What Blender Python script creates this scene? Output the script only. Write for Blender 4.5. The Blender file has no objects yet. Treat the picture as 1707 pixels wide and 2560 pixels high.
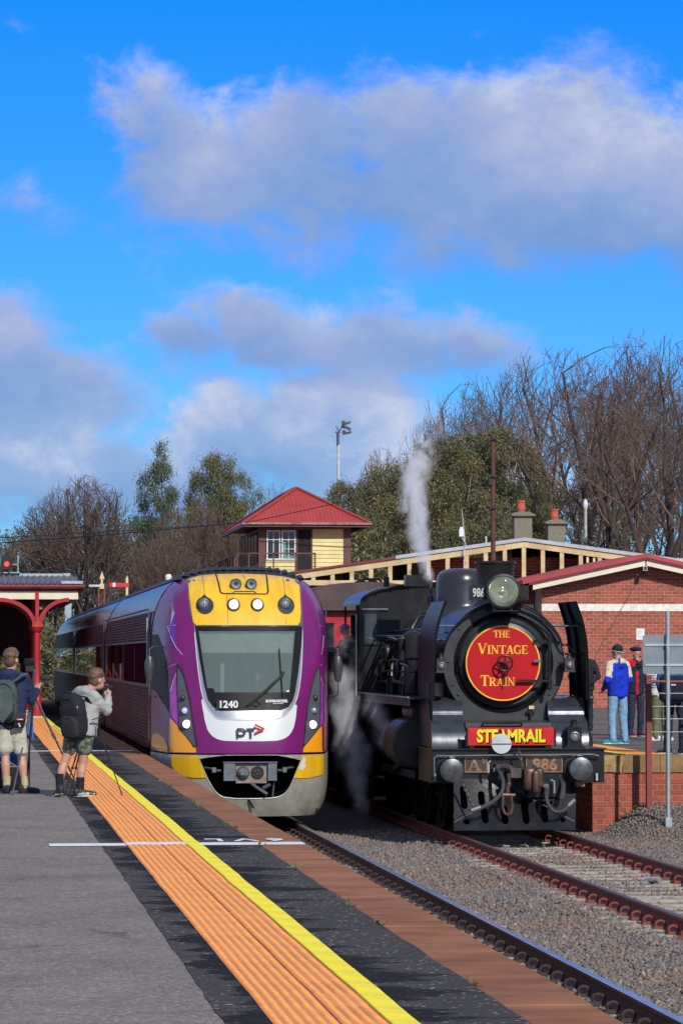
import bpy, bmesh, math, random
import numpy as np
from mathutils import Vector, Matrix, noise
from mathutils.geometry import delaunay_2d_cdt, tessellate_polygon

S = bpy.context.scene
COL = S.collection
R = math.radians
random.seed(7)

# ------------------------------------------------------------------ camera
cam_d = bpy.data.cameras.new("camera"); cam = bpy.data.objects.new("camera", cam_d); COL.objects.link(cam)
S.camera = cam
cam_d.lens = 8900/2560*36; cam_d.sensor_width = 36; cam_d.sensor_fit = 'AUTO'
cam_d.clip_start = 0.5; cam_d.clip_end = 20000
cam.location = (0, 0, 2.67)
cam.rotation_euler = (R(90+2.3163), 0, R(-5.924))
cam_d.dof.use_dof = False

# ------------------------------------------------------------------ exposure
S.view_settings.view_transform = 'Standard'; S.view_settings.look = 'None'
S.view_settings.exposure = 0.0; S.view_settings.gamma = 1.0
S.view_settings.use_curve_mapping = False
S.cycles.volume_bounces = 3

# ------------------------------------------------------------------ sun
SUNV = Vector((0.30, -1.0, 0.68)).normalized()          # towards the sun
sun_d = bpy.data.lights.new("sun", 'SUN'); sun = bpy.data.objects.new("sun", sun_d); COL.objects.link(sun)
sun_d.energy = 4.0; sun_d.angle = R(0.55); sun_d.color = (1.0, 0.94, 0.85)
sun.rotation_euler = SUNV.to_track_quat('Z', 'Y').to_euler()
sun.location = (30, -30, 40)

# ------------------------------------------------------------------ node helper
class NT:
    def __init__(s, tree): s.t = tree; s.n = tree.nodes; s.l = tree.links
    def new(s, typ, **kw):
        nd = s.n.new(typ)
        for k, v in kw.items():
            if k.startswith('i_'):
                key = k[2:]; key = int(key) if key.isdigit() else key
                s.put(nd.inputs[key], v)
            else: setattr(nd, k, v)
        return nd
    def put(s, sock, v):
        if isinstance(v, bpy.types.NodeSocket): s.l.new(v, sock)
        else: sock.default_value = v
    def math(s, op, a, b=0.0, c=None, clamp=False):
        nd = s.n.new('ShaderNodeMath'); nd.operation = op; nd.use_clamp = clamp
        s.put(nd.inputs[0], a); s.put(nd.inputs[1], b)
        if c is not None: s.put(nd.inputs[2], c)
        return nd.outputs[0]
    def mix(s, f, a, b, typ='MIX'):
        nd = s.n.new('ShaderNodeMix'); nd.data_type = 'RGBA'; nd.blend_type = typ
        s.put(nd.inputs[0], f); s.put(nd.inputs[6], a); s.put(nd.inputs[7], b)
        return nd.outputs[2]
    def noise(s, vec, scale, detail=4, rough=.55, dist=0.0):
        nd = s.n.new('ShaderNodeTexNoise'); s.put(nd.inputs['Vector'], vec)
        nd.inputs['Scale'].default_value = scale; nd.inputs['Detail'].default_value = detail
        nd.inputs['Roughness'].default_value = rough; nd.inputs['Distortion'].default_value = dist
        return nd.outputs[0]
    def mapr(s, v, a, b, c=0.0, d=1.0, smooth=False):
        nd = s.n.new('ShaderNodeMapRange'); nd.interpolation_type = 'SMOOTHSTEP' if smooth else 'LINEAR'
        s.put(nd.inputs[0], v)
        for i, q in enumerate((a, b, c, d)): s.put(nd.inputs[i+1], q)
        return nd.outputs[0]
def c4(c): return (c[0], c[1], c[2], 1.0)

# ------------------------------------------------------------------ world: Nishita sky with broken winter cumulus
W = bpy.data.worlds.new("World"); S.world = W; W.use_nodes = True
def build_world():
    n = NT(W.node_tree); n.n.clear()
    out = n.new('ShaderNodeOutputWorld')
    sky = n.new('ShaderNodeTexSky', sky_type='NISHITA', sun_disc=False)
    el = math.asin(SUNV.z); az = math.atan2(SUNV.x, SUNV.y)
    sky.sun_elevation = el; sky.sun_rotation = az
    sky.altitude = 300; sky.air_density = 1.0; sky.dust_density = 0.2; sky.ozone_density = 3.0
    tc = n.new('ShaderNodeTexCoord')
    sep = n.new('ShaderNodeSeparateXYZ'); n.put(sep.inputs[0], tc.outputs['Generated'])
    x, y, z = sep.outputs
    a = n.math('ARCTAN2', x, y)
    e = n.math('ARCSINE', z)
    # deep polarised blue, paler towards the horizon
    t = n.mapr(e, 0.0, 0.21, 0, 1)
    tint = n.mix(t, c4((0.25, 0.54, 0.91)), c4((0.0, 0.395, 1.17)))
    skyc = n.mix(1.0, sky.outputs[0], tint, 'MULTIPLY')
    bg1 = n.new('ShaderNodeBackground', i_Color=skyc, i_Strength=0.135)
    # cloud field in azimuth / elevation
    co = n.new('ShaderNodeCombineXYZ'); n.put(co.inputs[0], n.math('MULTIPLY', a, 1.0)); n.put(co.inputs[1], n.math('MULTIPLY', e, 1.35)); co.inputs[2].default_value = 2.3
    P = co.outputs[0]
    n1 = n.noise(P, 24, 8, .6, .3); n2 = n.noise(P, 75, 8, .66, .4)
    co2 = n.new('ShaderNodeCombineXYZ'); n.put(co2.inputs[0], a); n.put(co2.inputs[1], e); co2.inputs[2].default_value = 9.1
    n3 = n.noise(co2.outputs[0], 19, 5, .5)
    ax = n.math('MULTIPLY_ADD', n.math('SUBTRACT', n1, .5), .045, a)
    ex = n.math('MULTIPLY_ADD', n.math('SUBTRACT', n3, .5), .035, e)
    F = 8900.0
    def AE(px, py):
        px /= .9186; py /= .9186
        return math.atan((px+70)/F), math.atan((1640-py)/F)
    blobs = [  # this sky: centre, half width, half height, weight
        (360,325,140,135,1),(500,350,180,130,1),(660,320,210,145,1),(900,295,220,165,1.05),(1130,320,230,175,1.05),(1280,300,200,170,1.05),(1500,405,230,185,1),(1000,440,420,130,1),(1330,490,340,120,1),(640,425,330,80,.8),(1650,480,200,150,1),(760,520,300,80,.5),(1060,590,230,60,.5),
        (440,800,130,60,.75),(640,770,190,95,.95),(880,785,230,90,.95),(1080,785,150,75,.85),(760,700,260,50,.45),
        (-10,830,150,130,1),(120,930,220,120,1.05),(20,1060,280,100,1.1),(480,1010,150,120,1.1),(800,960,185,110,1.15),(640,1050,280,110,1.1),(900,1080,240,100,1),(300,1120,450,100,1),(1050,1150,420,90,.8),(1250,1100,300,120,.5),(1420,40,110,40,.3),(1050,30,70,40,.35),(60,480,180,60,.35)]
    tot = None; num = None; mx = None
    for (px, py, rx, ry, w) in blobs:
        a0, e0 = AE(px, py); ra = rx/.9186/F; re = ry/.9186/F
        dx = n.math('MULTIPLY', n.math('SUBTRACT', ax, a0), 1/ra); dy = n.math('MULTIPLY', n.math('SUBTRACT', ex, e0), 1/re)
        d2 = n.math('MULTIPLY_ADD', dx, dx, n.math('MULTIPLY', dy, dy))
        v = n.math('MULTIPLY', n.math('SUBTRACT', 1.0, n.math('MULTIPLY', n.math('SQRT', d2), .62), clamp=True), w*1.25)
        rel = n.math('MULTIPLY', v, dy)
        tot = v if tot is None else n.math('ADD', tot, v)
        num = rel if num is None else n.math('ADD', num, rel)
        mx = v if mx is None else n.math('MAXIMUM', mx, v)
    hgt = n.math('DIVIDE', num, n.math('ADD', tot, .05))         # -1 base of the cloud .. +1 top
    # cloud added out of view, denser and whiter for neutral fill light
    g1 = n.noise(P, 6.5, 8, .58, .2)
    win = n.math('MULTIPLY', n.mapr(n.math('ABSOLUTE', n.math('SUBTRACT', a, .104)), .12, .20, 0, 1, True), 1.0)
    win2 = n.mapr(e, .20, .27, 0, 1, True)
    winm = n.math('MAXIMUM', win, win2)
    gen = n.math('MULTIPLY', n.mapr(g1, .38, .56, 0, 1.25), winm)
    field = n.math('MAXIMUM', mx, gen)
    dens = n.math('ADD', field, n.math('ADD', n.math('MULTIPLY', n.math('SUBTRACT', n1, .5), 1.15), n.math('MULTIPLY', n.math('SUBTRACT', n2, .5), .75)))
    mask = n.mapr(dens, .18, .82, 0, .95, True)
    lit = n.math('ADD', n.math('MULTIPLY_ADD', hgt, .45, .42), n.math('ADD', n.math('MULTIPLY', n.math('SUBTRACT', n3, .5), .9), n.math('ADD', n.math('MULTIPLY', n.math('SUBTRACT', n1, .5), .9), n.math('MULTIPLY', n.math('SUBTRACT', n2, .5), .45))), clamp=True)
    lowc = n.mapr(e, .055, .085, 1, 0, True)                          # low cumulus further off are whiter on top
    cr = n.new('ShaderNodeValToRGB'); n.put(cr.inputs[0], lit)
    E_ = cr.color_ramp.elements
    E_[0].position = 0.0; E_[0].color = (0.19, 0.34, 0.68, 1); E_[1].position = .95; E_[1].color = (0.60, 0.66, 0.81, 1)
    q = E_.new(.42); q.color = (0.31, 0.42, 0.72, 1); q = E_.new(.68); q.color = (0.42, 0.50, 0.73, 1)
    cr2 = n.new('ShaderNodeValToRGB'); n.put(cr2.inputs[0], lit)
    E_ = cr2.color_ramp.elements
    E_[0].position = 0.0; E_[0].color = (0.20, 0.37, 0.70, 1); E_[1].position = .78; E_[1].color = (0.74, 0.80, 0.90, 1)
    q = E_.new(.42); q.color = (0.33, 0.47, 0.76, 1)
    cc = n.mix(lowc, cr.outputs[0], cr2.outputs[0])
    cc = n.mix(n.math('MULTIPLY', winm, .40), cc, c4((.62, .62, .66)))  # whitens the unseen clouds to make the fill light less blue
    bg2 = n.new('ShaderNodeBackground', i_Color=cc, i_Strength=0.95)
    ms = n.new('ShaderNodeMixShader'); n.put(ms.inputs[0], mask); n.put(ms.inputs[1], bg1.outputs[0]); n.put(ms.inputs[2], bg2.outputs[0])
    n.put(out.inputs[0], ms.outputs[0])
build_world()

# ------------------------------------------------------------------ materials
_M = {}
def mat(name, col, rough=.6, metal=0.0, col2=None, ns=5.0, amt=1.0, bump=0.0, bs=60.0, coat=0.0, spec=.5, stretch=None, island=0.0, ramp=(.35, .65), det=5):
    m = bpy.data.materials.new(name); m.use_nodes = True
    n = NT(m.node_tree); b = n.n['Principled BSDF']
    b.inputs['Roughness'].default_value = rough; b.inputs['Metallic'].default_value = metal
    b.inputs['Specular IOR Level'].default_value = spec
    if coat: b.inputs['Coat Weight'].default_value = coat; b.inputs['Coat Roughness'].default_value = .04
    tc = n.new('ShaderNodeTexCoord'); v = tc.outputs['Object']
    if stretch:
        mp = n.new('ShaderNodeMapping'); n.put(mp.inputs[0], v); mp.inputs['Scale'].default_value = stretch; v = mp.outputs[0]
    c = c4(col)
    if col2 is None: col2 = tuple(x*.72 for x in col)
    f = n.mapr(n.noise(v, ns, det, .6), ramp[0], ramp[1], 0, amt)
    c = n.mix(f, c4(col), c4(col2))
    if island:
        g = n.new('ShaderNodeNewGeometry'); oi = n.new('ShaderNodeObjectInfo')
        rr = n.math('FRACT', n.math('ADD', g.outputs['Random Per Island'], oi.outputs['Random']))
        c = n.mix(1.0, c, n.mix(rr, c4((1-island,)*3), c4((1+island,)*3)), 'MULTIPLY')
    n.put(b.inputs['Base Color'], c)
    if rough > .12: n.put(b.inputs['Roughness'], n.mapr(n.noise(v, ns*1.7, 3), .3, .7, rough*.88, min(1, rough*1.1)))
    if bump:
        bp = n.new('ShaderNodeBump'); bp.inputs['Strength'].default_value = bump; bp.inputs['Distance'].default_value = .02
        n.put(bp.inputs['Height'], n.noise(v, bs, 4, .6)); n.put(b.inputs['Normal'], bp.outputs[0])
    _M[name] = m
    return m
def emis(name, col, strength, base=(.8, .8, .8)):
    m = mat(name, base, .2)
    b = m.node_tree.nodes['Principled BSDF']
    b.inputs['Emission Color'].default_value = c4(col); b.inputs['Emission Strength'].default_value = strength
    return m
def glass(name, tint=(.8, .9, .88), opaque=.35, rough=.02, base=(.02, .03, .035)):
    m = bpy.data.materials.new(name); m.use_nodes = True
    n = NT(m.node_tree); out = n.n['Material Output']; b = n.n['Principled BSDF']
    b.inputs['Base Color'].default_value = c4(base); b.inputs['Roughness'].default_value = rough
    tr = n.new('ShaderNodeBsdfTransparent', i_Color=c4(tint))
    fr = n.new('ShaderNodeFresnel'); fr.inputs[0].default_value = 1.5
    ms = n.new('ShaderNodeMixShader'); n.put(ms.inputs[0], n.math('ADD', fr.outputs[0], opaque, clamp=True))
    n.put(ms.inputs[1], tr.outputs[0]); n.put(ms.inputs[2], b.outputs[0]); n.put(out.inputs[0], ms.outputs[0])
    return m

# ------------------------------------------------------------------ mesh builder
class MB:
    def __init__(s): s.v = []; s.f = []; s.m = []; s.s = []
    def add(s, v, f, mi=0, smooth=False):
        o = len(s.v); s.v.extend([tuple(p) for p in v])
        for q in f: s.f.append(tuple(i+o for i in q)); s.m.append(mi); s.s.append(smooth)
        return s
    def box(s, x0, x1, y0, y1, z0, z1, mi=0):
        v = [(x0,y0,z0),(x1,y0,z0),(x1,y1,z0),(x0,y1,z0),(x0,y0,z1),(x1,y0,z1),(x1,y1,z1),(x0,y1,z1)]
        return s.add(v, [(0,3,2,1),(4,5,6,7),(0,1,5,4),(1,2,6,5),(2,3,7,6),(3,0,4,7)], mi)
    def obox(s, c, d, rz=0, rx=0, ry=0, mi=0):
        M_ = Matrix.Rotation(rz, 3, 'Z') @ Matrix.Rotation(ry, 3, 'Y') @ Matrix.Rotation(rx, 3, 'X')
        v = []
        for k in ((-1,-1,-1),(1,-1,-1),(1,1,-1),(-1,1,-1),(-1,-1,1),(1,-1,1),(1,1,1),(-1,1,1)):
            p = M_ @ Vector((k[0]*d[0]/2, k[1]*d[1]/2, k[2]*d[2]/2)); v.append((c[0]+p.x, c[1]+p.y, c[2]+p.z))
        return s.add(v, [(0,3,2,1),(4,5,6,7),(0,1,5,4),(1,2,6,5),(2,3,7,6),(3,0,4,7)], mi)
    def beam(s, p0, p1, w, h, mi=0, up=(0,0,1)):
        p0 = Vector(p0); p1 = Vector(p1); d = (p1-p0).normalized(); u = Vector(up)
        if abs(d.dot(u)) > .98: u = Vector((0,1,0))
        a = d.cross(u).normalized(); b = a.cross(d)
        v = []
        for p in (p0, p1):
            for k in ((-1,-1),(1,-1),(1,1),(-1,1)): v.append(p + a*k[0]*w/2 + b*k[1]*h/2)
        return s.add(v, [(0,1,2,3),(7,6,5,4),(0,4,5,1),(1,5,6,2),(2,6,7,3),(3,7,4,0)], mi)
    def tube(s, pts, r, n=8, mi=0, caps=True, smooth=True):
        pts = [Vector(p) for p in pts]; rs = r if isinstance(r, (list, tuple)) else [r]*len(pts)
        o = []; prev = None
        for i, p in enumerate(pts):
            d = (pts[min(i+1, len(pts)-1)]-pts[max(i-1, 0)])
            if d.length < 1e-9: d = Vector((0,0,1))
            d.normalize()
            if prev is None:
                u = Vector((0,0,1)) if abs(d.z) < .9 else Vector((1,0,0)); a = d.cross(u).normalized()
            else:
                a = prev - d*prev.dot(d)
                a = a.normalized() if a.length > 1e-6 else d.orthogonal().normalized()
            prev = a; b = d.cross(a)
            o.append([p + (a*math.cos(2*math.pi*k/n)+b*math.sin(2*math.pi*k/n))*rs[i] for k in range(n)])
        v = [q for ring in o for q in ring]; f = []
        for i in range(len(pts)-1):
            for k in range(n): k2 = (k+1) % n; f.append((i*n+k, i*n+k2, (i+1)*n+k2, (i+1)*n+k))
        s.add(v, f, mi, smooth)
        if caps:
            s.add(o[0], [tuple(reversed(range(n)))], mi); s.add(o[-1], [tuple(range(n))], mi)
        return s
    def cyl(s, p0, p1, r0, r1=None, n=16, mi=0, caps=True): return s.tube([p0, p1], [r0, r0 if r1 is None else r1], n, mi, caps)
    def lathe(s, prof, org=(0,0,0), axis='Z', n=24, mi=0, a0=0, a1=2*math.pi, smooth=True):
        # prof: list of (radius, distance along the axis)
        v = []; full = abs(a1-a0-2*math.pi) < 1e-6; m = n if full else n+1
        for (r, h) in prof:
            for k in range(m):
                t = a0+(a1-a0)*k/n; c, q = r*math.cos(t), r*math.sin(t)
                if axis == 'Z': v.append((org[0]+c, org[1]+q, org[2]+h))
                elif axis == 'Y': v.append((org[0]+c, org[1]+h, org[2]+q))
                else: v.append((org[0]+h, org[1]+c, org[2]+q))
        f = []
        for i in range(len(prof)-1):
            for k in range(n):
                k2 = (k+1) % m; q = (i*m+k, i*m+k2, (i+1)*m+k2, (i+1)*m+k)
                f.append(q if axis != 'Y' else q[::-1])
        return s.add(v, f, mi, smooth)
    def prism(s, poly, axis, d0, d1, mi=0):
        # poly in the plane perpendicular to axis: X->(y,z) Y->(x,z) Z->(x,y)
        def P(p, d): return {'X': (d, p[0], p[1]), 'Y': (p[0], d, p[1]), 'Z': (p[0], p[1], d)}[axis]
        n = len(poly); v = [P(p, d0) for p in poly]+[P(p, d1) for p in poly]
        f = [(i, (i+1) % n, n+(i+1) % n, n+i) for i in range(n)]
        tri = tessellate_polygon([[Vector((p[0], p[1], 0)) for p in poly]])
        f += [tuple(t) for t in tri] + [tuple(n+i for i in reversed(t)) for t in tri]
        return s.add(v, f, mi)
    def ell(s, c, r, n=16, m=10, mi=0, rz=0, rx=0):
        v = []; M_ = Matrix.Rotation(rz, 3, 'Z') @ Matrix.Rotation(rx, 3, 'X')
        for i in range(m+1):
            t = math.pi*i/m
            for k in range(n):
                a = 2*math.pi*k/n
                p = M_ @ Vector((r[0]*math.sin(t)*math.cos(a), r[1]*math.sin(t)*math.sin(a), -r[2]*math.cos(t)))
                v.append((c[0]+p.x, c[1]+p.y, c[2]+p.z))
        f = [(i*n+k, i*n+(k+1) % n, (i+1)*n+(k+1) % n, (i+1)*n+k) for i in range(m) for k in range(n)]
        return s.add(v, f, mi, True)
    def mesh(s, name, mats, off=(0,0,0), fixn=False):
        me = bpy.data.meshes.new(name)
        ox, oy, oz = off
        me.from_pydata([(x-ox, y-oy, z-oz) for x, y, z in s.v], [], s.f)
        for mm in (mats if isinstance(mats, (list, tuple)) else [mats]): me.materials.append(mm)
        if len(s.f):
            me.polygons.foreach_set('material_index', s.m); me.polygons.foreach_set('use_smooth', s.s)
        if fixn:
            bm = bmesh.new(); bm.from_mesh(me); bmesh.ops.remove_doubles(bm, verts=bm.verts, dist=1e-5); bmesh.ops.recalc_face_normals(bm, faces=bm.faces); bm.to_mesh(me); bm.free()
        if fixn and len(s.f): me.set_sharp_from_angle(angle=R(38))
        me.update()
        return me

def rounded_box(mb, c, d, rz=0, rx=0, n=2):
    bm = bmesh.new(); bmesh.ops.create_cube(bm, size=1); bmesh.ops.scale(bm, vec=d, verts=bm.verts); bmesh.ops.bevel(bm, geom=bm.edges, offset=min(d)*.32, segments=n+1, affect='EDGES', profile=.5)
    M_ = Matrix.Rotation(rz, 3, 'Z') @ Matrix.Rotation(rx, 3, 'X'); bm.verts.index_update()
    mb.add([Vector(c)+M_ @ v.co for v in bm.verts], [tuple(v.index for v in f.verts) for f in bm.faces], 0, True); bm.free()
def superell(mb, c, r, e=.5, n=28, m=18):
    """pillow shape between a box and an ellipsoid"""
    f = lambda a: math.copysign(abs(a)**e, a); v = []
    for i in range(m+1):
        t = -math.pi/2+math.pi*i/m
        for k in range(n): a = 2*math.pi*k/n; v.append((c[0]+r[0]*f(math.cos(t))*f(math.cos(a)), c[1]+r[1]*f(math.cos(t))*f(math.sin(a)), c[2]+r[2]*f(math.sin(t))))
    mb.add(v, [(i*n+k, i*n+(k+1) % n, (i+1)*n+(k+1) % n, (i+1)*n+k) for i in range(m) for k in range(n)], 0, True)
def props(o, label=None, cat=None, group=None, kind=None):
    if label: o['label'] = label
    if cat: o['category'] = cat
    if group: o['group'] = group
    if kind: o['kind'] = kind
    return o
def wloc(o):
    v = Vector((0,0,0))
    while o: v += o.location; o = o.parent
    return v
def thing(name, loc, label, cat, group=None, kind=None):
    o = bpy.data.objects.new(name, None); o.empty_display_size = .2; COL.objects.link(o); o.location = loc
    return props(o, label, cat, group, kind)
def build(mb, name, mats, parent=None, label=None, cat=None, group=None, kind=None, fixn=True):
    """link the collected geometry (world coordinates) as one mesh object"""
    if parent is not None: off = wloc(parent); loc = (0,0,0)
    else:
        a = np.array(mb.v); off = ((a[:,0].min()+a[:,0].max())/2, (a[:,1].min()+a[:,1].max())/2, a[:,2].min()); loc = off
    o = bpy.data.objects.new(name, mb.mesh(name, mats, off, fixn)); COL.objects.link(o)
    o.parent = parent; o.location = loc
    return props(o, label, cat, group, kind)
def inst(name, me, loc, parent=None, rot=None, scale=None, **kw):
    """object sharing a mesh; loc in world coordinates"""
    o = bpy.data.objects.new(name, me); COL.objects.link(o); o.parent = parent
    o.location = Vector(loc) - (wloc(parent) if parent else Vector((0,0,0)))
    if rot: o.rotation_euler = rot
    if scale: o.scale = scale
    return props(o, **kw)
def copy_tree(o, parent=None):
    c = o.copy(); COL.objects.link(c); c.parent = parent
    for ch in list(o.children): copy_tree(ch, c)
    return c
def pip(x, y, poly):
    c = False; j = len(poly)-1
    for i in range(len(poly)):
        if (poly[i][1] > y) != (poly[j][1] > y) and x < (poly[j][0]-poly[i][0])*(y-poly[i][1])/(poly[j][1]-poly[i][1])+poly[i][0]: c = not c
        j = i
    return c
def round_poly(p, n=3):
    """Chaikin corner cutting keeps a traced outline smooth"""
    for _ in range(n):
        q = []
        for i in range(len(p)):
            a, b = p[i], p[(i+1) % len(p)]
            q += [(a[0]*.75+b[0]*.25, a[1]*.75+b[1]*.25), (a[0]*.25+b[0]*.75, a[1]*.25+b[1]*.75)]
        p = q
    return p
def circ(cx, cz, r, n=24, rz=None): return [(cx+r*math.cos(2*math.pi*k/n), cz+(rz or r)*math.sin(2*math.pi*k/n)) for k in range(n)]
def densify(p, d):
    q = []
    for a, b in zip(p, p[1:]+p[:1]):
        n = max(1, int(math.hypot(b[0]-a[0], b[1]-a[1])/d+.5)); q += [(a[0]+(b[0]-a[0])*k/n, a[1]+(b[1]-a[1])*k/n) for k in range(n)]
    return q
def tri2d(poly, holes=(), step=.12):
    """triangulate a 2d outline with interior points; returns (points, triangles)"""
    if step: poly = densify(poly, step); holes = [densify(h, step) for h in holes]
    pts = [Vector(p) for p in poly]; edges = [(i, (i+1) % len(poly)) for i in range(len(poly))]
    for h in holes:
        o = len(pts); pts += [Vector(p) for p in h]; edges += [(o+i, o+(i+1) % len(h)) for i in range(len(h))]
    xs = [p[0] for p in poly]; ys = [p[1] for p in poly]
    if step:
        x = min(xs)+step/2
        while x < max(xs):
            y = min(ys)+step/2
            while y < max(ys):
                if pip(x, y, poly) and not any(pip(x, y, h) for h in holes): pts.append(Vector((x, y)))
                y += step
            x += step
    r = delaunay_2d_cdt(pts, edges, [], 0, 1e-5)
    V = [(p[0], p[1]) for p in r[0]]; T = []
    for f in r[2]:
        cx = sum(V[i][0] for i in f)/len(f); cy = sum(V[i][1] for i in f)/len(f)
        if pip(cx, cy, poly) and not any(pip(cx, cy, h) for h in holes): T.append(tuple(f))
    return V, T
def patch(mb, poly, surf, off=0.0, thick=.02, holes=(), step=.12, mi=0):
    """panel following a surface surf(x,z)->(x,y,z), outline poly in (x,z); thickness goes inwards (+y)"""
    V, T = tri2d(poly, holes, step)
    a = []
    for (x, z) in V:
        p = surf(x, z); a.append((p[0], p[1]-off, p[2]))
    b = [(p[0], p[1]+thick, p[2]) for p in a]; n = len(a)
    cnt = {}
    for t in T:
        for i in range(len(t)):
            e = (t[i], t[(i+1) % len(t)]); k = (min(e), max(e)); cnt.setdefault(k, []).append(e)
    rim = [e[0] for e in cnt.values() if len(e) == 1]
    f = list(T)+[tuple(n+i for i in reversed(t)) for t in T]
    mb.add(a+b, f, mi, True)
    av = a+b
    for (i, j) in rim: mb.add([av[i], av[j], av[n+j], av[n+i]], [(3,2,1,0)], mi)
    return mb
def text_mesh(mb, txt, org, size, depth=.01, bold=0.0, sx=1.0, mi=0, align='CENTER', rot180=False, flat=False):
    """lettering standing on the xz plane facing -y (flat: lying on the ground)"""
    cu = bpy.data.curves.new('t', 'FONT'); cu.body = txt; cu.size = size; cu.align_x = align; cu.align_y = 'CENTER'
    cu.extrude = depth/2; cu.offset = bold; cu.resolution_u = 3
    ob = bpy.data.objects.new('t', cu); COL.objects.link(ob)
    me = bpy.data.meshes.new_from_object(ob.evaluated_get(bpy.context.evaluated_depsgraph_get()))
    k = -1 if rot180 else 1
    if flat: v = [(org[0]+k*p.co.x*sx, org[1]+k*p.co.y, org[2]+p.co.z) for p in me.vertices]
    else: v = [(org[0]+k*p.co.x*sx, org[1]-p.co.z, org[2]+k*p.co.y) for p in me.vertices]
    mb.add(v, [tuple(p.vertices) for p in me.polygons], mi)
    bpy.data.objects.remove(ob); bpy.data.curves.remove(cu); bpy.data.meshes.remove(me)
    return mb
# ================================================================== setting: ground, ballast, platforms, tracks
PT = 1.07                      # platform top above the rail head
def asphalt_mat(name, base, dark, wet=None):
    m = bpy.data.materials.new(name); m.use_nodes = True
    n = NT(m.node_tree); b = n.n['Principled BSDF']
    g = n.new('ShaderNodeNewGeometry'); P = g.outputs['Position']
    f = n.noise(P, 1.1, 6, .6); sp = n.noise(P, 210, 2, .6); sp2 = n.noise(P, 60, 3, .7)
    mp = n.new('ShaderNodeMapping'); n.put(mp.inputs[0], P); mp.inputs['Scale'].default_value = (.5, 3.0, 1)
    st = n.noise(mp.outputs[0], 1.4, 6, .65)
    c = n.mix(n.mapr(f, .35, .68), c4(base), c4(dark))
    c = n.mix(n.mapr(st, .5, .75, 0, .55), c, c4(tuple(x*.62 for x in base)))
    c = n.mix(n.mapr(sp, .55, .68, 0, .8), c, c4(tuple(min(1, x*2.2) for x in base)))
    sp3 = n.noise(P, 22, 5, .75); c = n.mix(n.mapr(sp3, .42, .62, .45, 0), c, c4(tuple(x*.5 for x in base)))
    c = n.mix(n.mapr(sp2, .30, .42, .6, 0), c, c4(tuple(x*.35 for x in base)))
    vo = n.new('ShaderNodeTexVoronoi', i_Scale=55.0); n.put(vo.inputs['Vector'], P); vs = n.new('ShaderNodeSeparateColor'); n.put(vs.inputs[0], vo.outputs['Color'])
    c = n.mix(1.0, c, n.mix(vs.outputs[0], c4((.70,)*3), c4((1.32,)*3)), 'MULTIPLY')
    vd = n.new('ShaderNodeTexVoronoi', feature='DISTANCE_TO_EDGE', i_Scale=.42); wv = n.new('ShaderNodeVectorMath', operation='ADD'); n.put(wv.inputs[0], P); nz_ = n.new('ShaderNodeTexNoise', i_Scale=1.6, i_Detail=6); n.put(nz_.inputs['Vector'], P); n.put(wv.inputs[1], nz_.outputs['Color']); n.put(vd.inputs['Vector'], wv.outputs[0])
    ck = n.math('MULTIPLY', n.mapr(vd.outputs['Distance'], .004, .016, 1, 0), n.mapr(n.noise(P, .5, 3), .45, .6))
    c = n.mix(n.math('MULTIPLY', ck, .55), c, c4(tuple(x*.25 for x in base)))
    blot = n.mapr(n.noise(P, 3.2, 6, .7), .56, .72); c = n.mix(n.math('MULTIPLY', blot, .38), c, c4(tuple(x*.45 for x in base)))
    c = n.mix(n.mapr(vs.outputs[1], .965, .985, 0, .7), c, c4((.42, .40, .37)))
    rough = .85; b.inputs['Specular IOR Level'].default_value = .15
    if wet:
        sx = n.new('ShaderNodeSeparateXYZ'); n.put(sx.inputs[0], P)
        mp2 = n.new('ShaderNodeMapping'); n.put(mp2.inputs[0], P); mp2.inputs['Scale'].default_value = (.25, 1.0, 1)
        w1 = n.noise(mp2.outputs[0], 1.7, 7, .68); w2 = n.noise(P, .42, 2)
        mask = None
        for (x0, sgn, reach) in wet:
            d = n.math('MULTIPLY', n.math('SUBTRACT', sx.outputs[0], x0), sgn)
            lim = n.math('MULTIPLY', n.math('SUBTRACT', w1, n.math('MULTIPLY_ADD', w2, -.55, .72)), reach)
            k = n.mapr(n.math('SUBTRACT', lim, d), 0, .012)
            mask = k if mask is None else n.math('MAXIMUM', mask, k)
        c = n.mix(n.math('MULTIPLY', mask, .70), c, c4((.012, .013, .018)))
        b.inputs['Roughness'].default_value = .9; n.put(b.inputs['Specular IOR Level'], n.mapr(mask, 0, 1, .15, .02))
    else: b.inputs['Roughness'].default_value = rough
    n.put(b.inputs['Base Color'], c)
    bp = n.new('ShaderNodeBump'); bp.inputs['Strength'].default_value = .35; bp.inputs['Distance'].default_value = .008
    n.put(bp.inputs['Height'], n.math('ADD', sp, sp2)); n.put(b.inputs['Normal'], bp.outputs[0])
    return m
M_asph = asphalt_mat('worn_asphalt', (.235, .205, .175), (.155, .138, .120))
M_asphR = asphalt_mat('worn_asphalt_far', (.16, .138, .12), (.11, .098, .086))
M_dark = asphalt_mat('new_dark_asphalt', (.066, .060, .056), (.046, .043, .041), wet=[(1.93, 1, 2.6)])
M_dark2 = asphalt_mat('new_dark_asphalt_inner', (.066, .060, .056), (.046, .043, .041), wet=[(1.30, -1, 1.3)])
M_cop = mat('painted_coping', (.33, .148, .072), .85, col2=(.20, .086, .042), ns=2.2, bump=.3, bs=90, island=.07, stretch=(.8, 1.3, 1), spec=.15)
M_orange = mat('tactile_orange', (.68, .235, .075), .7, col2=(.44, .165, .08), ns=5, island=.13, ramp=(.4, .8))
M_dome = mat('tactile_dome', (.84, .33, .05), .6, col2=(.56, .22, .07), ns=4, ramp=(.42, .75))
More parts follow.
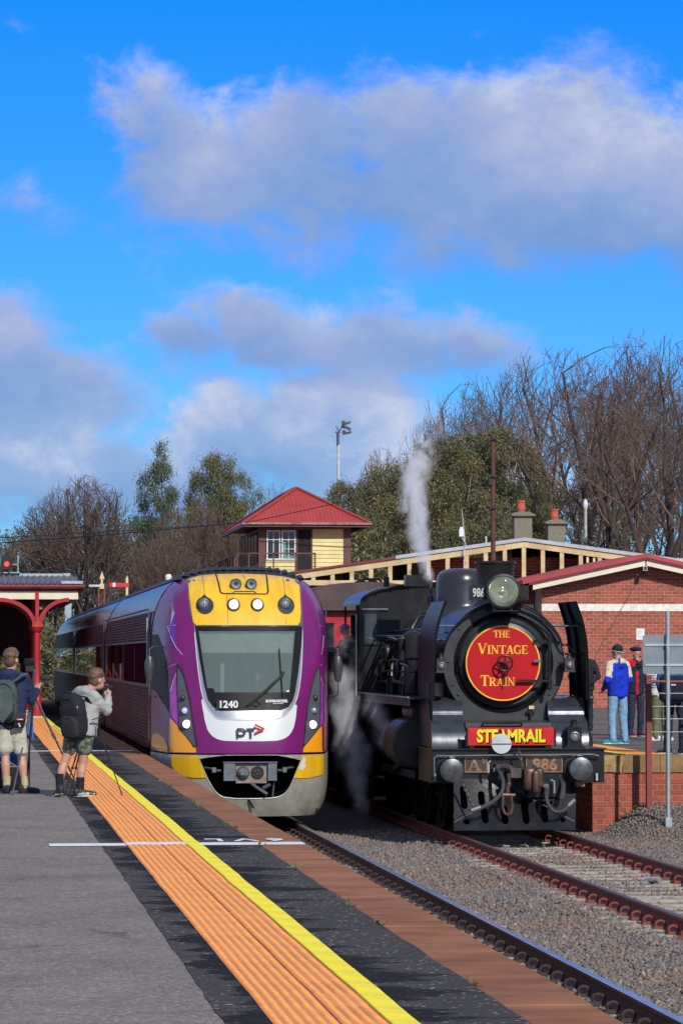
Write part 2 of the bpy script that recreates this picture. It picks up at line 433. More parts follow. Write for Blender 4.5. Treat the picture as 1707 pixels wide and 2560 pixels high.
M_yellow = mat('warning_yellow', (.78, .67, .03), .6, col2=(.50, .42, .06), ns=4, ramp=(.42, .8))
M_white = mat('white_paint', (.78, .80, .78), .6, col2=(.62, .62, .62), ns=9)
M_gravel = mat('gravel_bed', (.17, .145, .125), .95, col2=(.075, .065, .06), ns=26, bump=1.0, bs=40)
M_earth = mat('dry_ground', (.16, .12, .07), .95, col2=(.08, .085, .035), ns=.6, bump=.4, bs=6)
def stone_mat():
    m = bpy.data.materials.new('ballast_stone'); m.use_nodes = True
    n = NT(m.node_tree); b = n.n['Principled BSDF']; b.inputs['Roughness'].default_value = .9
    g = n.new('ShaderNodeNewGeometry'); r = g.outputs['Random Per Island']
    cr = n.new('ShaderNodeValToRGB'); n.put(cr.inputs[0], r); E_ = cr.color_ramp.elements
    E_[0].position = 0; E_[0].color = (.11, .10, .095, 1); E_[1].position = 1; E_[1].color = (.42, .36, .30, 1)
    for p, c in ((.25, (.20, .185, .18)), (.45, (.25, .195, .15)), (.62, (.165, .15, .15)), (.8, (.31, .28, .255)), (.92, (.27, .18, .11))): q = E_.new(p); q.color = c4(c)
    brn = n.mapr(n.noise(g.outputs['Position'], .55, 4), .45, .65, 0, .65)
    c = n.mix(brn, cr.outputs[0], n.mix(1.0, cr.outputs[0], c4((1.25, .93, .68)), 'MULTIPLY'))
    c = n.mix(1.0, c, c4((.76, .78, .80)), 'MULTIPLY')
    n.put(b.inputs['Base Color'], c)
    return m
M_stone = stone_mat()

build(MB().add([(-6000,-300,-.62),(6000,-300,-.62),(6000,9000,-.62),(-6000,9000,-.62)], [(0,1,2,3)]), 'ground', M_earth, kind='structure')

def sm(t): t = max(0.0, min(1.0, t)); return t*t*(3-2*t)
def ballast_z(x, y):
    z = -.205
    for c in (4.36, 8.08):
        d = abs(x-c)
        if .62 < d < 1.35: z = max(z, -.19)
    z += .46*sm((x-9.95)/.95)*sm((y-54.0)/2.7)
    z += .035*(noise.noise(Vector((x*.8, y*.35, 0))))
    return z
def grid_bed():
    mb = MB(); xs = np.concatenate([np.arange(2.7, 12.6, .3), np.arange(13, 22, 3)]); ys = np.concatenate([np.arange(6, 58, .5), np.arange(60, 260, 20)])
    v = [(x, y, ballast_z(x, y)) for y in ys for x in xs]; n = len(xs)
    f = [(j*n+i, j*n+i+1, (j+1)*n+i+1, (j+1)*n+i) for j in range(len(ys)-1) for i in range(n-1)]
    mb.add(v, f, 0, True); return build(mb, 'ballast_bed', M_gravel, kind='structure', fixn=False)
grid_bed()
def stones(name, pts, smin, smax, seed):
    rg = np.random.default_rng(seed); N = len(pts)
    base = np.array([(1,0,0),(0,1,0),(-1,0,0),(0,-1,0),(0,0,1),(0,0,-1)], float)
    v = np.repeat(base[None], N, 0)*(rg.uniform(.62, 1.15, (N, 6, 1)))
    v += rg.uniform(-.28, .28, (N, 6, 3))
    v *= rg.uniform(smin, smax, (N, 1, 1))*np.array([1, 1, .8])
    a = rg.uniform(0, 6.28, N); t = rg.uniform(-.8, .8, N)
    ca, sa, ct, st = np.cos(a), np.sin(a), np.cos(t), np.sin(t)
    x, y, z = v[..., 0].copy(), v[..., 1].copy(), v[..., 2].copy()
    y, z = y*ct[:, None]-z*st[:, None], y*st[:, None]+z*ct[:, None]
    x, y = x*ca[:, None]-y*sa[:, None], x*sa[:, None]+y*ca[:, None]
    v = np.stack([x, y, z], -1) + np.array(pts)[:, None, :]
    F = np.array([(0,1,4),(1,2,4),(2,3,4),(3,0,4),(1,0,5),(2,1,5),(3,2,5),(0,3,5)])
    f = (F[None]+(np.arange(N)*6)[:, None, None]).reshape(-1, 3)
    me = bpy.data.meshes.new(name); me.vertices.add(N*6); me.vertices.foreach_set('co', v.reshape(-1).astype(np.float32))
    me.loops.add(len(f)*3); me.loops.foreach_set('vertex_index', f.reshape(-1).astype(np.int32))
    me.polygons.add(len(f)); me.polygons.foreach_set('loop_start', np.arange(0, len(f)*3, 3, dtype=np.int32))
    me.update(calc_edges=True); me.materials.append(M_stone)
    o = bpy.data.objects.new(name, me); COL.objects.link(o); o['kind'] = 'stuff'
    return o
def scatter():
    rg = np.random.default_rng(3); P = []
    def area(x0, x1, y0, y1, dens, cut):
        N = int((x1-x0)*(y1-y0)*dens)
        for x, y in zip(rg.uniform(x0, x1, N), rg.uniform(y0, y1, N)):
            if x > .2*y + 1.1 or x < .0755*y: continue
            if cut(x, y): continue
            P.append((x, y, ballast_z(x, y)+rg.uniform(-.012, .018)))
    on_sl = lambda x, y: abs(x-8.08) < .82 and ((y-36.6+.33) % .6725) < .20 + .10*(rg.random()) and rg.random() < .93
    area(4.3, 7.12, 20, 58, 520, lambda x, y: abs(x-5.195) < .07)
    area(7.12, 9.06, 34, 55, 430, lambda x, y: abs(x-7.245) < .085 or abs(x-8.915) < .085 or on_sl(x, y))
    area(9.06, 12.6, 43, 57, 480, lambda x, y: False)
    return stones('ballast_stones', P, .018, .040, 5)
scatter()

# ---------------------------------------------------------------- tracks
M_rust = mat('rusty_rail', (.115, .040, .030), .75, col2=(.075, .028, .022), ns=8, bump=.2)
M_rustR = mat('red_rust', (.25, .062, .045), .75, col2=(.15, .042, .030), ns=8, bump=.2)
M_steel = mat('polished_rail_head', (.62, .66, .72), .30, 1.0, col2=(.42, .45, .50), ns=4, stretch=(8, .3, 1))
M_dsteel = mat('dull_rail_head', (.16, .10, .085), .5, .6, col2=(.12, .06, .05), ns=5)
M_conc = mat('concrete_sleeper', (.40, .37, .30), .9, col2=(.27, .245, .20), ns=6, bump=.4, bs=50)
def rail_mb(xc, y0, y1):
    prof = [(-.07,-.172),(.07,-.172),(.07,-.158),(.012,-.14),(.012,-.05),(.036,-.036),(.036,-.006),(.030,0),(-.030,0),(-.036,-.006),(-.036,-.036),(-.012,-.05),(-.012,-.14),(-.07,-.158)]
    mb = MB(); n = len(prof); ys = [y0, y1]
    v = [(xc+p[0], y, p[1]) for y in ys for p in prof]
    for i in range(n):
        j = (i+1) % n
        mb.add([v[i], v[j], v[n+j], v[n+i]], [(0,1,2,3)], 1 if i in (6, 7, 8) else 0)
    mb.add(v[:n], [tuple(range(n))]); mb.add(v[n:], [tuple(reversed(range(n)))])
    return mb
slm = MB()
slm.prism([(-1.30,-.33),(1.30,-.33),(1.27,-.185),(1.05,-.168),(.6,-.172),(.45,-.188),(-.45,-.188),(-.6,-.172),(-1.05,-.168),(-1.27,-.185)], 'Y', -.115, .115)
SL_ME = slm.mesh('sleeper', M_conc, fixn=True)
def clip_mesh(m):
    mb = MB(); pts = []
    for k in range(9):
        a = R(-50+k*(290/8)); pts.append((.050*math.cos(a), .012*(k-4)/4, .040*math.sin(a)))
    mb.tube(pts, .0135, 5)
    mb.box(-.075, .02, -.05, .05, -.048, -.022)
    return mb.mesh('rail_clip', m, fixn=True)
CL_R = clip_mesh(M_rustR); CL_D = clip_mesh(mat('dark_clip', (.055, .032, .026), .7))
def track(name, xc, mats, cm, y0, y1, label, off):
    t = thing(name, (xc, 30, -.2), label, 'railway track')
    for s in (-1, 1): build(rail_mb(xc+s*.835, 8, 240), 'rail', mats, t)
    y = y0
    while y < y1:
        s = inst('sleeper', SL_ME, (xc, y, random.uniform(-.006, .006)), t, rot=(0, 0, random.uniform(-.006, .006)))
        for q in (-1, 1):
            for e in (-1, 1):
                inst('rail_clip', cm, (xc+q*.835+e*.118, y+random.uniform(-.008, .008), -.118), s, rot=(0, 0, (math.pi if e > 0 else 0)+random.uniform(-.2, .2)))
        y += .6725
    return t
TRK1 = track('railway_track', 4.36, [M_rust, M_steel], CL_D, 22.0, 57, 'left track with one bright polished rail beside the platform edge', 0)
TRK2 = track('railway_track', 8.08, [M_rustR, M_dsteel], CL_R, 36.6-.6725*5, 57, 'right track of rust red rails on pale concrete sleepers in front of the steam engine', 0)
b = MB().tube([(8.55, 44.6, -.165), (8.62, 44.3, -.155)], .035, 10); build(b, 'tin_can', mat('tin', (.6, .6, .62), .35, .8), label='small pale can lying on the sleepers of the right track', cat='can')

# ---------------------------------------------------------------- left platform
platL = thing('platform', (0, 40, -.4), None, None, kind='structure')
b = MB(); b.box(-40, 2.40, 4, 400, -.5, PT); build(b, 'platform_surface', M_asph, platL)
M_wallbrick = mat('sooty_brick', (.12, .05, .04), .9, col2=(.06, .03, .026), ns=12)
b = MB(); b.box(2.402, 2.68, 4, 400, -.5, .90); build(b, 'platform_wall', M_wallbrick, platL)
def wavy(y, s): return .012*noise.noise(Vector((y*.30, s, 0))) + .006*noise.noise(Vector((y*1.1, s, 5)))
def strip(x0, x1, y0, y1, z, s0, s1, nm, m, amp=1.0, par=platL, kx=2):
    mb = MB(); ys = np.arange(y0, y1, .35); v = []
    for y in ys:
        v += [(x0+amp*s0*noise.noise(Vector((y*1.9, 3, x0)))+amp*s0*.5*noise.noise(Vector((y*7, 3, x0))), y, z), (x1+amp*s1*noise.noise(Vector((y*1.9, 8, x1)))+amp*s1*.5*noise.noise(Vector((y*7, 8, x1))), y, z)]
    f = [(2*i, 2*i+1, 2*i+3, 2*i+2) for i in range(len(ys)-1)]
    mb.add(v, f); return build(mb, nm, m, par, fixn=False)
strip(1.10, 1.31, 8, 140, PT+.004, .022, 0, 'dark_asphalt', M_dark2)
strip(1.90, 2.425, 8, 140, PT+.007, 0, .016, 'dark_asphalt', M_dark)
# coping slabs
y = 9.0; rr = random.Random(4); jb = MB()
while y < 135:
    L_ = rr.choice([.9, 1.5, 2.4, 2.4, 3.0]); dz = rr.uniform(-.003, .004)
    jb.box(2.41, 2.82, y-.011, y+.011, 1.0, PT+.0005)
    mb = MB(); mb.box(2.404, 2.83+rr.uniform(-.008, .006), y+.012, y+L_-.012, .90, PT+.003+dz)
    build(mb, 'coping_slab', M_cop, platL); y += L_
build(jb, 'joint_filler', mat('pale_joint', (.52, .36, .20), .9), platL, kind='stuff')
def tile_mesh(w, L_, rows):
    mb = MB(); mb.box(-w/2, w/2, 0, L_-.003, 0, .008)
    nx = rows; ny = int(round(L_/.05))
    for i in range(nx):
        for j in range(ny):
            cx = -w/2+(i+.5)*w/nx; cy = (j+.5)*L_/ny; v = []
            for (r, z) in ((.0175, .0081), (.011, .0135)):
                v += [(cx+r*math.cos(k*math.pi/3), cy+r*math.sin(k*math.pi/3), z) for k in range(6)]
            mb.add(v, [(k, (k+1) % 6, 6+(k+1) % 6, 6+k) for k in range(6)]+[(6,7,8,9,10,11)], 1)
    return mb.mesh('tactile_tile', [M_orange, M_dome])
T6 = tile_mesh(.288, .6, 6); T4 = tile_mesh(.205, .6, 4)
mb = MB(); mb.box(-.06, .06, 0, .598, 0, .009)
for j in range(20): mb.prism([(.006+j*.03, .0091), (.012+j*.03, .0135), (.020+j*.03, .0135), (.026+j*.03, .0091)], 'X', -.057, .057)
YL = mb.mesh('warning_strip', M_yellow, fixn=True)
for i in range(140):
    y = 12+i*.6; dx = wavy(y, 1); rz = -(wavy(y+.6, 1)-dx)/.6
    dz = .003*noise.noise(Vector((y*.5, 7, 0)))
    inst('tactile_tile', T6, (1.453+dx, y, PT+.001+dz), platL, rot=(0, 0, rz))
    inst('tactile_tile', T4, (1.707+dx+.003*noise.noise(Vector((y*.9, 2, 2))), y, PT+.001+dz), platL, rot=(0, 0, rz))
    inst('warning_strip', YL, (1.872+dx*1.2, y, PT+.0075+dz), platL, rot=(0, 0, rz*1.2))
# painted stop lines and their letters
def stopline(yc, d, x0=.66, x1=2.82):
    mb = MB()
    for (a, b_, z) in ((x0, 1.305, .008), (1.305, 1.935, .0165), (1.935, 2.405, .0105), (2.405, x1, .0105)): mb.box(a, b_-.001, yc-d/2, yc+d/2, PT+z-.003, PT+z)
    return build(mb, 'stop_line', M_white, platL)
stopline(30.27, .34); stopline(60.1, .30, .95, 2.72)
mb = MB()
for ch, x in (('6', 2.62), ('V', 2.36), ('L', 2.10)): text_mesh(mb, ch, (x, 30.85, PT+.0115), .52, .002, .012, .62, rot180=True, flat=True)
build(mb, 'stop_lettering', M_white, platL)

# ---------------------------------------------------------------- right platform
M_brick = mat('red_brick', (.36, .080, .044), .85, col2=(.30, .070, .042), ns=4, bump=.35, bs=60, island=.22)
M_mortar = mat('mortar', (.50, .42, .32), .95, col2=(.28, .23, .17), ns=6)
M_sand = mat('sandstone', (.30, .185, .075), .9, col2=(.20, .12, .055), ns=5, bump=.5, bs=25, island=.08)
M_sandrough = mat('rock_faced_stone', (.42, .29, .12), .95, col2=(.25, .16, .07), ns=8, bump=1.0, bs=18)
platR = thing('platform', (10.5, 60, -.4), None, None, kind='structure')
PX = 9.99; PY = 57.0; PTR = 1.06
b = MB(); b.box(PX+.03, 60, PY+.09, 300, -.5, PTR); build(b, 'platform_surface', M_asphR, platR)
M_mortar2 = mat('sandy_mortar', (.37, .25, .165), .95, col2=(.26, .17, .11), ns=5)
b = MB(); b.box(PX+.008, PX+8, PY+.009, PY+.089, -.5, .78); build(b, 'mortar_bed', M_mortar2, platR)
UB = MB().box(-.5, .5, -.5, .5, -.5, .5).mesh('brick', M_brick)
def brick_wall(par, x0, x1, z0, z1, y, ch, ln, bond, inside=None, keep=None, limit=300, tck=.03, axis='x', mat_=None):
    """courses of separate bricks standing proud of the mortar bed; returns number of parts"""
    n = 0; mb = MB(); r = random.Random(int(x0*100+z0*10)); row = 0; z = z0; jt = .0145*ch/.09
    while z < z1-ch*.5:
        bl = ln if (bond == 's' or row % 2 == 0) else ln/2
        x = x0-(bl/2 if (bond == 's' and row % 2) else (ln/4 if (bond == 'e' and row % 2) else 0))
        while x < x1-.02:
            a = max(x+jt/2, x0); b_ = min(x+bl-jt/2, x1)
            if b_-a > .03 and (inside is None or inside((a+b_)/2, z+ch/2)):
                cz = z+ch/2; w = b_-a; h = ch-jt; dy = r.uniform(-.003, .003)
                if n < limit and (keep is None or keep((a+b_)/2, cz)):
                    inst('brick', UB, ((a+b_)/2, y+tck/2+dy, cz), par, scale=(w, tck, h)); n += 1
                else: mb.box(a, b_, y+dy, y+tck, cz-h/2, cz+h/2)
            x += bl
        z += ch; row += 1
    if mb.f: build(mb, 'brickwork', mat_ or M_brick, par, kind='stuff', fixn=False)
    return n
brick_wall(platR, PX, 13.2, -.32, .785, PY, .0915, .25, 'e')
# side towards the track, in shade
b = MB(); b.box(PX+.009, PX+.1, PY+.0895, 72, -.5, .78); build(b, 'mortar_bed', M_mortar, platR)
mb = MB(); z = -.32; row = 0
while z < .74:
    y = PY+(.12 if row % 2 else 0)
    while y < 72: mb.box(PX, PX+.03, y+.005, y+.235, z+.005, z+.085); y += .24
    z += .0915; row += 1
build(mb, 'brickwork', M_brick, platR, kind='stuff', fixn=False)
# stone coping: rock faced corner stone, then sawn stones
def rough_stone(x0, x1, y0, y1, z0, z1, amp, mt, sub=6):
    bm = bmesh.new(); bmesh.ops.create_cube(bm, size=1.0)
    bmesh.ops.subdivide_edges(bm, edges=bm.edges, cuts=sub, use_grid_fill=True)
    mb = MB(); vs = []
    for v in bm.verts:
        p = Vector((x0+(v.co.x+.5)*(x1-x0), y0+(v.co.y+.5)*(y1-y0), z0+(v.co.z+.5)*(z1-z0)))
        k = noise.noise_vector(p*4.5)*amp + noise.noise_vector(p*13)*amp*.5
        if v.co.z > .49: k.z *= .1
        vs.append((p.x+k.x, p.y+k.y, p.z+k.z))
    bm.verts.index_update()
    mb.add(vs, [tuple(v.index for v in f.verts) for f in bm.faces]); bm.free()
    return build(mb, 'coping_stone', mt, platR)
rough_stone(PX-.03, 10.47, PY-.05, PY+.45, .785, PTR+.004, .03, M_sandrough)
x = 10.48
for w in (.62, 1.0, .9, 1.0): rough_stone(x, x+w-.008, PY-.03, PY+.45, .785, PTR+.002+random.uniform(-.004, .004), .006, M_sand, 3); x += w
y = PY+.46
while y < 76: rough_stone(PX-.03, PX+.46, y, y+1.19, .79, PTR+.003, .006, M_sand, 2); y += 1.2
strip(PX+.40, 10.56, PY+.5, 150, PTR+.005, 0, 0, 'dark_asphalt', mat('dark_asphalt_far', (.03, .03, .033), .8), par=platR)
y = PY+.45
for i in range(40):
    dx = wavy(y, 4)
    inst('tactile_tile', T6, (10.80+dx, y, PTR+.003), platR); inst('tactile_tile', T6, (11.09+dx, y, PTR+.003), platR); inst('warning_strip', YL, (10.595+dx, y, PTR+.004), platR)
    y += .6
# dark bars laid across the far platform in place of cast shadows
for yy in (61.2, 63.6, 66.5, 69.2, 72.6, 77, 83, 90):
    mb = MB(); mb.box(11.25, 22, yy, yy+.12, PTR+.002, PTR+.004); build(mb, 'shadow_bar', mat('shadow_dark', (.02, .02, .021), .7), platR)
# ================================================================== buildings and fixed structures
M_cream = mat('cream_paint', (.66, .57, .34), .6, col2=(.56, .47, .27), ns=3)
M_cream2 = mat('weathered_cream', (.60, .49, .27), .7, col2=(.46, .33, .17), ns=2.2, bump=.2)
M_wb = mat('yellow_weatherboard', (.66, .60, .27), .65, col2=(.58, .51, .22), ns=2, island=.05)
M_brown = mat('brown_trim', (.13, .050, .034), .6, col2=(.09, .036, .026), ns=4)
M_redroof = mat('red_roof', (.40, .045, .040), .6, col2=(.31, .038, .034), ns=1.5, stretch=(1, 1, .4))
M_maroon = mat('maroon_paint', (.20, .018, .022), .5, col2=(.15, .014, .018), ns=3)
M_redpost = mat('red_paint', (.42, .020, .028), .4, col2=(.33, .018, .024), ns=3)
M_galv = mat('galvanised', (.42, .47, .50), .45, .3, col2=(.32, .37, .40), ns=3)
M_galvroof = mat('grey_flashing', (.40, .45, .49), .5, .2, col2=(.30, .34, .38), ns=2)
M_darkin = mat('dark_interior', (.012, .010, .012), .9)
M_glassdk = mat('dark_pane', (.02, .03, .035), .05, spec=.8)
M_ltgrey = mat('pale_grey_paint', (.55, .58, .60), .5)
M_black = mat('black_fitting', (.012, .012, .013), .45)

def corr(mb, x0, x1, y0, y1, z0, z1, pitch=.13, amp=.018, thick=.004):
    """corrugated sheet sloping from (y0,z0) to (y1,z1), corrugations running up the slope"""
    n = int((x1-x0)/pitch*6); top = []
    for k in range(n+1):
        x = x0+(x1-x0)*k/n; d = amp*math.sin(2*math.pi*(x-x0)/pitch)
        top.append((x, d))
    v = [(x, y0, z0+d) for x, d in top]+[(x, y1, z1+d) for x, d in top]
    m = n+1
    mb.add(v, [(i, i+1, m+i+1, m+i) for i in range(n)], 0, True)

# ---------------------------------------------------------------- signal box
sb = thing('signal_box', (12.1, 135, 0), 'old timber signal box with red hipped iron roof and cream weatherboards above the platform', 'signal box')
Y0, Y1, XL, XR = 130.0, 140.4, 10.45, 13.82
mb = MB(); mb.box(XL+.06, XR-.06, Y0+.08, Y1, -.5, 7.36)
build(mb, 'wall_frame', M_brown, sb)
M_in = M_darkin
def boards(x0, x1, z0, z1, y, nm='weatherboard'):
    z = z0
    while z < z1-.02:
        h = min(.15, z1-z); mb = MB()
        v = [(x0,y-.030,z),(x1,y-.030,z),(x1,y-.006,z+h-.002),(x0,y-.006,z+h-.002),(x0,y+.05,z),(x1,y+.05,z),(x1,y+.05,z+h-.002),(x0,y+.05,z+h-.002)]
        mb.add(v, [(0,1,2,3),(5,4,7,6),(0,4,5,1),(3,2,6,7),(0,3,7,4),(1,5,6,2)])
        build(mb, nm, M_wb, sb, fixn=False); z += .15
boards(12.42, 13.56, 5.2, 7.34, Y0)
boards(10.70, 11.82, 5.2, 6.18, Y0)
mb = MB(); mb.box(13.562, 13.83, Y0-.05, Y0+.079, -.4, 7.36); build(mb, 'corner_post', M_brown, sb)
mb = MB(); mb.box(10.44, 10.69, Y0-.05, Y0+.079, -.4, 7.36); build(mb, 'corner_post', M_brown, sb)
mb = MB(); mb.box(11.825, 11.87, Y0-.045, Y0+.079, 5.2, 7.36); mb.box(12.36, 12.415, Y0-.045, Y0+.079, 5.2, 7.36); build(mb, 'door_frame', M_brown, sb)
mb = MB(); mb.box(11.872, 12.358, Y0-.001, Y0+.06, 5.6, 7.36); build(mb, 'open_doorway', M_in, sb)
mb = MB(); mb.box(10.695, 12.42, Y0-.055, Y0+.078, 7.30, 7.36); build(mb, 'head_beam', M_brown, sb)
M_wind = mat('window_white', (.72, .74, .74), .5)
for (xa, xb, bl) in ((10.73, 11.24, 0), (11.28, 11.80, 1)):
    mb = MB(); za, zb = 6.24, 7.28
    mb.box(xa, xa+.05, Y0-.05, Y0+.05, za, zb); mb.box(xb-.05, xb, Y0-.05, Y0+.05, za, zb); mb.box(xa+.05, xb-.05, Y0-.05, Y0+.05, zb-.05, zb); mb.box(xa-.02, xb+.02, Y0-.08, Y0+.05, za-.07, za)
    w = build(mb, 'window', M_wind, sb)
    mb = MB(); mb.box((xa+xb)/2-.012, (xa+xb)/2+.012, Y0-.03, Y0, za, zb-.05); mb.box(xa+.05, xb-.05, Y0-.034, Y0-.004, 6.92, 6.945); mb.box(xa+.05, xb-.05, Y0-.034, Y0-.004, 6.58, 6.60) if bl else None
    build(mb, 'glazing_bar', M_wind, w)
    mb = MB(); mb.box(xa+.05, xb-.05, Y0+.004, Y0+.01, za, zb-.05); build(mb, 'pane', M_glassdk, w)
    if bl:
        mb = MB(); mb.box(xa+.06, xa+.17, Y0-.002, Y0+.003, za+.02, 6.85); mb.box(xa+.17, xb-.07, Y0-.002, Y0+.003, za+.02, za+.12); build(mb, 'curtain', mat('teal_curtain', (.10, .32, .28), .8), w)
# west side glazing
mb = MB()
for k in range(6): mb.box(XL+.0, XL+.058, Y0+.9+k*1.5, Y0+2.2+k*1.5, 6.1, 7.25)
build(mb, 'side_window', M_glassdk, sb)
# roof
E0, E1, ZR, ZE = 9.86, 14.48, 8.92, 7.52
EY0, EY1 = 129.4, 141.2
mb = MB(); xm = (E0+E1)/2-.16
A = (E0, EY0, ZE); B_ = (E1, EY0, ZE); C_ = (E1, EY1, ZE); D_ = (E0, EY1, ZE); P1 = (xm, EY0+2.5, ZR); P2 = (xm, EY1-2.5, ZR)
mb.add([A, B_, C_, D_, P1, P2], [(0,1,4), (1,2,5,4), (2,3,5), (3,0,4,5), (0,3,2,1)])
rf = build(mb, 'roof', M_redroof, sb)
mb = MB()   # ribs of the iron sheets
for k in range(1, 34):
    x = E0+(E1-E0)*k/34; t = min((x-E0)/(xm-E0), (E1-x)/(E1-xm))
    mb.beam((x, EY0, ZE+.006), (x, EY0+2.5*t, ZE+(ZR-ZE)*t+.006), .03, .02)
build(mb, 'roof_rib', M_redroof, rf, kind='stuff')
mb = MB()
for a_, b_ in ((A, P1), (B_, P1), (D_, P2), (P1, P2)): mb.beam((a_[0], a_[1], a_[2]+.03), (b_[0], b_[1], b_[2]+.03), .16, .05)
build(mb, 'ridge_capping', mat('ridge_red', (.36, .05, .045), .5), rf)
mb = MB(); mb.box(E0-.02, E1+.02, EY0-.03, EY0+.12, ZE-.14, ZE-.005); mb.box(E0-.02, E0+.12, EY0+.12, EY1, ZE-.14, ZE-.005); mb.box(E1-.12, E1+.02, EY0+.12, EY1, ZE-.14, ZE-.005)
build(mb, 'fascia', M_brown, rf)
mb = MB(); mb.box(E0-.06, E1+.06, EY0-.11, EY0-.032, ZE-.05, ZE+.02); build(mb, 'gutter', mat('old_gutter', (.35, .28, .24), .5, col2=(.14, .05, .04), ns=3), rf)
# balcony
mb = MB(); mb.box(9.6, 12.45, 128.9, 129.98, 5.35, 5.45); mb.box(9.5, 10.38, 130, 139, 5.35, 5.45); build(mb, 'balcony_floor', M_brown, sb)
mb = MB()
mb.beam((10.0, 128.95, 6.4), (12.42, 128.95, 6.4), .05, .05)
for x in (10.0, 10.9, 11.7, 12.42): mb.beam((x, 128.95, 5.4), (x, 128.95, 6.42), .05, .05)
mb.beam((9.6, 129.2, 6.38), (9.6, 139, 6.38), .05, .05); mb.beam((10.0, 128.95, 6.39), (9.6, 129.2, 6.39), .05, .05)
for k in range(9): mb.beam((9.6, 129.2+k*1.2, 5.4), (9.6, 129.2+k*1.2, 6.38), .05, .05)
build(mb, 'balcony_rail', M_brown, sb)
mb = MB()
for k in range(1, 8): mb.beam((10.0, 128.95, 5.45+k*.12), (12.42, 128.95, 5.45+k*.12), .008, .008)
for k in range(20): mb.beam((11.7+k*.036, 128.96, 5.45), (11.7+k*.036, 128.96, 6.38), .008, .008)
build(mb, 'wire_mesh', M_black, sb, kind='stuff')

# ---------------------------------------------------------------- station house behind with wide timber gable
st = thing('station_building', (18, 121, 0), 'long brick station roof with a wide cream timber gable behind the steam engine', 'station')
YG = 118.0; pk = (18.39, 6.52); SL_, SR_ = -.143, -.133
zl = lambda x: pk[1]+(x-pk[0])*(-SL_) if x < pk[0] else pk[1]+(x-pk[0])*SR_
xe0, xe1 = 10.2, 27.0
def raft(xa, xb, dz0, dz1, y0, y1, nm, m, par=st):
    mb = MB()
    pts = [xa]+([pk[0]] if xa < pk[0] < xb else [])+[xb]
    for i in range(len(pts)-1):
        a_, b_ = pts[i], pts[i+1]
        mb.prism([(a_, zl(a_)+dz0), (b_, zl(b_)+dz0), (b_, zl(b_)+dz1), (a_, zl(a_)+dz1)], 'Y', y0, y1)
    return build(mb, nm, m, par)
raft(xe0, pk[0]-.001, -.21, 0, YG-.06, YG+.06, 'rafter_board', M_cream2); raft(pk[0]+.001, xe1, -.21, 0, YG-.06, YG+.06, 'rafter_board', M_cream2)
raft(xe0, 14.05, .002, .075, YG-.12, YG+6, 'roof_edge', M_maroon); raft(14.051, xe1, .002, .12, YG-.12, YG+6, 'roof_flashing', M_galvroof)
mb = MB(); mb.box(10.9, 15.4, YG-.05, YG+.05, 5.02, 5.19); build(mb, 'tie_beam', M_cream2, st)
x = 11.30
while x < 25:
    zt_ = zl(x)-.21
    mb = MB(); mb.box(x-.07, x+.07, YG-.045, YG+.045, 3.9 if x > 15.4 else 5.19, zt_); build(mb, 'gable_post', M_cream2, st); x += .643
raft(xe0, xe1, -.06, -.02, YG+.061, YG+12, 'roof_sheet', M_redroof)
mb = MB(); mb.box(15.0, 27, YG+1.45, YG+9, -.4, 6.0); build(mb, 'gable_wall', M_mortar, st)
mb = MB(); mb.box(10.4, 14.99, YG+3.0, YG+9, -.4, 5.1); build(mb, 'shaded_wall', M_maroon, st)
brick_wall(st, 15.3, 25, 3.8, 6.0, YG+1.44, .10, .25, 's', inside=lambda x, z: z < zl(x)-.1, keep=lambda x, z: 17.5 < x < 21.5 and z > 4.9, tck=.05)
for (xa, xb, za, zb, cz, px0, px1, pt) in ((18.98, 19.61, 5.9, 7.60, 7.76, 19.10, 19.42, 8.17), (20.18, 20.77, 5.9, 7.33, 7.48, 20.29, 20.61, 7.87)):
    M_ren = mat('rendered_chimney', (.23, .20, .13), .95, col2=(.15, .14, .11), ns=14, bump=.7, bs=30)
    ch = MB(); ch.box(xa, xb, 124, 124.6, za, zb); c_ = build(ch, 'chimney', M_ren, st)
    cx = (xa+xb)/2; w = (xb-xa)/2
    mb = MB(); mb.prism([(cx-w-.11, zb), (cx+w+.11, zb), (cx+w+.11, zb+.05), (cx+w*.6, zb+.15), (cx-w*.6, zb+.15), (cx-w-.11, zb+.05)], 'Y', 123.88, 124.72); build(mb, 'chimney_cap', M_ren, c_)
    r = (px1-px0)/2; h = pt-cz
    mb = MB(); mb.lathe([(r*.0, 0), (r*.82, 0), (r*.95, h*.2), (r*1.0, h*.35), (r*.9, h*.5), (r*.86, h*.8), (r*1.0, h*.86), (r*1.0, h), (r*.75, h), (r*.7, h*.6)], ((px0+px1)/2, 124.3, cz-.01), n=16)
    build(mb, 'chimney_pot', mat('terracotta', (.47, .105, .052), .8, col2=(.36, .09, .05), ns=6), c_)
# aerial on the gable
an = thing('radio_antenna', (16.3, YG-.1, 6), 'thin whip antenna with a white box clamped to the timber gable', 'antenna')
mb = MB(); mb.tube([(16.34, YG-.12, 5.5), (16.36, YG-.12, 6.6), (16.27, YG-.12, 7.6)], [.022, .022, .008], 6); build(mb, 'mast', M_ltgrey, an)
mb = MB(); mb.box(16.17, 16.32, YG-.22, YG-.07, 6.66, 6.9); mb.box(16.20, 16.29, YG-.2, YG-.1, 6.9, 6.98); build(mb, 'white_box', M_white, an)
mb = MB(); mb.tube([(16.25, YG-.15, 6.66), (16.40, YG-.2, 6.4), (16.30, YG-.15, 6.1), (16.42, YG-.14, 5.8)], .018, 5); build(mb, 'cable', M_ltgrey, an)

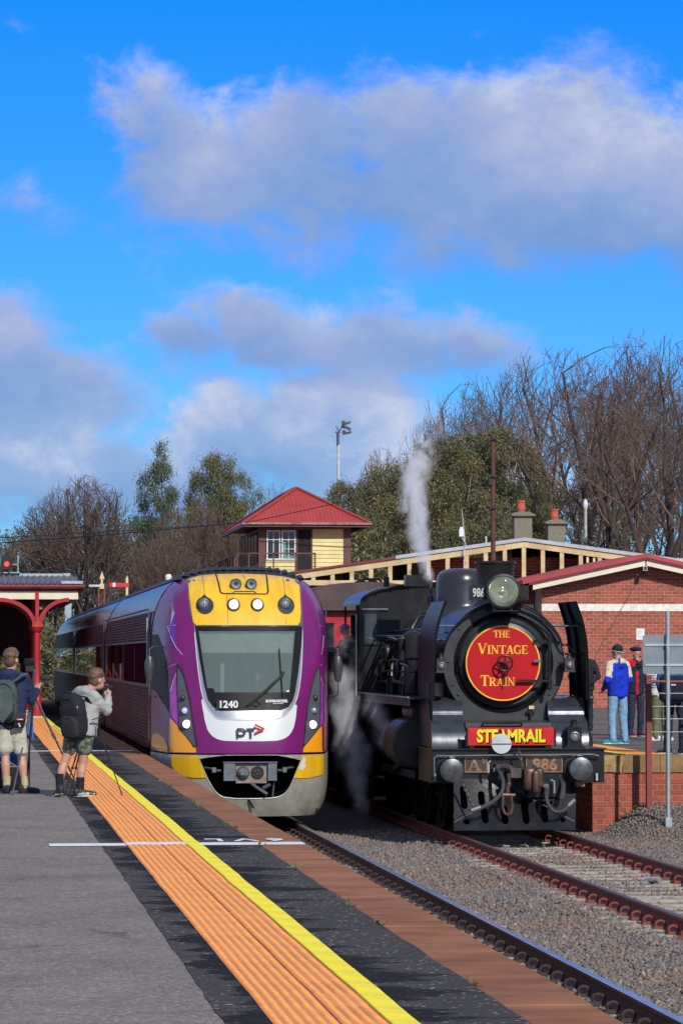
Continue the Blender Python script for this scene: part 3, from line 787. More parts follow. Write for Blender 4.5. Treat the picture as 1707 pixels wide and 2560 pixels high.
# ---------------------------------------------------------------- low brick building with gable end
gb = thing('brick_building', (20.9, 112, 1.06), 'red brick platform building with cream barge boards and a white painted band', 'building')
YB = 110.0; gp = (20.89, 5.86)
gz = lambda x: gp[1]-.215*abs(x-gp[0])
def rake(xa, xb, d0, d1, y0, y1, nm, m):
    mb = MB(); mb.prism([(xa, gz(xa)+d0), (xb, gz(xb)+d0), (xb, gz(xb)+d1), (xa, gz(xa)+d1)], 'Y', y0, y1); return build(mb, nm, m, gb)
M_barge = mat('cream_barge', (.74, .68, .50), .55, col2=(.64, .57, .40), ns=2)
rake(17.33, gp[0]-.02, -.37, -.20, YB-.55, YB-.50, 'barge_board', M_barge); rake(gp[0]+.02, 24.5, -.37, -.20, YB-.55, YB-.50, 'barge_board', M_barge)
rake(17.2, gp[0]-.002, -.198, -.13, YB-.60, YB-.49, 'verge_trim', mat('purple_trim', (.16, .02, .045), .5)); rake(gp[0]+.002, 24.6, -.198, -.13, YB-.60, YB-.49, 'verge_trim', _M['purple_trim'])
rake(17.0, gp[0]-.001, -.128, .0, YB-.62, YB+9, 'roof_sheet', M_redroof); rake(gp[0]+.001, 24.8, -.128, .0, YB-.62, YB+9, 'roof_sheet', M_redroof)
mb = MB(); mb.prism([(17.72, .9), (25, .9), (25, gz(25)-.2), (gp[0], gp[1]-.2), (17.72, gz(17.72)-.2)], 'Y', YB+.010, YB+9); build(mb, 'wall', M_mortar, gb)
mb = MB(); mb.box(15.0, 17.719, YB+1.6, YB+9, .9, 4.9); build(mb, 'recessed_wall', mat('shaded_brick', (.30, .075, .045), .9, col2=(.2, .05, .03), ns=5), gb)  # recess shaped for its shadow; brick colour is darkened for shade too
ins = lambda x, z: z < gz(x)-.22 and not (4.06 < z < 4.31)
brick_wall(gb, 17.70, 23.2, .96, 5.7, YB, .104, .25, 's', inside=ins, keep=lambda x, z: 3.0 < z < 5.3 and 17.9 < x < 21.7, tck=.05)
brick_wall(gb, 15.0, 17.69, 3.0, 4.9, YB+1.55, .104, .25, 's', keep=lambda x, z: False, tck=.05)
mb = MB(); mb.box(17.69, 25, YB-.012, YB+.009, 4.075, 4.30); mb.box(15.0, 17.68, YB+1.53, YB+1.599, 4.075, 4.30); build(mb, 'painted_band', mat('white_band', (.80, .78, .70), .6), gb)
mb = MB(); mb.box(20.68, 20.94, YB-.012, YB-.003, 3.18, 3.53); nt = build(mb, 'paper_notice', M_white, label='white paper notice on the brick wall left of the grey sign', cat='notice')
mb = MB()
r_ = random.Random(2)
for k in range(7): mb.box(20.72, 20.72+r_.uniform(.05, .16), YB-.0145, YB-.0125, 3.24+k*.036, 3.246+k*.036)
build(mb, 'notice_print', mat('grey_ink', (.25, .27, .30), .8), nt)
fl = thing('floodlight', (20.86, YB-.3, 5.2), 'white security floodlight with cabling under the gable peak', 'floodlight')
mb = MB(); mb.box(20.80, 20.92, YB-.62, YB-.45, 5.33, 5.47); mb.box(20.845, 20.875, YB-.46, YB-.02, 5.42, 5.45); build(mb, 'housing', M_white, fl)
mb = MB(); mb.box(20.815, 20.905, YB-.628, YB-.618, 5.345, 5.455); build(mb, 'lens', M_black, fl)
mb = MB(); mb.tube([(20.86, YB-.45, 5.36), (20.80, YB-.35, 5.25), (20.90, YB-.2, 5.2), (20.88, YB-.03, 5.3)], .014, 5); mb.box(20.6, 20.75, YB-.5, YB-.02, 5.43, 5.52); mb.box(20.95, 21.1, YB-.5, YB-.02, 5.46, 5.55); build(mb, 'cable', M_black, fl)
mb = MB(); mb.tube([(20.84, YB-.02, 5.25), (19.5, YB-.018, 2.9), (19.2, YB-.018, 2.2)], .012, 5); build(mb, 'wall_line', mat('dark_line', (.12, .1, .1), .7), gb)  # thin dark line running diagonally down the wall
mb = MB()
for k in range(4): mb.box(20.5+k*.22, 20.58+k*.22, YB+8.0, YB+8.1, 5.8, 6.12)
build(mb, 'ridge_vent', M_cream, gb)

# ---------------------------------------------------------------- platform verandah on the left
cn = thing('platform_verandah', (1.0, 105, PT), 'red and cream platform verandah with cast iron posts on the left platform', 'verandah')
YC = 92.0
mb = MB(); mb.box(-8, 2.73, YC-.03, YC+.03, 4.13, 4.335); mb.box(2.67, 2.73, YC+.031, YC+30, 4.13, 4.335); build(mb, 'fascia_board', M_barge, cn)
mb = MB(); mb.box(-8, 2.72, YC-.045, YC+.02, 4.337, 4.385); build(mb, 'bed_mould', M_brown, cn)
mb = MB(); mb.prism([(YC-.20, 4.41), (YC-.03, 4.387), (YC-.03, 4.49), (YC-.20, 4.50), (YC-.22, 4.46)], 'X', -8, 2.9); mb.prism([(2.75, 4.387), (2.90, 4.41), (2.92, 4.46), (2.90, 4.50), (2.75, 4.49)], 'Y', YC-.02, YC+30); build(mb, 'gutter', M_maroon, cn)
mb = MB(); corr(mb, -8, 2.75, YC-.14, YC+2.2, 4.515, 4.78, pitch=.16, amp=.022); build(mb, 'roof_sheet', mat('weathered_iron', (.17, .13, .15), .55, .2, col2=(.10, .075, .09), ns=4), cn)
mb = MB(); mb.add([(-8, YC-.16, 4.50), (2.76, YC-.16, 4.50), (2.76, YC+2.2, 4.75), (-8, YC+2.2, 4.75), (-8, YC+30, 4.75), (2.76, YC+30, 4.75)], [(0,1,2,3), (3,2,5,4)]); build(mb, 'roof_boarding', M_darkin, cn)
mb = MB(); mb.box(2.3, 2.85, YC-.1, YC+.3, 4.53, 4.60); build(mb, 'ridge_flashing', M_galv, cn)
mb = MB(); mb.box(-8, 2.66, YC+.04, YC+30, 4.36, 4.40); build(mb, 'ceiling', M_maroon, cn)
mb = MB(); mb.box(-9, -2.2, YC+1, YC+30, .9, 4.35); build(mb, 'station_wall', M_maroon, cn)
def vpost(y, full=True):
    x = 1.68
    mb = MB(); mb.lathe([(.0, PT), (.16, PT), (.16, PT+.10), (.125, PT+.14), (.125, PT+.55), (.10, PT+.60), (.088, PT+1.4), (.082, 3.27), (.11, 3.29), (.135, 3.33), (.15, 3.36), (.17, 3.42), (.0, 3.42)], (x, y, 0), n=16); p = build(mb, 'post', M_redpost, cn)
    mb = MB(); mb.box(x-.22, x+.14, y-.18, y+.18, PT+.001, PT+.06); build(mb, 'post_base', mat('pale_plinth', (.5, .48, .44), .8), p)
    if full:
        mb = MB()
        for dx, h in ((-.10, .11), (-.045, .16), (.0, .24), (.045, .16), (.10, .11)): mb.prism([(x+dx-.022, 3.421), (x+dx+.022, 3.421), (x+dx+.016, 3.42+h*.7), (x+dx, 3.42+h), (x+dx-.016, 3.42+h*.7)], 'Y', y-.16, y-.10)
        build(mb, 'capital_leaves', mat('bright_red_leaf', (.60, .07, .035), .5), p)
    def arc(x_end, nm):
        sgn = 1 if x_end > x else -1; w = abs(x_end-x)-.06; o = []; q = []
        for k in range(13):
            t = k/12*math.pi/2; o.append((x+sgn*(.06+w*(1-math.cos(t))), 3.42+.70*math.sin(t)))
        for k in range(13):
            t = k/12*math.pi/2; q.append((x+sgn*(.06+.12+(w-.10)*(1-math.cos(t))*.96), 3.42+.70*min(1, math.sin(t)*1.0+.0)))
        poly = o+[(x+sgn*(w+.06), 4.128)]+[(x+sgn*.06, 4.128)] if nm == 'spandrel' else None
        mb = MB()
        for k in range(12):
            a_, b_ = o[k], o[k+1]; mb.beam((a_[0], y, a_[1]), (b_[0], y, b_[1]), .10, .10, up=(0, 1, 0))
        return build(mb, 'curved_bracket', M_redpost, cn)
    arc(2.5, 'b'); arc(.70, 'b')
    mb = MB(); mb.box(x-.045, x+.045, y-.07, y+.07, 3.42, 4.36); build(mb, 'king_post', M_redpost, cn)
vpost(YC)
for k in range(1, 6): vpost(YC+5*k, k < 2)
# dark timber arch panels between the inner frames
for k in range(4):
    yy = YC+6+5*k; mb = MB()
    pr = [(1.55, 2.45)]
    for t in range(0, 11): a_ = t/10*math.pi/2; pr.append((1.45-2.2*math.sin(a_)**1.4, 2.45+1.65*(1-math.cos(a_))**.75))
    pr += [(-.75, 4.35), (1.55, 4.35)]
    mb.prism(pr, 'Y', yy, yy+.06); build(mb, 'arch_panel', mat('dark_maroon_timber', (.035, .010, .012), .8), cn)

# ---------------------------------------------------------------- signals, masts, poles, wires
M_steelblue = mat('blue_grey_steel', (.36, .46, .50), .5, .2, col2=(.28, .36, .40), ns=3)
gt = thing('signal_gantry', (5.4, 200, -.4), 'grey steel signal gantry truss spanning the line behind the verandah roof', 'gantry')
mb = MB(); mb.box(-6, 5.46, 199.9, 200.1, 7.12, 7.28); mb.box(-6, 5.2, 199.92, 200.08, 6.35, 6.47); build(mb, 'chord', M_steelblue, gt)
mb = MB()
for k in range(8):
    x = 4.9-k*1.35; mb.beam((x, 200, 7.1), (x-.55, 200, 6.5), .09, .09); mb.beam((x-1.25, 200, 7.1), (x-.75, 200, 6.5), .09, .09)
build(mb, 'lattice', M_steelblue, gt, kind='stuff')
mb = MB(); mb.box(5.20, 5.56, 199.8, 200.2, -.6, 6.9); mb.box(5.1, 5.5, 199.75, 200.25, 6.9, 7.3); build(mb, 'leg', M_steelblue, gt)
mb = MB(); mb.box(1.0, 1.05, 199.4, 199.45, 7.28, 8.3); mb.box(2.55, 2.6, 199.4, 199.45, 7.28, 8.3); mb.box(1.0, 2.6, 199.4, 199.45, 7.75, 7.8); mb.box(.8, 2.7, 199.3, 200.2, 7.29, 7.34); build(mb, 'cage', M_steelblue, gt)
sg = thing('railway_signal', (1.94, 199.5, 7.3), 'black colour light signal showing red on the gantry', 'signal')
mb = MB(); pr = [(1.94+.32*math.cos(a), 8.0+.32*math.sin(a)*1.0) for a in np.linspace(0, math.pi, 12)]+[(1.62, 7.6), (1.76, 7.5), (2.12, 7.5), (2.26, 7.6)]
mb.prism(pr, 'Y', 199.3, 199.42); mb.tube([(1.94, 199.46, 7.3), (1.94, 199.46, 7.6)], .06, 8); mb.box(1.6, 1.75, 199.3, 199.4, 6.9, 7.5); mb.box(2.0, 2.1, 199.3, 199.4, 6.9, 7.5); build(mb, 'backboard', M_black, sg)
mb = MB(); mb.lathe([(0, 0), (.13, 0), (.14, .05), (.0, .06)], (1.94, 199.24, 7.80), 'Y', 16); build(mb, 'red_lamp', emis('red_signal_light', (1, .03, .03), 4, (.6, .02, .02)), sg)
mb = MB(); mb.lathe([(.17, -.16), (.17, .0), (.15, .0), (.15, -.16)], (1.94, 199.3, 7.80), 'Y', 12, a0=0, a1=math.pi); mb.box(1.86, 2.02, 199.27, 199.3, 7.5, 7.6); build(mb, 'hood', M_black, sg)

se = thing('semaphore_signal', (7.8, 180, -.4), 'semaphore signal with horizontal red arm carrying a white stripe', 'signal')
mb = MB(); mb.box(6.92, 7.9, 179.86, 179.89, 6.16, 6.36); arm = build(mb, 'arm', mat('signal_red', (.72, .022, .025), .5), se)
mb = MB(); mb.box(7.08, 7.21, 179.85, 179.859, 6.16, 6.36); build(mb, 'stripe', M_white, arm)
mb = MB(); mb.box(7.74, 7.86, 179.9, 180.02, -.6, 6.5); mb.prism([(7.72, 6.5), (7.88, 6.5), (7.80, 6.75)], 'Y', 179.88, 180.04); build(mb, 'post', M_cream, se)
mb = MB(); mb.lathe([(0, 0), (.10, 0), (.10, .05), (0, .05)], (8.02, 179.85, 6.22), 'Y', 12); build(mb, 'spectacle', M_black, se)
se2 = thing('semaphore_signal', (6.59, 182, -.4), 'rust red lattice semaphore post with a short pale arm left of the red arm', 'signal')
mb = MB()
for dx in (-.14, .14): mb.box(6.6+dx-.035, 6.6+dx+.035, 182, 182.07, -.6, 6.1)
for k in range(10): mb.beam((6.46, 182.03, 2+k*.4), (6.74, 182.03, 2.4+k*.4), .03, .03)
build(mb, 'lattice_post', M_rustR, se2)
mb = MB(); mb.box(5.95, 6.55, 181.9, 181.94, 6.2, 6.31); build(mb, 'arm', M_ltgrey, se2)
mb = MB(); mb.box(6.5, 6.72, 181.95, 182.1, 6.1, 6.35); mb.prism([(6.48, 6.6), (6.74, 6.6), (6.61, 7.0)], 'Y', 181.95, 182.1); mb.box(6.56, 6.66, 181.97, 182.08, 6.35, 6.6); build(mb, 'finial', M_cream, se2)

lm = thing('floodlight_mast', (19.55, 190, -.5), 'tall grey lighting mast with a cluster of floodlights above the signal box', 'light mast')
mb = MB(); mb.tube([(19.55, 190, -.6), (19.55, 190, 10), (19.55, 190, 14.0)], [.18, .11, .075], 10); mp_ = build(mb, 'mast', mat('mast_grey', (.55, .62, .64), .5), lm)
mb = MB(); mb.tube([(19.52, 190, 13.95), (19.52, 190, 14.7)], .075, 8); mb.box(19.38, 19.66, 189.9, 190.1, 14.65, 14.72); mb.beam((19.6, 190, 14.72), (19.42, 190, 15.0), .07, .07); build(mb, 'mast_head', mat('dark_mast', (.08, .11, .15), .5), lm)
for (dx, dz, tl) in ((.38, .72, -.3), (.42, .45, .5), (.42, .12, -.15)):
    mb = MB(); mb.obox((19.66+dx*.8, 189.9, 14.55+dz*.85), (.46, .4, .10), ry=tl, mi=0); mb.obox((19.5+dx*.8, 189.9, 14.6+dz*.85), (.15, .3, .16), ry=tl); build(mb, 'floodlight', mat('flood_dark', (.06, .075, .07), .4), lm)
    mb = MB(); mb.obox((19.68+dx*.8, 189.9, 14.485+dz*.85), (.38, .34, .02), ry=tl); build(mb, 'glass', M_ltgrey, lm)
mb = MB(); mb.beam((19.58, 189.95, 14.7), (19.9, 189.95, 15.3), .05, .05); build(mb, 'bracket', M_black, lm)

rp = thing('rusty_pole', (16.47, 112, PTR), 'tall rusty steel pole with step brackets behind the engine funnel', 'pole')
mb = MB(); mb.tube([(16.46, 112, 1), (16.46, 112, 9.7)], [.085, .07], 10); build(mb, 'shaft', mat('rust_brown', (.13, .045, .028), .8, col2=(.08, .03, .02), ns=3), rp)
for z in (9.55, 8.35, 7.35): mb = MB(); mb.box(16.36, 16.57, 111.85, 112.0, z, z+.07); build(mb, 'bracket', M_black, rp)
mb = MB(); mb.box(16.33, 16.42, 111.8, 112, 8.1, 8.3); build(mb, 'junction_box', M_black, rp)
wp = thing('white_pole', (22.55, 130, 0), 'slim white pole with a bulb cap in front of the bare trees', 'pole')
mb = MB(); mb.lathe([(.075, 0), (.060, 8.1), (.085, 8.14), (.10, 8.22), (.10, 8.32), (.05, 8.46), (0, 8.48)], (22.55, 130, 0), n=12); build(mb, 'shaft', mat('pale_pole', (.58, .62, .62), .5), wp)
mb = MB(); mb.lathe([(.04, 0), (.035, 7.0), (0, 7.02)], (18.55, 128, 0), n=8); build(mb, 'white_pole', _M['pale_pole'], label='thin pale pole between the two chimneys', cat='pole')
mb = MB(); mb.box(17.06, 17.16, 112.9, 113.0, 1, 5.6); mb.box(17.17, 17.23, 112.9, 112.95, 1, 5.4); build(mb, 'white_pole', M_white, label='short white downpipe beside the engine funnel', cat='downpipe')
def wire(pts, label, r=.016):
    q = []
    for i in range(len(pts)-1):
        a_, b_ = Vector(pts[i]), Vector(pts[i+1])
        for k in range(12):
            t = k/12; p = a_.lerp(b_, t); p.z -= .12*4*t*(1-t)*((b_-a_).length/10)**2*.25; q.append(p)
    q.append(Vector(pts[-1]))
    mb = MB(); mb.tube(q, r, 5); build(mb, 'overhead_wire', M_black, label=label, cat='wire')
wire([(-6, 129.2, 6.85), (.99, 129.2, 6.75), (9.75, 129.2, 7.53)], 'lower black wire running to the corner of the signal box roof', .022)
wire([(-6, 131, 7.0), (1.0, 131, 7.0), (9.8, 131.5, 7.6)], 'upper black wire running left from the signal box eaves')
wire([(9.86, 129.1, 7.5), (15.2, 127, 8.65)], 'thin wire crossing in front of the red signal box roof')
# ---------------------------------------------------------------- fence and sign at the end of the right platform
fc = thing('platform_fence', (11.5, 56.6, 0), 'dark red post and wire fence at the end of the right platform', 'fence')
M_post = mat('red_oxide_post', (.23, .045, .040), .6, col2=(.17, .035, .032), ns=4)
for x, in ((10.83,), (13.3,)):
    mb = MB(); mb.prism([(x-.042, 56.5), (x+.042, 56.5), (x+.042, 56.62), (x-.042, 56.62)], 'Z', -.3, 2.33); mb.box(x-.055, x+.055, 56.49, 56.63, 2.331, 2.36); build(mb, 'post', M_post, fc)
mb = MB(); mb.tube([(10.87, 56.56, 2.26), (13.3, 56.56, 2.24)], .022, 8); build(mb, 'top_rail', M_post, fc)
for z in (2.07, 1.86, 1.66, 1.45):
    mb = MB(); mb.tube([(10.87, 56.56, z), (13.3, 56.56, z-.005)], .006, 5); build(mb, 'wire', M_ltgrey, fc)
sn = thing('sign_board', (10.90, 55.35, 0), 'back of a grey metal sign on a galvanised pole by the platform end', 'sign')
mb = MB(); mb.tube([(10.895, 55.3, -.1), (10.90, 55.3, 3.37)], .034, 12); build(mb, 'pole', mat('galvanised_pole', (.45, .52, .55), .4, .5, col2=(.36, .42, .45), ns=6), sn)
def rrect(x0, x1, z0, z1, r, n=5):
    p = []
    for cx, cz, a in ((x1-r, z1-r, 0), (x0+r, z1-r, 90), (x0+r, z0+r, 180), (x1-r, z0+r, 270)):
        for k in range(n+1): t = R(a+90*k/n); p.append((cx+r*math.cos(t), cz+r*math.sin(t)))
    return p
mb = MB(); mb.prism(rrect(10.51, 11.255, 2.385, 3.0, .035), 'Y', 55.355, 55.359); build(mb, 'panel', mat('sign_back', (.20, .235, .27), .5, .3, col2=(.165, .195, .23), ns=3), sn)
for z in (2.53, 2.845):
    mb = MB(); mb.box(10.54, 11.225, 55.338, 55.354, z-.018, z+.018); build(mb, 'channel', M_galv, sn)
    mb = MB(); mb.box(10.86, 10.94, 55.260, 55.337, z-.016, z+.016); build(mb, 'clamp', M_galv, sn)
mb = MB(); mb.box(10.845, 10.945, 55.24, 55.36, -.02, .13); build(mb, 'foot', mat('foot_grey', (.38, .45, .46), .5), sn)
# ---- diesel train nose surface (local x across from its centre line, z above rail)
def crom(tab, t):
    n = len(tab)
    if t <= tab[0][0]: return tab[0][1]
    if t >= tab[-1][0]: return tab[-1][1]
    for i in range(n-1):
        if t <= tab[i+1][0]: break
    x0, y0 = tab[i]; x1, y1 = tab[i+1]
    m0 = (y1-y0)/(x1-x0) if i == 0 else (y1-tab[i-1][1])/(x1-tab[i-1][0])
    m1 = (y1-y0)/(x1-x0) if i == n-2 else (tab[i+2][1]-y0)/(tab[i+2][0]-x0)
    h = x1-x0; s = (t-x0)/h
    return ((2*s**3-3*s*s+1)*y0 + (s**3-2*s*s+s)*h*m0 + (-2*s**3+3*s*s)*y1 + (s**3-s*s)*h*m1)
TW = [(0.10,1.27),(0.22,1.38),(0.5,1.445),(1.0,1.46),(2.7,1.46),(3.2,1.43),(3.43,1.38),(3.65,1.285),(3.82,1.16),(3.95,0.98),(4.03,0.76),(4.08,0.48),(4.10,0.0)]
TY = [(0.10,56.42),(0.5,56.22),(1.1,56.15),(1.6,56.22),(2.0,56.34),(3.2,56.85),(3.6,57.1),(3.85,57.4),(4.0,57.8),(4.07,58.15),(4.10,58.5)]
TX = 4.38; TYB = 58.5
def nose_w(z): return max(0.0, crom(TW, z))
def nose_y(x, z):
    w = max(nose_w(z), 1e-3); u = min(1.0, abs(x)/w)
    yc = crom(TY, z)
    p = 0.25*(u/0.84)**3 if u < 0.84 else 0.25+0.75*((u-0.84)/0.16)**1.1
    return yc + (TYB-yc)*p
# ================================================================== diesel railcar set on the left track
M_purple = mat('purple_paint', (.17, .010, .135), .30, col2=(.135, .012, .108), ns=2.2, coat=.18, spec=.3)
M_plum = mat('dark_plum_paint', (.050, .006, .016), .40, col2=(.034, .005, .013), ns=1.2, spec=.0)
M_troof = mat('plum_roof', (.050, .008, .022), .24, col2=(.034, .006, .018), ns=1.2, spec=.25)
M_flute = mat('plum_fluting', (.075, .009, .015), .5, col2=(.045, .006, .011), ns=1.5, spec=.03)
M_lilac = mat('bright_purple', (.36, .05, .42), .25, coat=.5)
M_tyel = mat('train_yellow', (.80, .48, .012), .38, col2=(.66, .37, .015), ns=2.6, coat=.3, stretch=(3, 1, .6))
M_torg = mat('train_orange', (.86, .36, .008), .32, col2=(.80, .32, .01), ns=2, coat=.4)
M_skirt = mat('dirty_silver_skirt', (.46, .47, .43), .45, .35, col2=(.33, .33, .28), ns=5, bump=.15)
M_silver = mat('silver_band', (.36, .39, .43), .30, .5, col2=(.30, .33, .37), ns=2)
M_twhite = mat('train_white', (.56, .60, .61), .38, col2=(.58, .61, .62), ns=3, coat=.3)
M_tblack = mat('screen_black', (.012, .013, .016), .45, spec=.12)
M_grey = mat('grey_moulding', (.085, .095, .11), .4, col2=(.07, .08, .09), ns=3)
M_rubber = mat('black_rubber', (.010, .010, .011), .6)
M_couple = mat('coupler_steel', (.30, .25, .23), .55, .5, col2=(.22, .15, .13), ns=8)
M_gsteel = mat('grey_steel', (.16, .18, .20), .45, .5, col2=(.12, .13, .14), ns=6)
M_lens = mat('lens_glass', (.30, .36, .34), .06, .3, col2=(.16, .21, .20), ns=30)
M_horn = mat('horn_grey', (.36, .43, .50), .35, .3)
M_warm = emis('warm_headlamp', (1.0, .72, .38), 1.6, (.9, .8, .6))
M_lamp = emis('white_headlamp', (1.0, .93, .70), 3.0, (.9, .9, .8))
M_lav = emis('lavender_lamp', (.50, .46, .95), .55, (.4, .38, .7))

tr = thing('diesel_train', (TX, 57.5, 0), 'purple diesel railcar train with yellow brow, silver chin and headlights on the left track', 'train')
def NS(x, z): return (TX+x, nose_y(x, z), z)
def NP(nm, poly, m, off, thick=.012, holes=(), step=.12, par=tr, rnd=0, label=None):
    if rnd: poly = round_poly(poly, rnd)
    mb = MB(); patch(mb, poly, NS, off, thick, holes, step); return build(mb, nm, m, par, label=label)
pane = [(-.773,3.07),(.777,3.071),(.731,2.717),(.647,2.094),(-.543,2.095),(-.56,2.16),(-.659,2.161),(-.723,2.639)]
recess = round_poly([(-.823,1.133),(.856,1.127),(.692,.719),(.613,.545),(.493,.45),(.296,.417),(-.382,.42),(-.536,.512),(-.651,.705),(-.698,.801)], 1)
recess = [(x, min(z, 1.105)) for x, z in recess]
def outline(z0, z1, dz=.05):
    zs = list(np.arange(z0, z1, dz))+[z1]; zs += [3.97, 4.01, 4.05, 4.075, 4.09] if z1 > 4 else []
    zs = sorted(set(round(float(q), 4) for q in zs))
    r_ = [(nose_w(z)-.0005, z) for z in zs]
    return r_ + [(-x, z) for x, z in reversed(r_) if x > 1e-3]
o_up = [p for p in outline(1.13, 4.098)]
bigpane = [(-.79,3.09),(.80,3.09),(.755,2.717),(.66,2.075),(-.57,2.075),(-.68,2.14),(-.745,2.639)]
mb = MB(); patch(mb, o_up, NS, 0, .03, [bigpane], .07); shell = build(mb, 'nose_shell', M_purple, tr)
mb = MB(); patch(mb, outline(.13, 1.108), NS, .0, .03, [recess], .07); skirt = build(mb, 'front_skirt', M_skirt, tr)
mb = MB(); patch(mb, outline(1.10, 1.135, .02), NS, -.012, .02, (), 0); build(mb, 'shadow_gap', M_rubber, tr)
mb = MB(); rr_ = [NS(x, z) for x, z in recess]; mb.tube([(p[0], p[1]-.005, p[2]) for p in rr_]+[rr_[0]], .007, 6, caps=False); build(mb, 'recess_rim', M_skirt, skirt)
# coloured panels
frame = NP('brow_surround', [(-.92,3.939),(-.661,4.009),(-.426,4.027),(-.028,4.036),(.392,4.022),(.655,3.99),(.96,3.935),(.922,3.63),(.91,3.141),(-.839,3.139),(-.908,3.426),(-.925,3.647)], M_grey, .006)
brow = NP('yellow_brow', [(-.89,3.92),(-.666,3.985),(-.432,4.004),(-.034,4.012),(.385,3.996),(.649,3.964),(.915,3.905),(.894,3.629),(.889,3.389),(.868,3.22),(.823,3.166),(-.804,3.164),(-.850,3.21),(-.87,3.366),(-.895,3.626)], M_tyel, .014, step=.09)
NP('chin_panel', [(-.756,1.959),(-.688,1.545),(-.615,1.42),(-.503,1.348),(-.351,1.326),(.387,1.324),(.548,1.36),(.651,1.436),(.726,1.59),(.78,1.99),(-.74,1.99)], M_twhite, .007, rnd=1)
NP('silver_surround', [(-.839,3.143),(.91,3.145),(.889,2.835),(.859,2.443),(.792,2.054),(.701,1.851),(.574,1.727),(.392,1.665),(-.385,1.66),(-.536,1.69),(-.665,1.844),(-.745,2.056),(-.793,2.444),(-.815,2.717)], M_silver, .014, holes=[bigpane])
surr = NP('windscreen_surround', [(-.827,3.147),(.902,3.149),(.871,2.835),(.804,2.404),(.74,2.093),(.694,1.958),(.619,1.862),(.496,1.814),(-.459,1.806),(-.571,1.864),(-.653,1.979),(-.713,2.25),(-.77,2.639)], M_tblack, .022, .02, holes=[pane], step=.09)
def ring(poly, rad, nm, m, par, off=.02):
    p = [NS(x, z) for x, z in poly]; mb = MB(); mb.tube([(q[0], q[1]-off, q[2]) for q in p]+[(p[0][0], p[0][1]-off, p[0][2])], rad, 5, caps=False); return build(mb, nm, m, par)
ring(round_poly([(-.839,3.143),(-.815,2.717),(-.793,2.444),(-.745,2.056),(-.665,1.844),(-.536,1.69),(-.385,1.66),(.392,1.665),(.574,1.727),(.701,1.851),(.792,2.054),(.859,2.443),(.889,2.835),(.91,3.145)], 1), .008, 'silver_edge', M_twhite, surr, .012)
# windscreen with the sun blind and cab behind
NP('windscreen', pane, glass('windscreen_glass', (.88, .94, .92), .30, base=(.20,.26,.25)), .018, .006, step=.2)  # pale diffuse base puts an even reflection haze into the glass
NP('sun_blind', [(-.76,3.065),(.765,3.065),(.735,2.72),(-.72,2.72)], mat('sage_blind', (.52, .56, .48), .8), -.06, .01, step=.3)
mb = MB(); mb.box(TX-1.05, TX+1.05, 58.1, 58.15, 1.2, 3.3); mb.box(TX-1.05, TX+1.05, 57.0, 58.099, 1.15, 1.199); mb.box(TX-1.09, TX-1.051, 57.6, 58.1, 1.2, 3.3); mb.box(TX+1.051, TX+1.09, 57.6, 58.1, 1.2, 3.3); build(mb, 'cab_lining', mat('cab_teal_grey', (.36, .44, .44), .8), tr)
mb = MB(); mb.box(TX-.62, TX+.66, 56.66, 56.9, 1.75, 2.02); build(mb, 'dashboard', M_tblack, tr)
mb = MB(); mb.box(TX-.42, TX-.36, 56.9, 56.95, 2.05, 2.55); build(mb, 'cab_lamp', M_ltgrey, tr)
NP('sticker', [(.60,2.10),(.64,2.10),(.64,2.125),(.60,2.125)], M_white, .03, .004, step=0)
# wipers
def np_(x, z, o): p = NS(x, z); return (p[0], p[1]-o, p[2])
for dx in (0, .045):
    mb = MB(); mb.tube([np_(-.07+dx, 1.875, .05), np_(.24+dx*.8, 2.12, .08), np_(.55, 2.40-dx*.4, .07)], .012, 6); w_ = build(mb, 'wiper_arm', M_rubber, tr)
mb = MB(); mb.tube([np_(.50, 2.79, .045), np_(.515, 2.40, .05), np_(.53, 2.02, .045)], .011, 6); mb.lathe([(0, -.03), (.03, -.03), (.03, .03), (0, .03)], np_(.545, 2.40, .07), 'Y', 8); build(mb, 'wiper_blade', M_rubber, w_)
mb = MB(); mb.tube([np_(.02, 1.91, .03), np_(.1, 1.87, .04), np_(.17, 1.91, .035), np_(.10, 1.96, .03)], .006, 5); build(mb, 'wiper_hose', M_rubber, w_)
mb = MB(); q = np_(-.342, 1.903, .058); mb.box(q[0]-.185, q[0]+.185, q[1]-.006, q[1]+.02, q[2]-.066, q[2]+.066); npl = build(mb, 'number_plate', M_rubber, tr)
mb = MB(); text_mesh(mb, '1240', (q[0], q[1]-.008, q[2]-.002), .155, .006, .004, 1.02); build(mb, 'lettering', M_white, npl)
mb = MB(); q = np_(.43, 1.955, .050); text_mesh(mb, 'BOMBARDIER', q, .058, .003, .003, .98); mb.box(q[0]-.06, q[0]+.11, q[1]-.002, q[1]+.004, q[2]-.042, q[2]-.034); build(mb, 'lettering', M_white, surr)
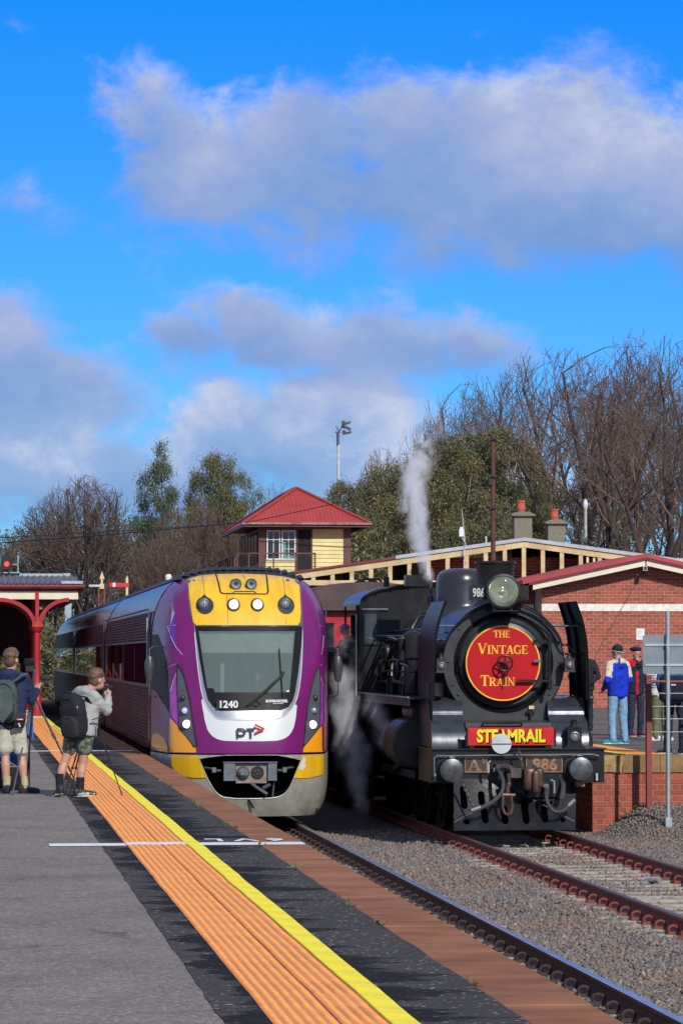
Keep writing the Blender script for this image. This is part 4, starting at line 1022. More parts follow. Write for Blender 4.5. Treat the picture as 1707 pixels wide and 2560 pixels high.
# chin lettering
mb = MB(); yq = NS(0, 1.4)[1]-.050
mb.box(TX-.214, TX-.186, yq, yq+.02, 1.372, 1.53)
pts = [(TX-.20, 1.518)]+[(TX-.135+.052*math.cos(a), 1.467+.051*math.sin(a)) for a in np.linspace(math.pi/2, -math.pi/2, 9)]+[(TX-.20, 1.416)]
for a_, b_ in zip(pts, pts[1:]): mb.beam((a_[0], yq+.01, a_[1]), (b_[0], yq+.01, b_[1]), .028, .02, up=(0,1,0))
mb.box(TX-.062, TX+.075, yq, yq+.02, 1.502, 1.530); mb.box(TX-.006, TX+.022, yq, yq+.02, 1.372, 1.5015)
build(mb, 'lettering', mat('charcoal_print', (.035, .045, .06), .5), tr)
mb = MB(); mb.beam((TX+.075, yq+.008, 1.585), (TX+.218, yq+.008, 1.518), .030, .02, up=(0,1,0)); mb.beam((TX+.218, yq+.0075, 1.522), (TX+.075, yq+.0075, 1.453), .030, .02, up=(0,1,0)); build(mb, 'red_arrow', mat('arrow_red', (.62, .015, .022), .5), tr)
# brow lamps and horns
M_ringd = mat('lamp_ring_dark', (.035, .037, .042), .45)
for (x, z, r, lx, lz, lr, m) in ((-.661,3.484,.140,-.675,3.505,.075,M_lens),(-.205,3.493,.108,-.205,3.495,.078,M_warm),(.179,3.493,.108,.179,3.495,.078,M_warm),(.646,3.486,.140,.632,3.507,.075,M_lens)):
    hl = NP('headlight', circ(x, z, r, 28), M_ringd, .026, .012, step=.07)
    if r > .12:
        NP('ring_point', [(x-.055, z+r*.88), (x+.055, z+r*.88), (x, z+r*1.32)], M_ringd, .022, .008, step=0, par=hl)
    q = np_(lx, lz, .06); mb = MB(); mb.lathe([(lr*1.16, .10), (lr*1.16, -.03), (lr, -.035), (lr, -.01)], q, 'Y', 24); build(mb, 'bezel', M_gsteel, hl)
    mb = MB(); mb.lathe([(0, -.045), (lr*.5, -.040), (lr*.85, -.024), (lr, -.008), (lr, .03), (0, .03)], q, 'Y', 24); build(mb, 'lens', m, hl)
for x in (-.147, .103):
    q = np_(x, 3.83, .135); mb = MB(); mb.lathe([(.088, .30), (.088, -.012), (.078, -.012), (.074, .0)], q, 'Y', 24); h_ = build(mb, 'horn', M_ringd, tr)
    mb = MB(); mb.lathe([(.074, -.01), (.045, .02), (.022, .05), (.016, .09), (0, .09)], q, 'Y', 20); build(mb, 'horn_bell', M_horn, h_)
    mb = MB(); mb.lathe([(.024, .045), (0, .046)], q, 'Y', 12); build(mb, 'horn_throat', M_rubber, h_)
def line(pts, r, nm, m, off, par):
    P_ = []
    for a_, b_ in zip(pts, pts[1:]):
        n_ = max(2, int(math.hypot(b_[0]-a_[0], b_[1]-a_[1])/.06))
        P_ += [np_(a_[0]+(b_[0]-a_[0])*k/n_, a_[1]+(b_[1]-a_[1])*k/n_, off) for k in range(n_)]
    P_.append(np_(pts[-1][0], pts[-1][1], off)); mb = MB(); mb.tube(P_, r, 5); return build(mb, nm, m, par)
line([(-.432,4.00),(-.416,3.824),(-.40,3.70),(-.37,3.672),(.34,3.665),(.368,3.70),(.37,3.825),(.385,3.99)], .013, 'hatch_seal', M_rubber, .014, brow)
line([(-.20,3.69),(-.17,3.71),(.13,3.71),(.17,3.69)], .008, 'hatch_lip', M_rubber, .022, brow)
for (a_, b_) in (((-.655,3.975),(-.655,3.66)),((.645,3.95),(.645,3.66)),((0,4.0),(.02,3.92)),((-.30,3.66),(-.30,3.18)),((.64,3.30),(.63,3.18))): line([a_, b_], .004, 'panel_seam', M_ringd, .014, brow)
NP('roof_front_seal', [(-.99,3.915),(-.72,3.992),(-.44,4.018),(-.03,4.026),(.40,4.012),(.70,3.98),(1.0,3.915),(1.02,3.94),(.80,4.02),(.55,4.068),(.3,4.088),(0,4.094),(-.3,4.088),(-.55,4.068),(-.80,4.02),(-1.01,3.94)], M_rubber, .020, .012, step=.05)
# side light clusters
podL = [(-1.111,2.54),(-1.05,2.443),(-1.003,2.306),(-.939,1.996),(-.889,1.609),(-.837,1.262),(-.865,1.233),(-1.096,1.536),(-1.108,1.857),(-1.116,2.247)]
podR = [(1.171,2.52),(1.104,2.402),(1.041,2.246),(.942,1.857),(.89,1.489),(.865,1.238),(1.139,1.53),(1.165,1.852),(1.182,2.244)]
for poly, lamps in ((podL, ((-1.034,2.008,.042,0),(-1.01,1.806,.050,1),(-.983,1.592,.064,2))), (podR, ((1.079,2.007,.042,0),(1.05,1.806,.050,1),(1.022,1.579,.064,2)))):
    pod = NP('light_cluster', poly, M_grey, .016, .015, step=.06)
    ring(poly, .012, 'cluster_seal', M_rubber, pod, .016)
    for x, z, r, k in lamps:
        q = np_(x, z, .03); sx = 1 if x > 0 else -1
        mb = MB(); mb.lathe([(r*1.2, .05), (r*1.2, -.02), (r, -.03), (r, 0)], q, 'Y', 20); hl = build(mb, 'headlight', M_gsteel, pod)
        mb = MB(); mb.lathe([(0, -.04), (r*.6, -.034), (r, -.012), (r, .04)], q, 'Y', 20); build(mb, 'lens', (M_ringd, M_lav if x < 0 else M_horn, M_lamp)[k], pod)
# orange corners and yellow bumper blocks
NP('orange_corner', [(-1.236,1.697),(-1.1,1.535),(-.85,1.222),(-.84,1.145),(-1.235,1.14),(-1.245,1.3)], M_torg, .006, step=.06)
NP('orange_corner', [(1.34,1.67),(1.32,1.14),(.855,1.145),(.866,1.218),(1.145,1.515)], M_torg, .006, step=.06)
NP('bumper_block', [(-1.22,1.095),(-.825,1.095),(-.782,1.0),(-.692,.75),(-.89,.741),(-1.069,.778),(-1.176,.859),(-1.225,.974)], M_tyel, .022, .02, step=.06)
NP('bumper_block', [(.85,1.095),(1.286,1.09),(1.30,.858),(1.192,.772),(.929,.729),(.700,.740),(.764,.891)], M_tyel, .022, .02, step=.06)
NP('chipped_patch', [(.862,1.07),(.90,1.05),(.885,.98),(.90,.93),(.85,.86),(.79,.87),(.80,.93)], M_twhite, .026, .02, step=0)
# lilac livery lines
for pts in (((-1.24,3.15),(-1.20,2.98),(-1.13,2.82),(-1.03,2.69)),((-1.25,2.46),(-1.19,2.52),(-1.12,2.545)),((-1.22,2.10),(-1.17,2.28),(-1.12,2.42)),((1.22,2.70),(1.28,2.85),(1.31,3.0)),((1.20,2.53),(1.28,2.47)),((1.18,2.36),(1.24,2.2)),((-1.21,3.16),(-1.12,3.165)),((1.22,3.16),(1.30,3.15))): line(list(pts), .006, 'livery_line', mat('lilac_line', (.55, .38, .62), .4), .003, shell)
NP('lilac_flash', [(-1.155,3.55),(-1.19,3.30),(-1.20,3.17),(-1.13,3.36)], mat('lilac_panel', (.40, .30, .52), .4), .004, .006, step=.05, par=shell)
NP('violet_flash', [(-1.22,3.15),(-1.21,2.95),(-1.10,2.75),(-1.13,3.0),(-1.12,3.3)], mat('violet_panel', (.12, .018, .30), .3, coat=.5), .003, .006, step=.05, par=shell)
NP('bright_flash', [(-1.215,1.72),(-1.225,2.05),(-1.13,2.38),(-1.118,2.0),(-1.105,1.56)], M_lilac, .004, .006, step=.05, par=shell)
NP('bright_flash', [(1.345,1.70),(1.30,2.05),(1.19,2.36),(1.175,2.0),(1.15,1.54)], M_lilac, .004, .006, step=.05, par=shell)
# cab side door, window and orange lower corner (left side)
NP('cab_side_window', [(-1.448,3.02),(-1.36,3.02),(-1.29,2.75),(-1.252,2.4),(-1.250,1.78),(-1.33,1.95),(-1.40,2.10),(-1.448,2.12)], M_tblack, .010, .01, step=.04)
NP('orange_flash', [(-1.45,1.30),(-1.44,1.20),(-1.36,1.14),(-1.26,1.135),(-1.26,1.22),(-1.31,1.36),(-1.38,1.42),(-1.43,1.40)], M_torg, .008, .008, step=.04)
# coupler in its recess
mb = MB(); mb.box(TX-1.1, TX+1.1, 57.3, 57.35, .3, 1.2); mb.box(TX-.8, TX+.8, 56.5, 57.3, 1.10, 1.14); mb.box(TX-.7, TX+.7, 56.55, 57.3, .36, .40); mb.box(TX-.9, TX-.86, 56.75, 57.3, .4, 1.1); mb.box(TX+.87, TX+.91, 56.75, 57.3, .4, 1.1); build(mb, 'coupler_recess', M_darkin, tr)
cp = MB(); cp.box(TX-.215, TX+.275, 56.30, 56.36, .66, 1.0); cp.box(TX-.06, TX+.12, 56.361, 57.2, .72, .92); cpl = build(cp, 'coupler', M_couple, tr)
for xa, xb in ((-.41, -.23), (.29, .43)): mb = MB(); mb.box(TX+xa, TX+xb, 56.24, 56.42, .70, .98); build(mb, 'contact_box', M_gsteel, cpl)
mb = MB(); mb.box(TX-.42, TX+.44, 56.22, 56.45, .985, 1.0); build(mb, 'cover_plate', M_gsteel, cpl)
mb = MB(); mb.lathe([(.105, .0), (.10, -.05), (.075, -.08), (0, -.08)], (TX-.10, 56.30, .825), 'Y', 20); mb.box(TX-.15, TX-.05, 56.17, 56.23, .79, .86); build(mb, 'coupler_boss', M_gsteel, cpl)
mb = MB(); mb.lathe([(.105, 0), (.105, -.012), (.088, -.014), (.085, -.0021), (0, -.002)], (TX+.125, 56.299, .827), 'Y', 20); build(mb, 'coupler_socket', M_rubber, cpl)
mb = MB()
for dx, dz in ((-.03, .02), (.02, .03), (.0, -.03), (.04, -.02)): mb.box(TX+.125+dx-.01, TX+.125+dx+.01, 56.27, 56.30, .827+dz-.008, .827+dz+.008)
for sx in (-1, 1): mb.tube([(TX+sx*.45, 56.32, .86), (TX+sx*.52, 56.34, .86), (TX+sx*.56, 56.4, .88), (TX+sx*.72, 56.5, .91)], .020, 6); mb.box(TX+sx*.56-.03, TX+sx*.56+.03, 56.3, 56.36, .83, .91)
mb.tube([(TX+.03, 56.28, .66), (TX+.10, 56.22, .60), (TX+.27, 56.16, .49)], .028, 8); mb.tube([(TX+.22, 56.34, .58), (TX+.33, 56.3, .64)], .03, 8); mb.tube([(TX+.40, 56.36, .70), (TX+.37, 56.36, .42)], .014, 6)
for z in (.73, .80, .90, .95): mb.lathe([(0, -.02), (.014, -.02), (.014, 0)], (TX-.222, 56.30, z), 'Y', 8)
build(mb, 'coupler_fittings', M_gsteel, cpl)
mb = MB(); mb.tube([np_(-.02, .41, .02), np_(.06, .27, .07)], .018, 8); build(mb, 'lever', M_rubber, tr)
# mirrors
for sx, y, x0 in ((-1, 57.55, -1.52), (1, 57.9, 1.57)):
    mb = MB(); mb.lathe([(0, -.22), (.045, -.20), (.075, -.05), (.08, .1), (.05, .2), (0, .22)], (TX+x0, y, 2.46), 'Z', 12); mr = build(mb, 'mirror', mat('mirror_grey', (.06, .075, .08), .35), tr)
    mb = MB(); mb.tube([(TX+x0, y-.02, 2.66), (TX+x0, y, 2.78), (TX+x0-sx*.06, y+.05, 2.82), (TX+x0-sx*.14, y+.2, 2.82)], .012, 6); mb.tube([(TX+x0, y-.02, 2.28), (TX+x0, y, 2.05), (TX+x0-sx*.05, y+.1, 2.0), (TX+x0-sx*.12, y+.2, 2.02)], .012, 6); build(mb, 'mirror_arm', M_gsteel, mr)
# ---- car bodies
def section(off=0.0, z0=.98):
    zs = [z0, 1.1, 1.3, 1.7, 2.1, 2.5, 2.8, 3.0, 3.2, 3.35, 3.5, 3.65, 3.75, 3.85, 3.92, 3.98, 4.03, 4.065, 4.09]
    r_ = [(nose_w(z)+off, z) for z in zs]
    return [(-x, z) for x, z in r_]+[(0, 4.10+off)]+list(reversed(r_))
def extrude(mb, prof, y0, y1, cap=True, ny=2):
    n = len(prof); ys = [y0+(y1-y0)*k/(ny-1) for k in range(ny)]
    v = [(TX+p[0], y, p[1]) for y in ys for p in prof]
    mb.add(v, [(k*n+i, k*n+i+1, (k+1)*n+i+1, (k+1)*n+i) for k in range(ny-1) for i in range(n-1)], 0, True)
    if cap: mb.add([v[i] for i in range(n)], [tuple(range(n))]); mb.add([v[(ny-1)*n+i] for i in range(n)], [tuple(reversed(range(n)))])
CARS = [(58.46, 78.1), (78.8, 101.6), (102.3, 126.0)]
M_ptint = glass('car_window_glass', (.25, .2, .2), .75, .015, (.012, .010, .012))
for ci, (ya, yb) in enumerate(CARS):
    mb = MB(); extrude(mb, section(), ya, yb); car = build(mb, 'car_body', M_plum, tr)
    mb = MB(); extrude(mb, section(.006, 3.46), ya+.02, yb-.02, cap=False); build(mb, 'car_roof', M_troof, car, fixn=False)
    if ci == 0:
        mb = MB(); mb.box(TX-1.470, TX-1.458, ya+.6, ya+10.2, 2.20, 2.89); build(mb, 'dark_side_panel', M_plum, car)
        mb = MB()
        for k in range(14): mb.box(TX-1.475, TX-1.4705, ya+5.3, ya+5.45, 2.24+k*.045, 2.265+k*.045)
        build(mb, 'grille', M_rubber, car)
    mb = MB()
    for za, zb, nr in ((2.93, 3.40, 9), (1.28, 2.16, 15)):
        for sx in (-1, 1):
            prof = []
            for k in range(nr*6+1):
                z = za+(zb-za)*k/(nr*6); prof.append((sx*(nose_w(z)+.006+.011*abs(math.sin(math.pi*k/6))), z))
            n = len(prof); a_ = ya+(.5 if ci == 0 else .35); b_ = yb-.35
            v = [(TX+p[0], y, p[1]) for y in (a_, b_) for p in prof]
            mb.add(v, [(i, i+1, n+i+1, n+i) if sx < 0 else (i, n+i, n+i+1, i+1) for i in range(n-1)], 0, True)
    build(mb, 'side_fluting', M_flute, car, fixn=False)
    # frames at the ends of the fluted panels and window strip
    mb = MB()
    for sx in (-1, 1):
        x = TX+sx*1.466
        for yy in (ya+(.40 if ci == 0 else .1), yb-.34): mb.box(x-.008, x+.008, yy, yy+.10 if ci else yy+.12, 1.25, 3.42)
        mb.box(x-.016, x+.016, ya+.55, yb-.35, 2.895, 2.928)
    build(mb, 'panel_frame', M_grey, car)
    y = ya+(10.5 if ci == 0 else 1.0); k = 0
    while y < yb-2.4:
        for sx in (-1, 1):
            x = TX+sx*1.463; mb = MB(); mb.box(x-.008, x+.008, y, y+1.9, 2.22, 2.88); build(mb, 'window', M_ptint, car)
        y += 2.0; k += 1
    mb = MB(); mb.box(TX-1.30, TX+1.30, ya+.3, yb-.1, .45, .97); mb.box(TX-1.1, TX+1.1, ya+3, yb-3, .25, .449); build(mb, 'underframe', M_rubber, car)
    mb = MB()
    for yy in (ya+2.2, ya+4.6, yb-4.6, yb-2.2):
        for sx in (-1, 1): mb.lathe([(0, 0), (.42, 0), (.42, .12), (0, .12)], (TX+sx*.80-.06, yy, .43), 'X', 20)
    build(mb, 'wheelset', M_rust, car)
    # ribbed black roof covers
    mb = MB()
    for k in range(17):
        x = -1.02+k*.125; z = 4.10
        zz = [q for q in np.arange(3.2, 4.10, .005) if nose_w(q) >= abs(x)]; z = max(zz) if zz else 4.0
        mb.prism([(TX+x-.055, z-.01), (TX+x+.055, z-.01), (TX+x, z+.055)], 'Y', ya+(-.35 if ci == 0 else .6), yb-.6)
    build(mb, 'roof_rib', M_rubber, car, kind='stuff')
    if ci < 2: mb = MB(); extrude(mb, [(x*.94, z*.985 if z > 1 else z) for x, z in section(0)], yb-.02, yb+.72); build(mb, 'gangway_bellows', M_rubber, car)
mb = MB(); extrude(mb, section(.008, 2.2), 101.0, 101.58, cap=False); build(mb, 'purple_end_band', M_lilac, tr, fixn=False)
mb = MB()
for x, y, h in ((-.45, 66, .10), (-.18, 64, .06), (-1.0, 61.5, .12), (-.30, 66.5, .05)):
    zz = max(q for q in np.arange(3.2, 4.10, .005) if nose_w(q) >= abs(x)); mb.lathe([(.055, 0), (.06, h*.5), (.035, h*.8), (0, h*.82)], (TX+x, y, zz+.05), n=12); mb.lathe([(.02, -.08), (.02, .0)], (TX+x, y, zz+.06), n=8)
build(mb, 'roof_aerial', M_white, tr)
# handrails and buckets of the side door
mb = MB(); mb.tube([(TX-1.49, 58.75, 2.2), (TX-1.50, 58.75, 2.2), (TX-1.50, 58.75, 3.3)], .014, 6); build(mb, 'door_handrail', M_galv, tr)
mb = MB(); mb.tube([(TX-1.475, 58.95, 3.44), (TX-1.475, 78, 3.44)], .016, 6); build(mb, 'rain_strip', M_rubber, tr)
# ================================================================== black steam engine on the right track
LX = 8.08; LZ = 2.57
M_blk = mat('engine_black', (.009, .010, .012), .34, col2=(.026, .022, .020), ns=4, bump=.10, bs=22, coat=.08, spec=.35, stretch=(1, 1, .45), ramp=(.45, .75))
M_sbox = mat('smokebox_grey', (.030, .034, .040), .45, col2=(.020, .022, .026), ns=3.5)
M_gloss = mat('oiled_sheet', (.055, .062, .075), .16, .45, col2=(.042, .048, .058), ns=6)
M_reflbrown = mat('brown_reflection_sheet', (.040, .026, .022), .35, .3, col2=(.025, .02, .018), ns=4)  # black casing tinted brown, a reflection put into the colour
M_brass = mat('tarnished_brass', (.36, .21, .11), .45, .5, col2=(.22, .12, .07), ns=14)
M_plate = mat('plate_brown', (.045, .032, .028), .5)
M_redboard = mat('board_red', (.44, .002, .009), .5, col2=(.40, .002, .008), ns=2, spec=.25)
M_gold = mat('gold_lettering', (.88, .48, .02), .4)
M_yel2 = mat('bright_yellow_lettering', (.90, .74, .01), .45)
M_hose = mat('grey_hose', (.045, .047, .052), .6, col2=(.03, .03, .034), ns=20)
M_iron = mat('worn_iron', (.11, .10, .10), .45, .6, col2=(.07, .05, .045), ns=10)
M_rustiron = mat('rusty_coupler', (.13, .062, .042), .45, .4, col2=(.045, .030, .026), ns=7)
M_buffer = mat('greased_buffer', (.13, .14, .15), .36, .6, col2=(.05, .055, .06), ns=9)
M_soot = mat('soot_black', (.008, .008, .009), .8, spec=.12)

lc = thing('steam_locomotive', (LX, 57, 0), 'black steam engine with red round headboard, smoke deflectors and a big headlamp', 'steam engine')
def lathe(nm, prof, org, axis, m, par=lc, n=32, **kw):
    mb = MB(); mb.lathe(prof, org, axis, n, **kw); return build(mb, nm, m, par)
# boiler and smokebox
lathe('smokebox', [(.90, 0), (.925, .02), (.925, 2.55), (.88, 2.58)], (LX, 53.93, LZ), 'Y', M_blk, n=48)
lathe('boiler', [(.86, 0), (.86, 5.4)], (LX, 56.5, LZ), 'Y', M_blk, n=48)
mb = MB()
for y in np.arange(54.1, 56.5, .12):
    for a in (R(150), R(158), R(30), R(22)): mb.ell((LX+.925*math.cos(a), y, LZ+.925*math.sin(a)), (.012, .012, .012), 6, 4)
build(mb, 'rivet', M_blk, lc, kind='stuff')
mb = MB()
for y in (56.6, 57.7, 59.2, 60.6): mb.lathe([(.862, 0), (.872, .0), (.872, .07), (.862, .07)], (LX, y, LZ), 'Y', 48)
build(mb, 'boiler_band', M_blk, lc)
pl = [(.925*math.cos(a), LZ+.925*math.sin(a)) for a in np.linspace(R(-38), R(218), 48)]
pl += [(-.70, 1.93), (-.668, 1.86), (-.668, 1.685), (.675, 1.685), (.675, 1.86), (.70, 1.93)]
mb = MB(); mb.prism([(LX+x, z) for x, z in pl], 'Y', 53.90, 53.929); front = build(mb, 'smokebox_front', M_sbox, lc)
mb = MB(); mb.lathe([(.925, .0), (.94, -.012), (.94, .05), (.925, .05)], (LX, 53.90, LZ), 'Y', 48, a0=R(-38), a1=R(218)); build(mb, 'front_rim', M_blk, front)
mb = MB()
for k in range(22):
    a = R(-35+k*250/21); 
    if k % 3 == 0 or k in (1, 20): mb.ell((LX+.855*math.cos(a), 53.895, LZ+.855*math.sin(a)), (.02, .014, .02), 8, 5)
build(mb, 'bolt', M_blk, front)
mb = MB(); mb.lathe([(.765, 0), (.765, -.02), (.745, -.03), (.735, -.01), (.73, 0)], (LX, 53.90, LZ), 'Y', 48); build(mb, 'door_ring', M_soot, front)
door = lathe('smokebox_door', [(.70, 0), (.695, -.05), (.665, -.085), (.645, -.10), (.61, -.085), (.55, -.11), (.35, -.15), (0, -.165)], (LX-.01, 53.90, LZ), 'Y', M_sbox, n=48)
lathe('door_seat', [(.735, -.004), (.70, -.004)], (LX, 53.90, LZ), 'Y', M_soot, door, n=48)
# round headboard
DX, DZ, DY = 8.037, 2.561, 53.68
hb = lathe('round_headboard', [(0, 0), (.553, 0), (.553, .012), (0, .012)], (DX, DY, DZ), 'Y', M_redboard, n=64)
lathe('yellow_rim', [(.553, -.002), (.573, -.002), (.573, .013), (.553, .013)], (DX, DY, DZ), 'Y', M_gold, hb, n=64)
GL = {  # serif capitals as strokes: (x0,y0,x1,y1,thick)  + serifs (x,y,half width)
 'T': (.86, [(.43,0,.43,1,.20),(.03,.955,.83,.955,.09),(.03,.955,.03,.76,.07),(.83,.955,.83,.76,.07)], [(.43,0,.2)]),
 'H': (.98, [(.2,0,.2,1,.19),(.78,0,.78,1,.19),(.2,.5,.78,.5,.08)], [(.2,0,.19),(.2,1,.19),(.78,0,.19),(.78,1,.19)]),
 'E': (.80, [(.2,0,.2,1,.19),(.05,.955,.72,.955,.09),(.05,.045,.74,.045,.09),(.2,.5,.55,.5,.08),(.72,.955,.72,.75,.06),(.74,.045,.74,.27,.06),(.55,.40,.55,.60,.06)], []),
 'V': (.98, [(.16,1,.50,.03,.20),(.84,1,.50,.03,.09)], [(.16,1,.17),(.84,1,.14)]),
 'I': (.46, [(.22,0,.22,1,.20)], [(.22,0,.19),(.22,1,.19)]),
 'N': (1.0, [(.18,0,.18,1,.085),(.16,.98,.80,.04,.19),(.80,.03,.80,1,.085)], [(.16,0,.14),(.12,1,.12),(.80,1,.14)]),
 'A': (.96, [(.14,0,.47,1,.085),(.47,.98,.80,0,.20),(.25,.30,.68,.30,.07)], [(.14,0,.13),(.80,0,.17)]),
 'G': (.95, [(.78,.28,.78,.42,.16),(.78,.02,.78,.42,.14)], [(.78,.44,.17)]),
 'R': (.92, [(.2,0,.2,1,.19),(.2,.955,.45,.955,.08),(.2,.48,.45,.48,.08),(.42,.48,.76,.0,.19)], [(.2,0,.19),(.12,1,.1),(.80,0,.10)]),
}
def serif(mb, txt, cx, z0, h, hbig, y, ws=1.0, dep=.006, mi=0):
    tot = sum(GL[c][0]*(hbig if i == 0 else h)*ws for i, c in enumerate(txt)); x = cx-tot/2
    kk = [0]
    def st(ax, az, bx, bz, w, k):
        kk[0] += 1; e = kk[0]*.00004
        mb.beam((ax, y-dep/2-e, az), (bx, y-dep/2-e, bz), w, dep, mi, up=(0, 1, 0))
    for i, c in enumerate(txt):
        H = hbig if i == 0 else h; w, S_, F_ = GL[c]; k = H*ws
        for (a, b_, c_, d_, t) in S_: st(x+a*k, z0+b_*H, x+c_*k, z0+d_*H, t*H, k)
        for (a, b_, hw) in F_: st(x+(a-hw)*k, z0+(b_ if b_ < .5 else b_)*H+(.03 if b_ < .3 else (-.03 if b_ > .7 else 0))*H, x+(a+hw)*k, z0+b_*H+(.03 if b_ < .3 else (-.03 if b_ > .7 else 0))*H, .065*H, k)
        if c == 'G':
            P_ = [(x+(.46+.38*math.cos(a))*k, z0+(.5+.47*math.sin(a))*H) for a in np.linspace(R(42), R(318), 12)]
            for q, (p0, p1) in enumerate(zip(P_, P_[1:])): st(p0[0], p0[1], p1[0], p1[1], (.10+.09*math.sin(math.pi*q/10))*H, k)
            st(x+.76*k, z0+.95*H, x+.76*k, z0+.72*H, .06*H, k)
        if c == 'R':
            P_ = [(x+(.45+.24*math.cos(a))*k, z0+(.718+.237*math.sin(a))*H) for a in np.linspace(R(90), R(-90), 9)]
            for q, (p0, p1) in enumerate(zip(P_, P_[1:])): st(p0[0], p0[1], p1[0], p1[1], (.09+.10*math.sin(math.pi*q/7))*H, k)
        x += w*k
    return mb
mb = MB(); serif(mb, 'THE', DX-.02, DZ+.39, .105, .105, DY-.001, .92); build(mb, 'lettering', M_gold, hb); mb = MB(); serif(mb, 'VINTAGE', DX-.005, DZ+.140, .132, .162, DY-.001, .94); build(mb, 'lettering', M_gold, hb); mb = MB(); serif(mb, 'TRAIN', DX-.08, DZ-.345, .128, .162, DY-.001, .94)
build(mb, 'lettering', M_gold, hb, fixn=True)
# handwheel
mb = MB(); wy = 53.52
mb.tube([(DX+.005+.115*math.cos(a), wy, DZ+.115*math.sin(a)) for a in np.linspace(0, 2*math.pi, 25)], .014, 8, caps=False)
for k in range(5):
    a = R(90+72*k); mb.tube([(DX+.005+.02*math.cos(a), wy-.01, DZ+.02*math.sin(a)), (DX+.005+.112*math.cos(a), wy, DZ+.112*math.sin(a))], .012, 6)
mb.lathe([(0, -.05), (.025, -.045), (.035, 0), (.03, .16), (0, .16)], (DX+.005, wy, DZ), 'Y', 12)
build(mb, 'handwheel', M_blk, door)
mb = MB(); mb.tube([(DX+.01, 53.6, DZ-.02), (DX+.012, 53.59, DZ-.33)], [.016, .011], 6); build(mb, 'locking_lever', M_blk, door)
mb = MB(); mb.tube([(8.74, 53.62, 2.15), (8.74, 53.62, 2.95)], .026, 8); mb.beam((8.74, 53.63, 2.886), (8.50, 53.66, 2.89), .03, .06); mb.beam((8.74, 53.62, 2.29), (8.25, 53.60, 2.30), .035, .035)
for z in (2.86, 2.29, 2.2, 2.93): mb.lathe([(0, -.03), (.038, -.03), (.038, .03), (0, .03)], (8.74, 53.62, z), 'Z', 10)
mb.box(8.70, 8.78, 53.64, 53.90, 2.84, 2.92); mb.box(8.70, 8.78, 53.64, 53.90, 2.24, 2.33); build(mb, 'door_hinge', M_blk, door)
mb = MB(); mb.tube([(7.40, 53.80, 2.66), (7.38, 53.72, 2.63), (7.38, 53.72, 2.50), (7.40, 53.80, 2.47)], .012, 6); build(mb, 'door_handle', M_blk, door)
mb = MB(); mb.box(8.55, 8.62, 53.672, 53.70, 2.57, 2.62); mb.box(8.50, 8.60, 53.60, 53.64, 2.575, 2.61); build(mb, 'retaining_clip', M_gsteel, hb)
mb = MB(); mb.box(8.46, 8.54, 53.85, 53.9, 1.86, 1.91); bx = build(mb, 'label_plate', M_cream, front)
mb = MB(); mb.box(8.42, 8.55, 53.82, 53.9, 1.80, 1.83); mb.box(8.47, 8.50, 53.82, 53.9, 1.72, 1.80); build(mb, 'lamp_iron', M_blk, front)
# handrail over the smokebox, pipework along it
mb = MB(); arc = [(LX-.01+.93*math.cos(a)*1.02, 53.80, LZ+.93*math.sin(a)*.96) for a in np.linspace(R(158), R(22), 20)]
mb.tube(arc, .018, 6); mb.tube([(p[0]+.02, p[1]-.03, p[2]-.07) for p in arc[9:]]+[(9.02, 53.7, 2.85), (9.15, 53.8, 2.72)], .016, 6)
for k in (0, 5, 10, 15, 19): p = arc[k]; mb.tube([p, (p[0], 53.92, p[2])], .014, 6)
build(mb, 'smokebox_handrail', M_blk, lc)
# headlamp and number boards
HX, HZ = 7.997, 3.648
HYO = .33
hl = lathe('headlamp', [(0, .48), (.12, .46), (.20, .36), (.235, .1), (.245, 0), (.265, -.01), (.265, -.05), (.235, -.055), (.228, -.03)], (HX, 53.05+HYO, HZ), 'Y', M_blk, n=36)
lathe('reflector', [(.228, -.03), (.16, .08), (.07, .13), (.03, .10), (0, .08)], (HX, 53.05+HYO, HZ), 'Y', mat('lamp_reflector', (.74, .75, .66), .16, .8, col2=(.55, .57, .48), ns=10), hl, n=32)
lathe('lens', [(0, -.075), (.12, -.066), (.20, -.045), (.228, -.031)], (HX, 53.05+HYO, HZ), 'Y', glass('headlamp_glass', (.95, .97, .88), .10, .03, (.40, .43, .36)), hl, n=32)
mb = MB(); mb.box(7.52, 7.755, 53.14+HYO, 53.40+HYO, 3.52, 3.735); nb = build(mb, 'number_board', M_blk, hl)
mb = MB(); text_mesh(mb, '986', (7.632, 53.134+HYO, 3.625), .185, .006, .004, .66); build(mb, 'lettering', M_ltgrey, nb)
mb = MB(); mb.box(8.235, 8.40, 53.14+HYO, 53.42+HYO, 3.52, 3.74); mb.box(8.27, 8.37, 53.12+HYO, 53.139+HYO, 3.545, 3.715); build(mb, 'number_board', M_blk, hl)
mb = MB(); mb.box(7.82, 8.23, 53.32, 53.9, 3.345, 3.362); mb.box(7.86, 7.90, 53.4, 53.8, 3.363, 3.46); mb.box(8.10, 8.14, 53.4, 53.8, 3.363, 3.46); mb.tube([(7.83, 53.31, 3.42), (7.83, 53.31, 3.35), (8.22, 53.31, 3.35), (8.22, 53.31, 3.42)], .012, 6); build(mb, 'headlamp_bracket', M_blk, hl)
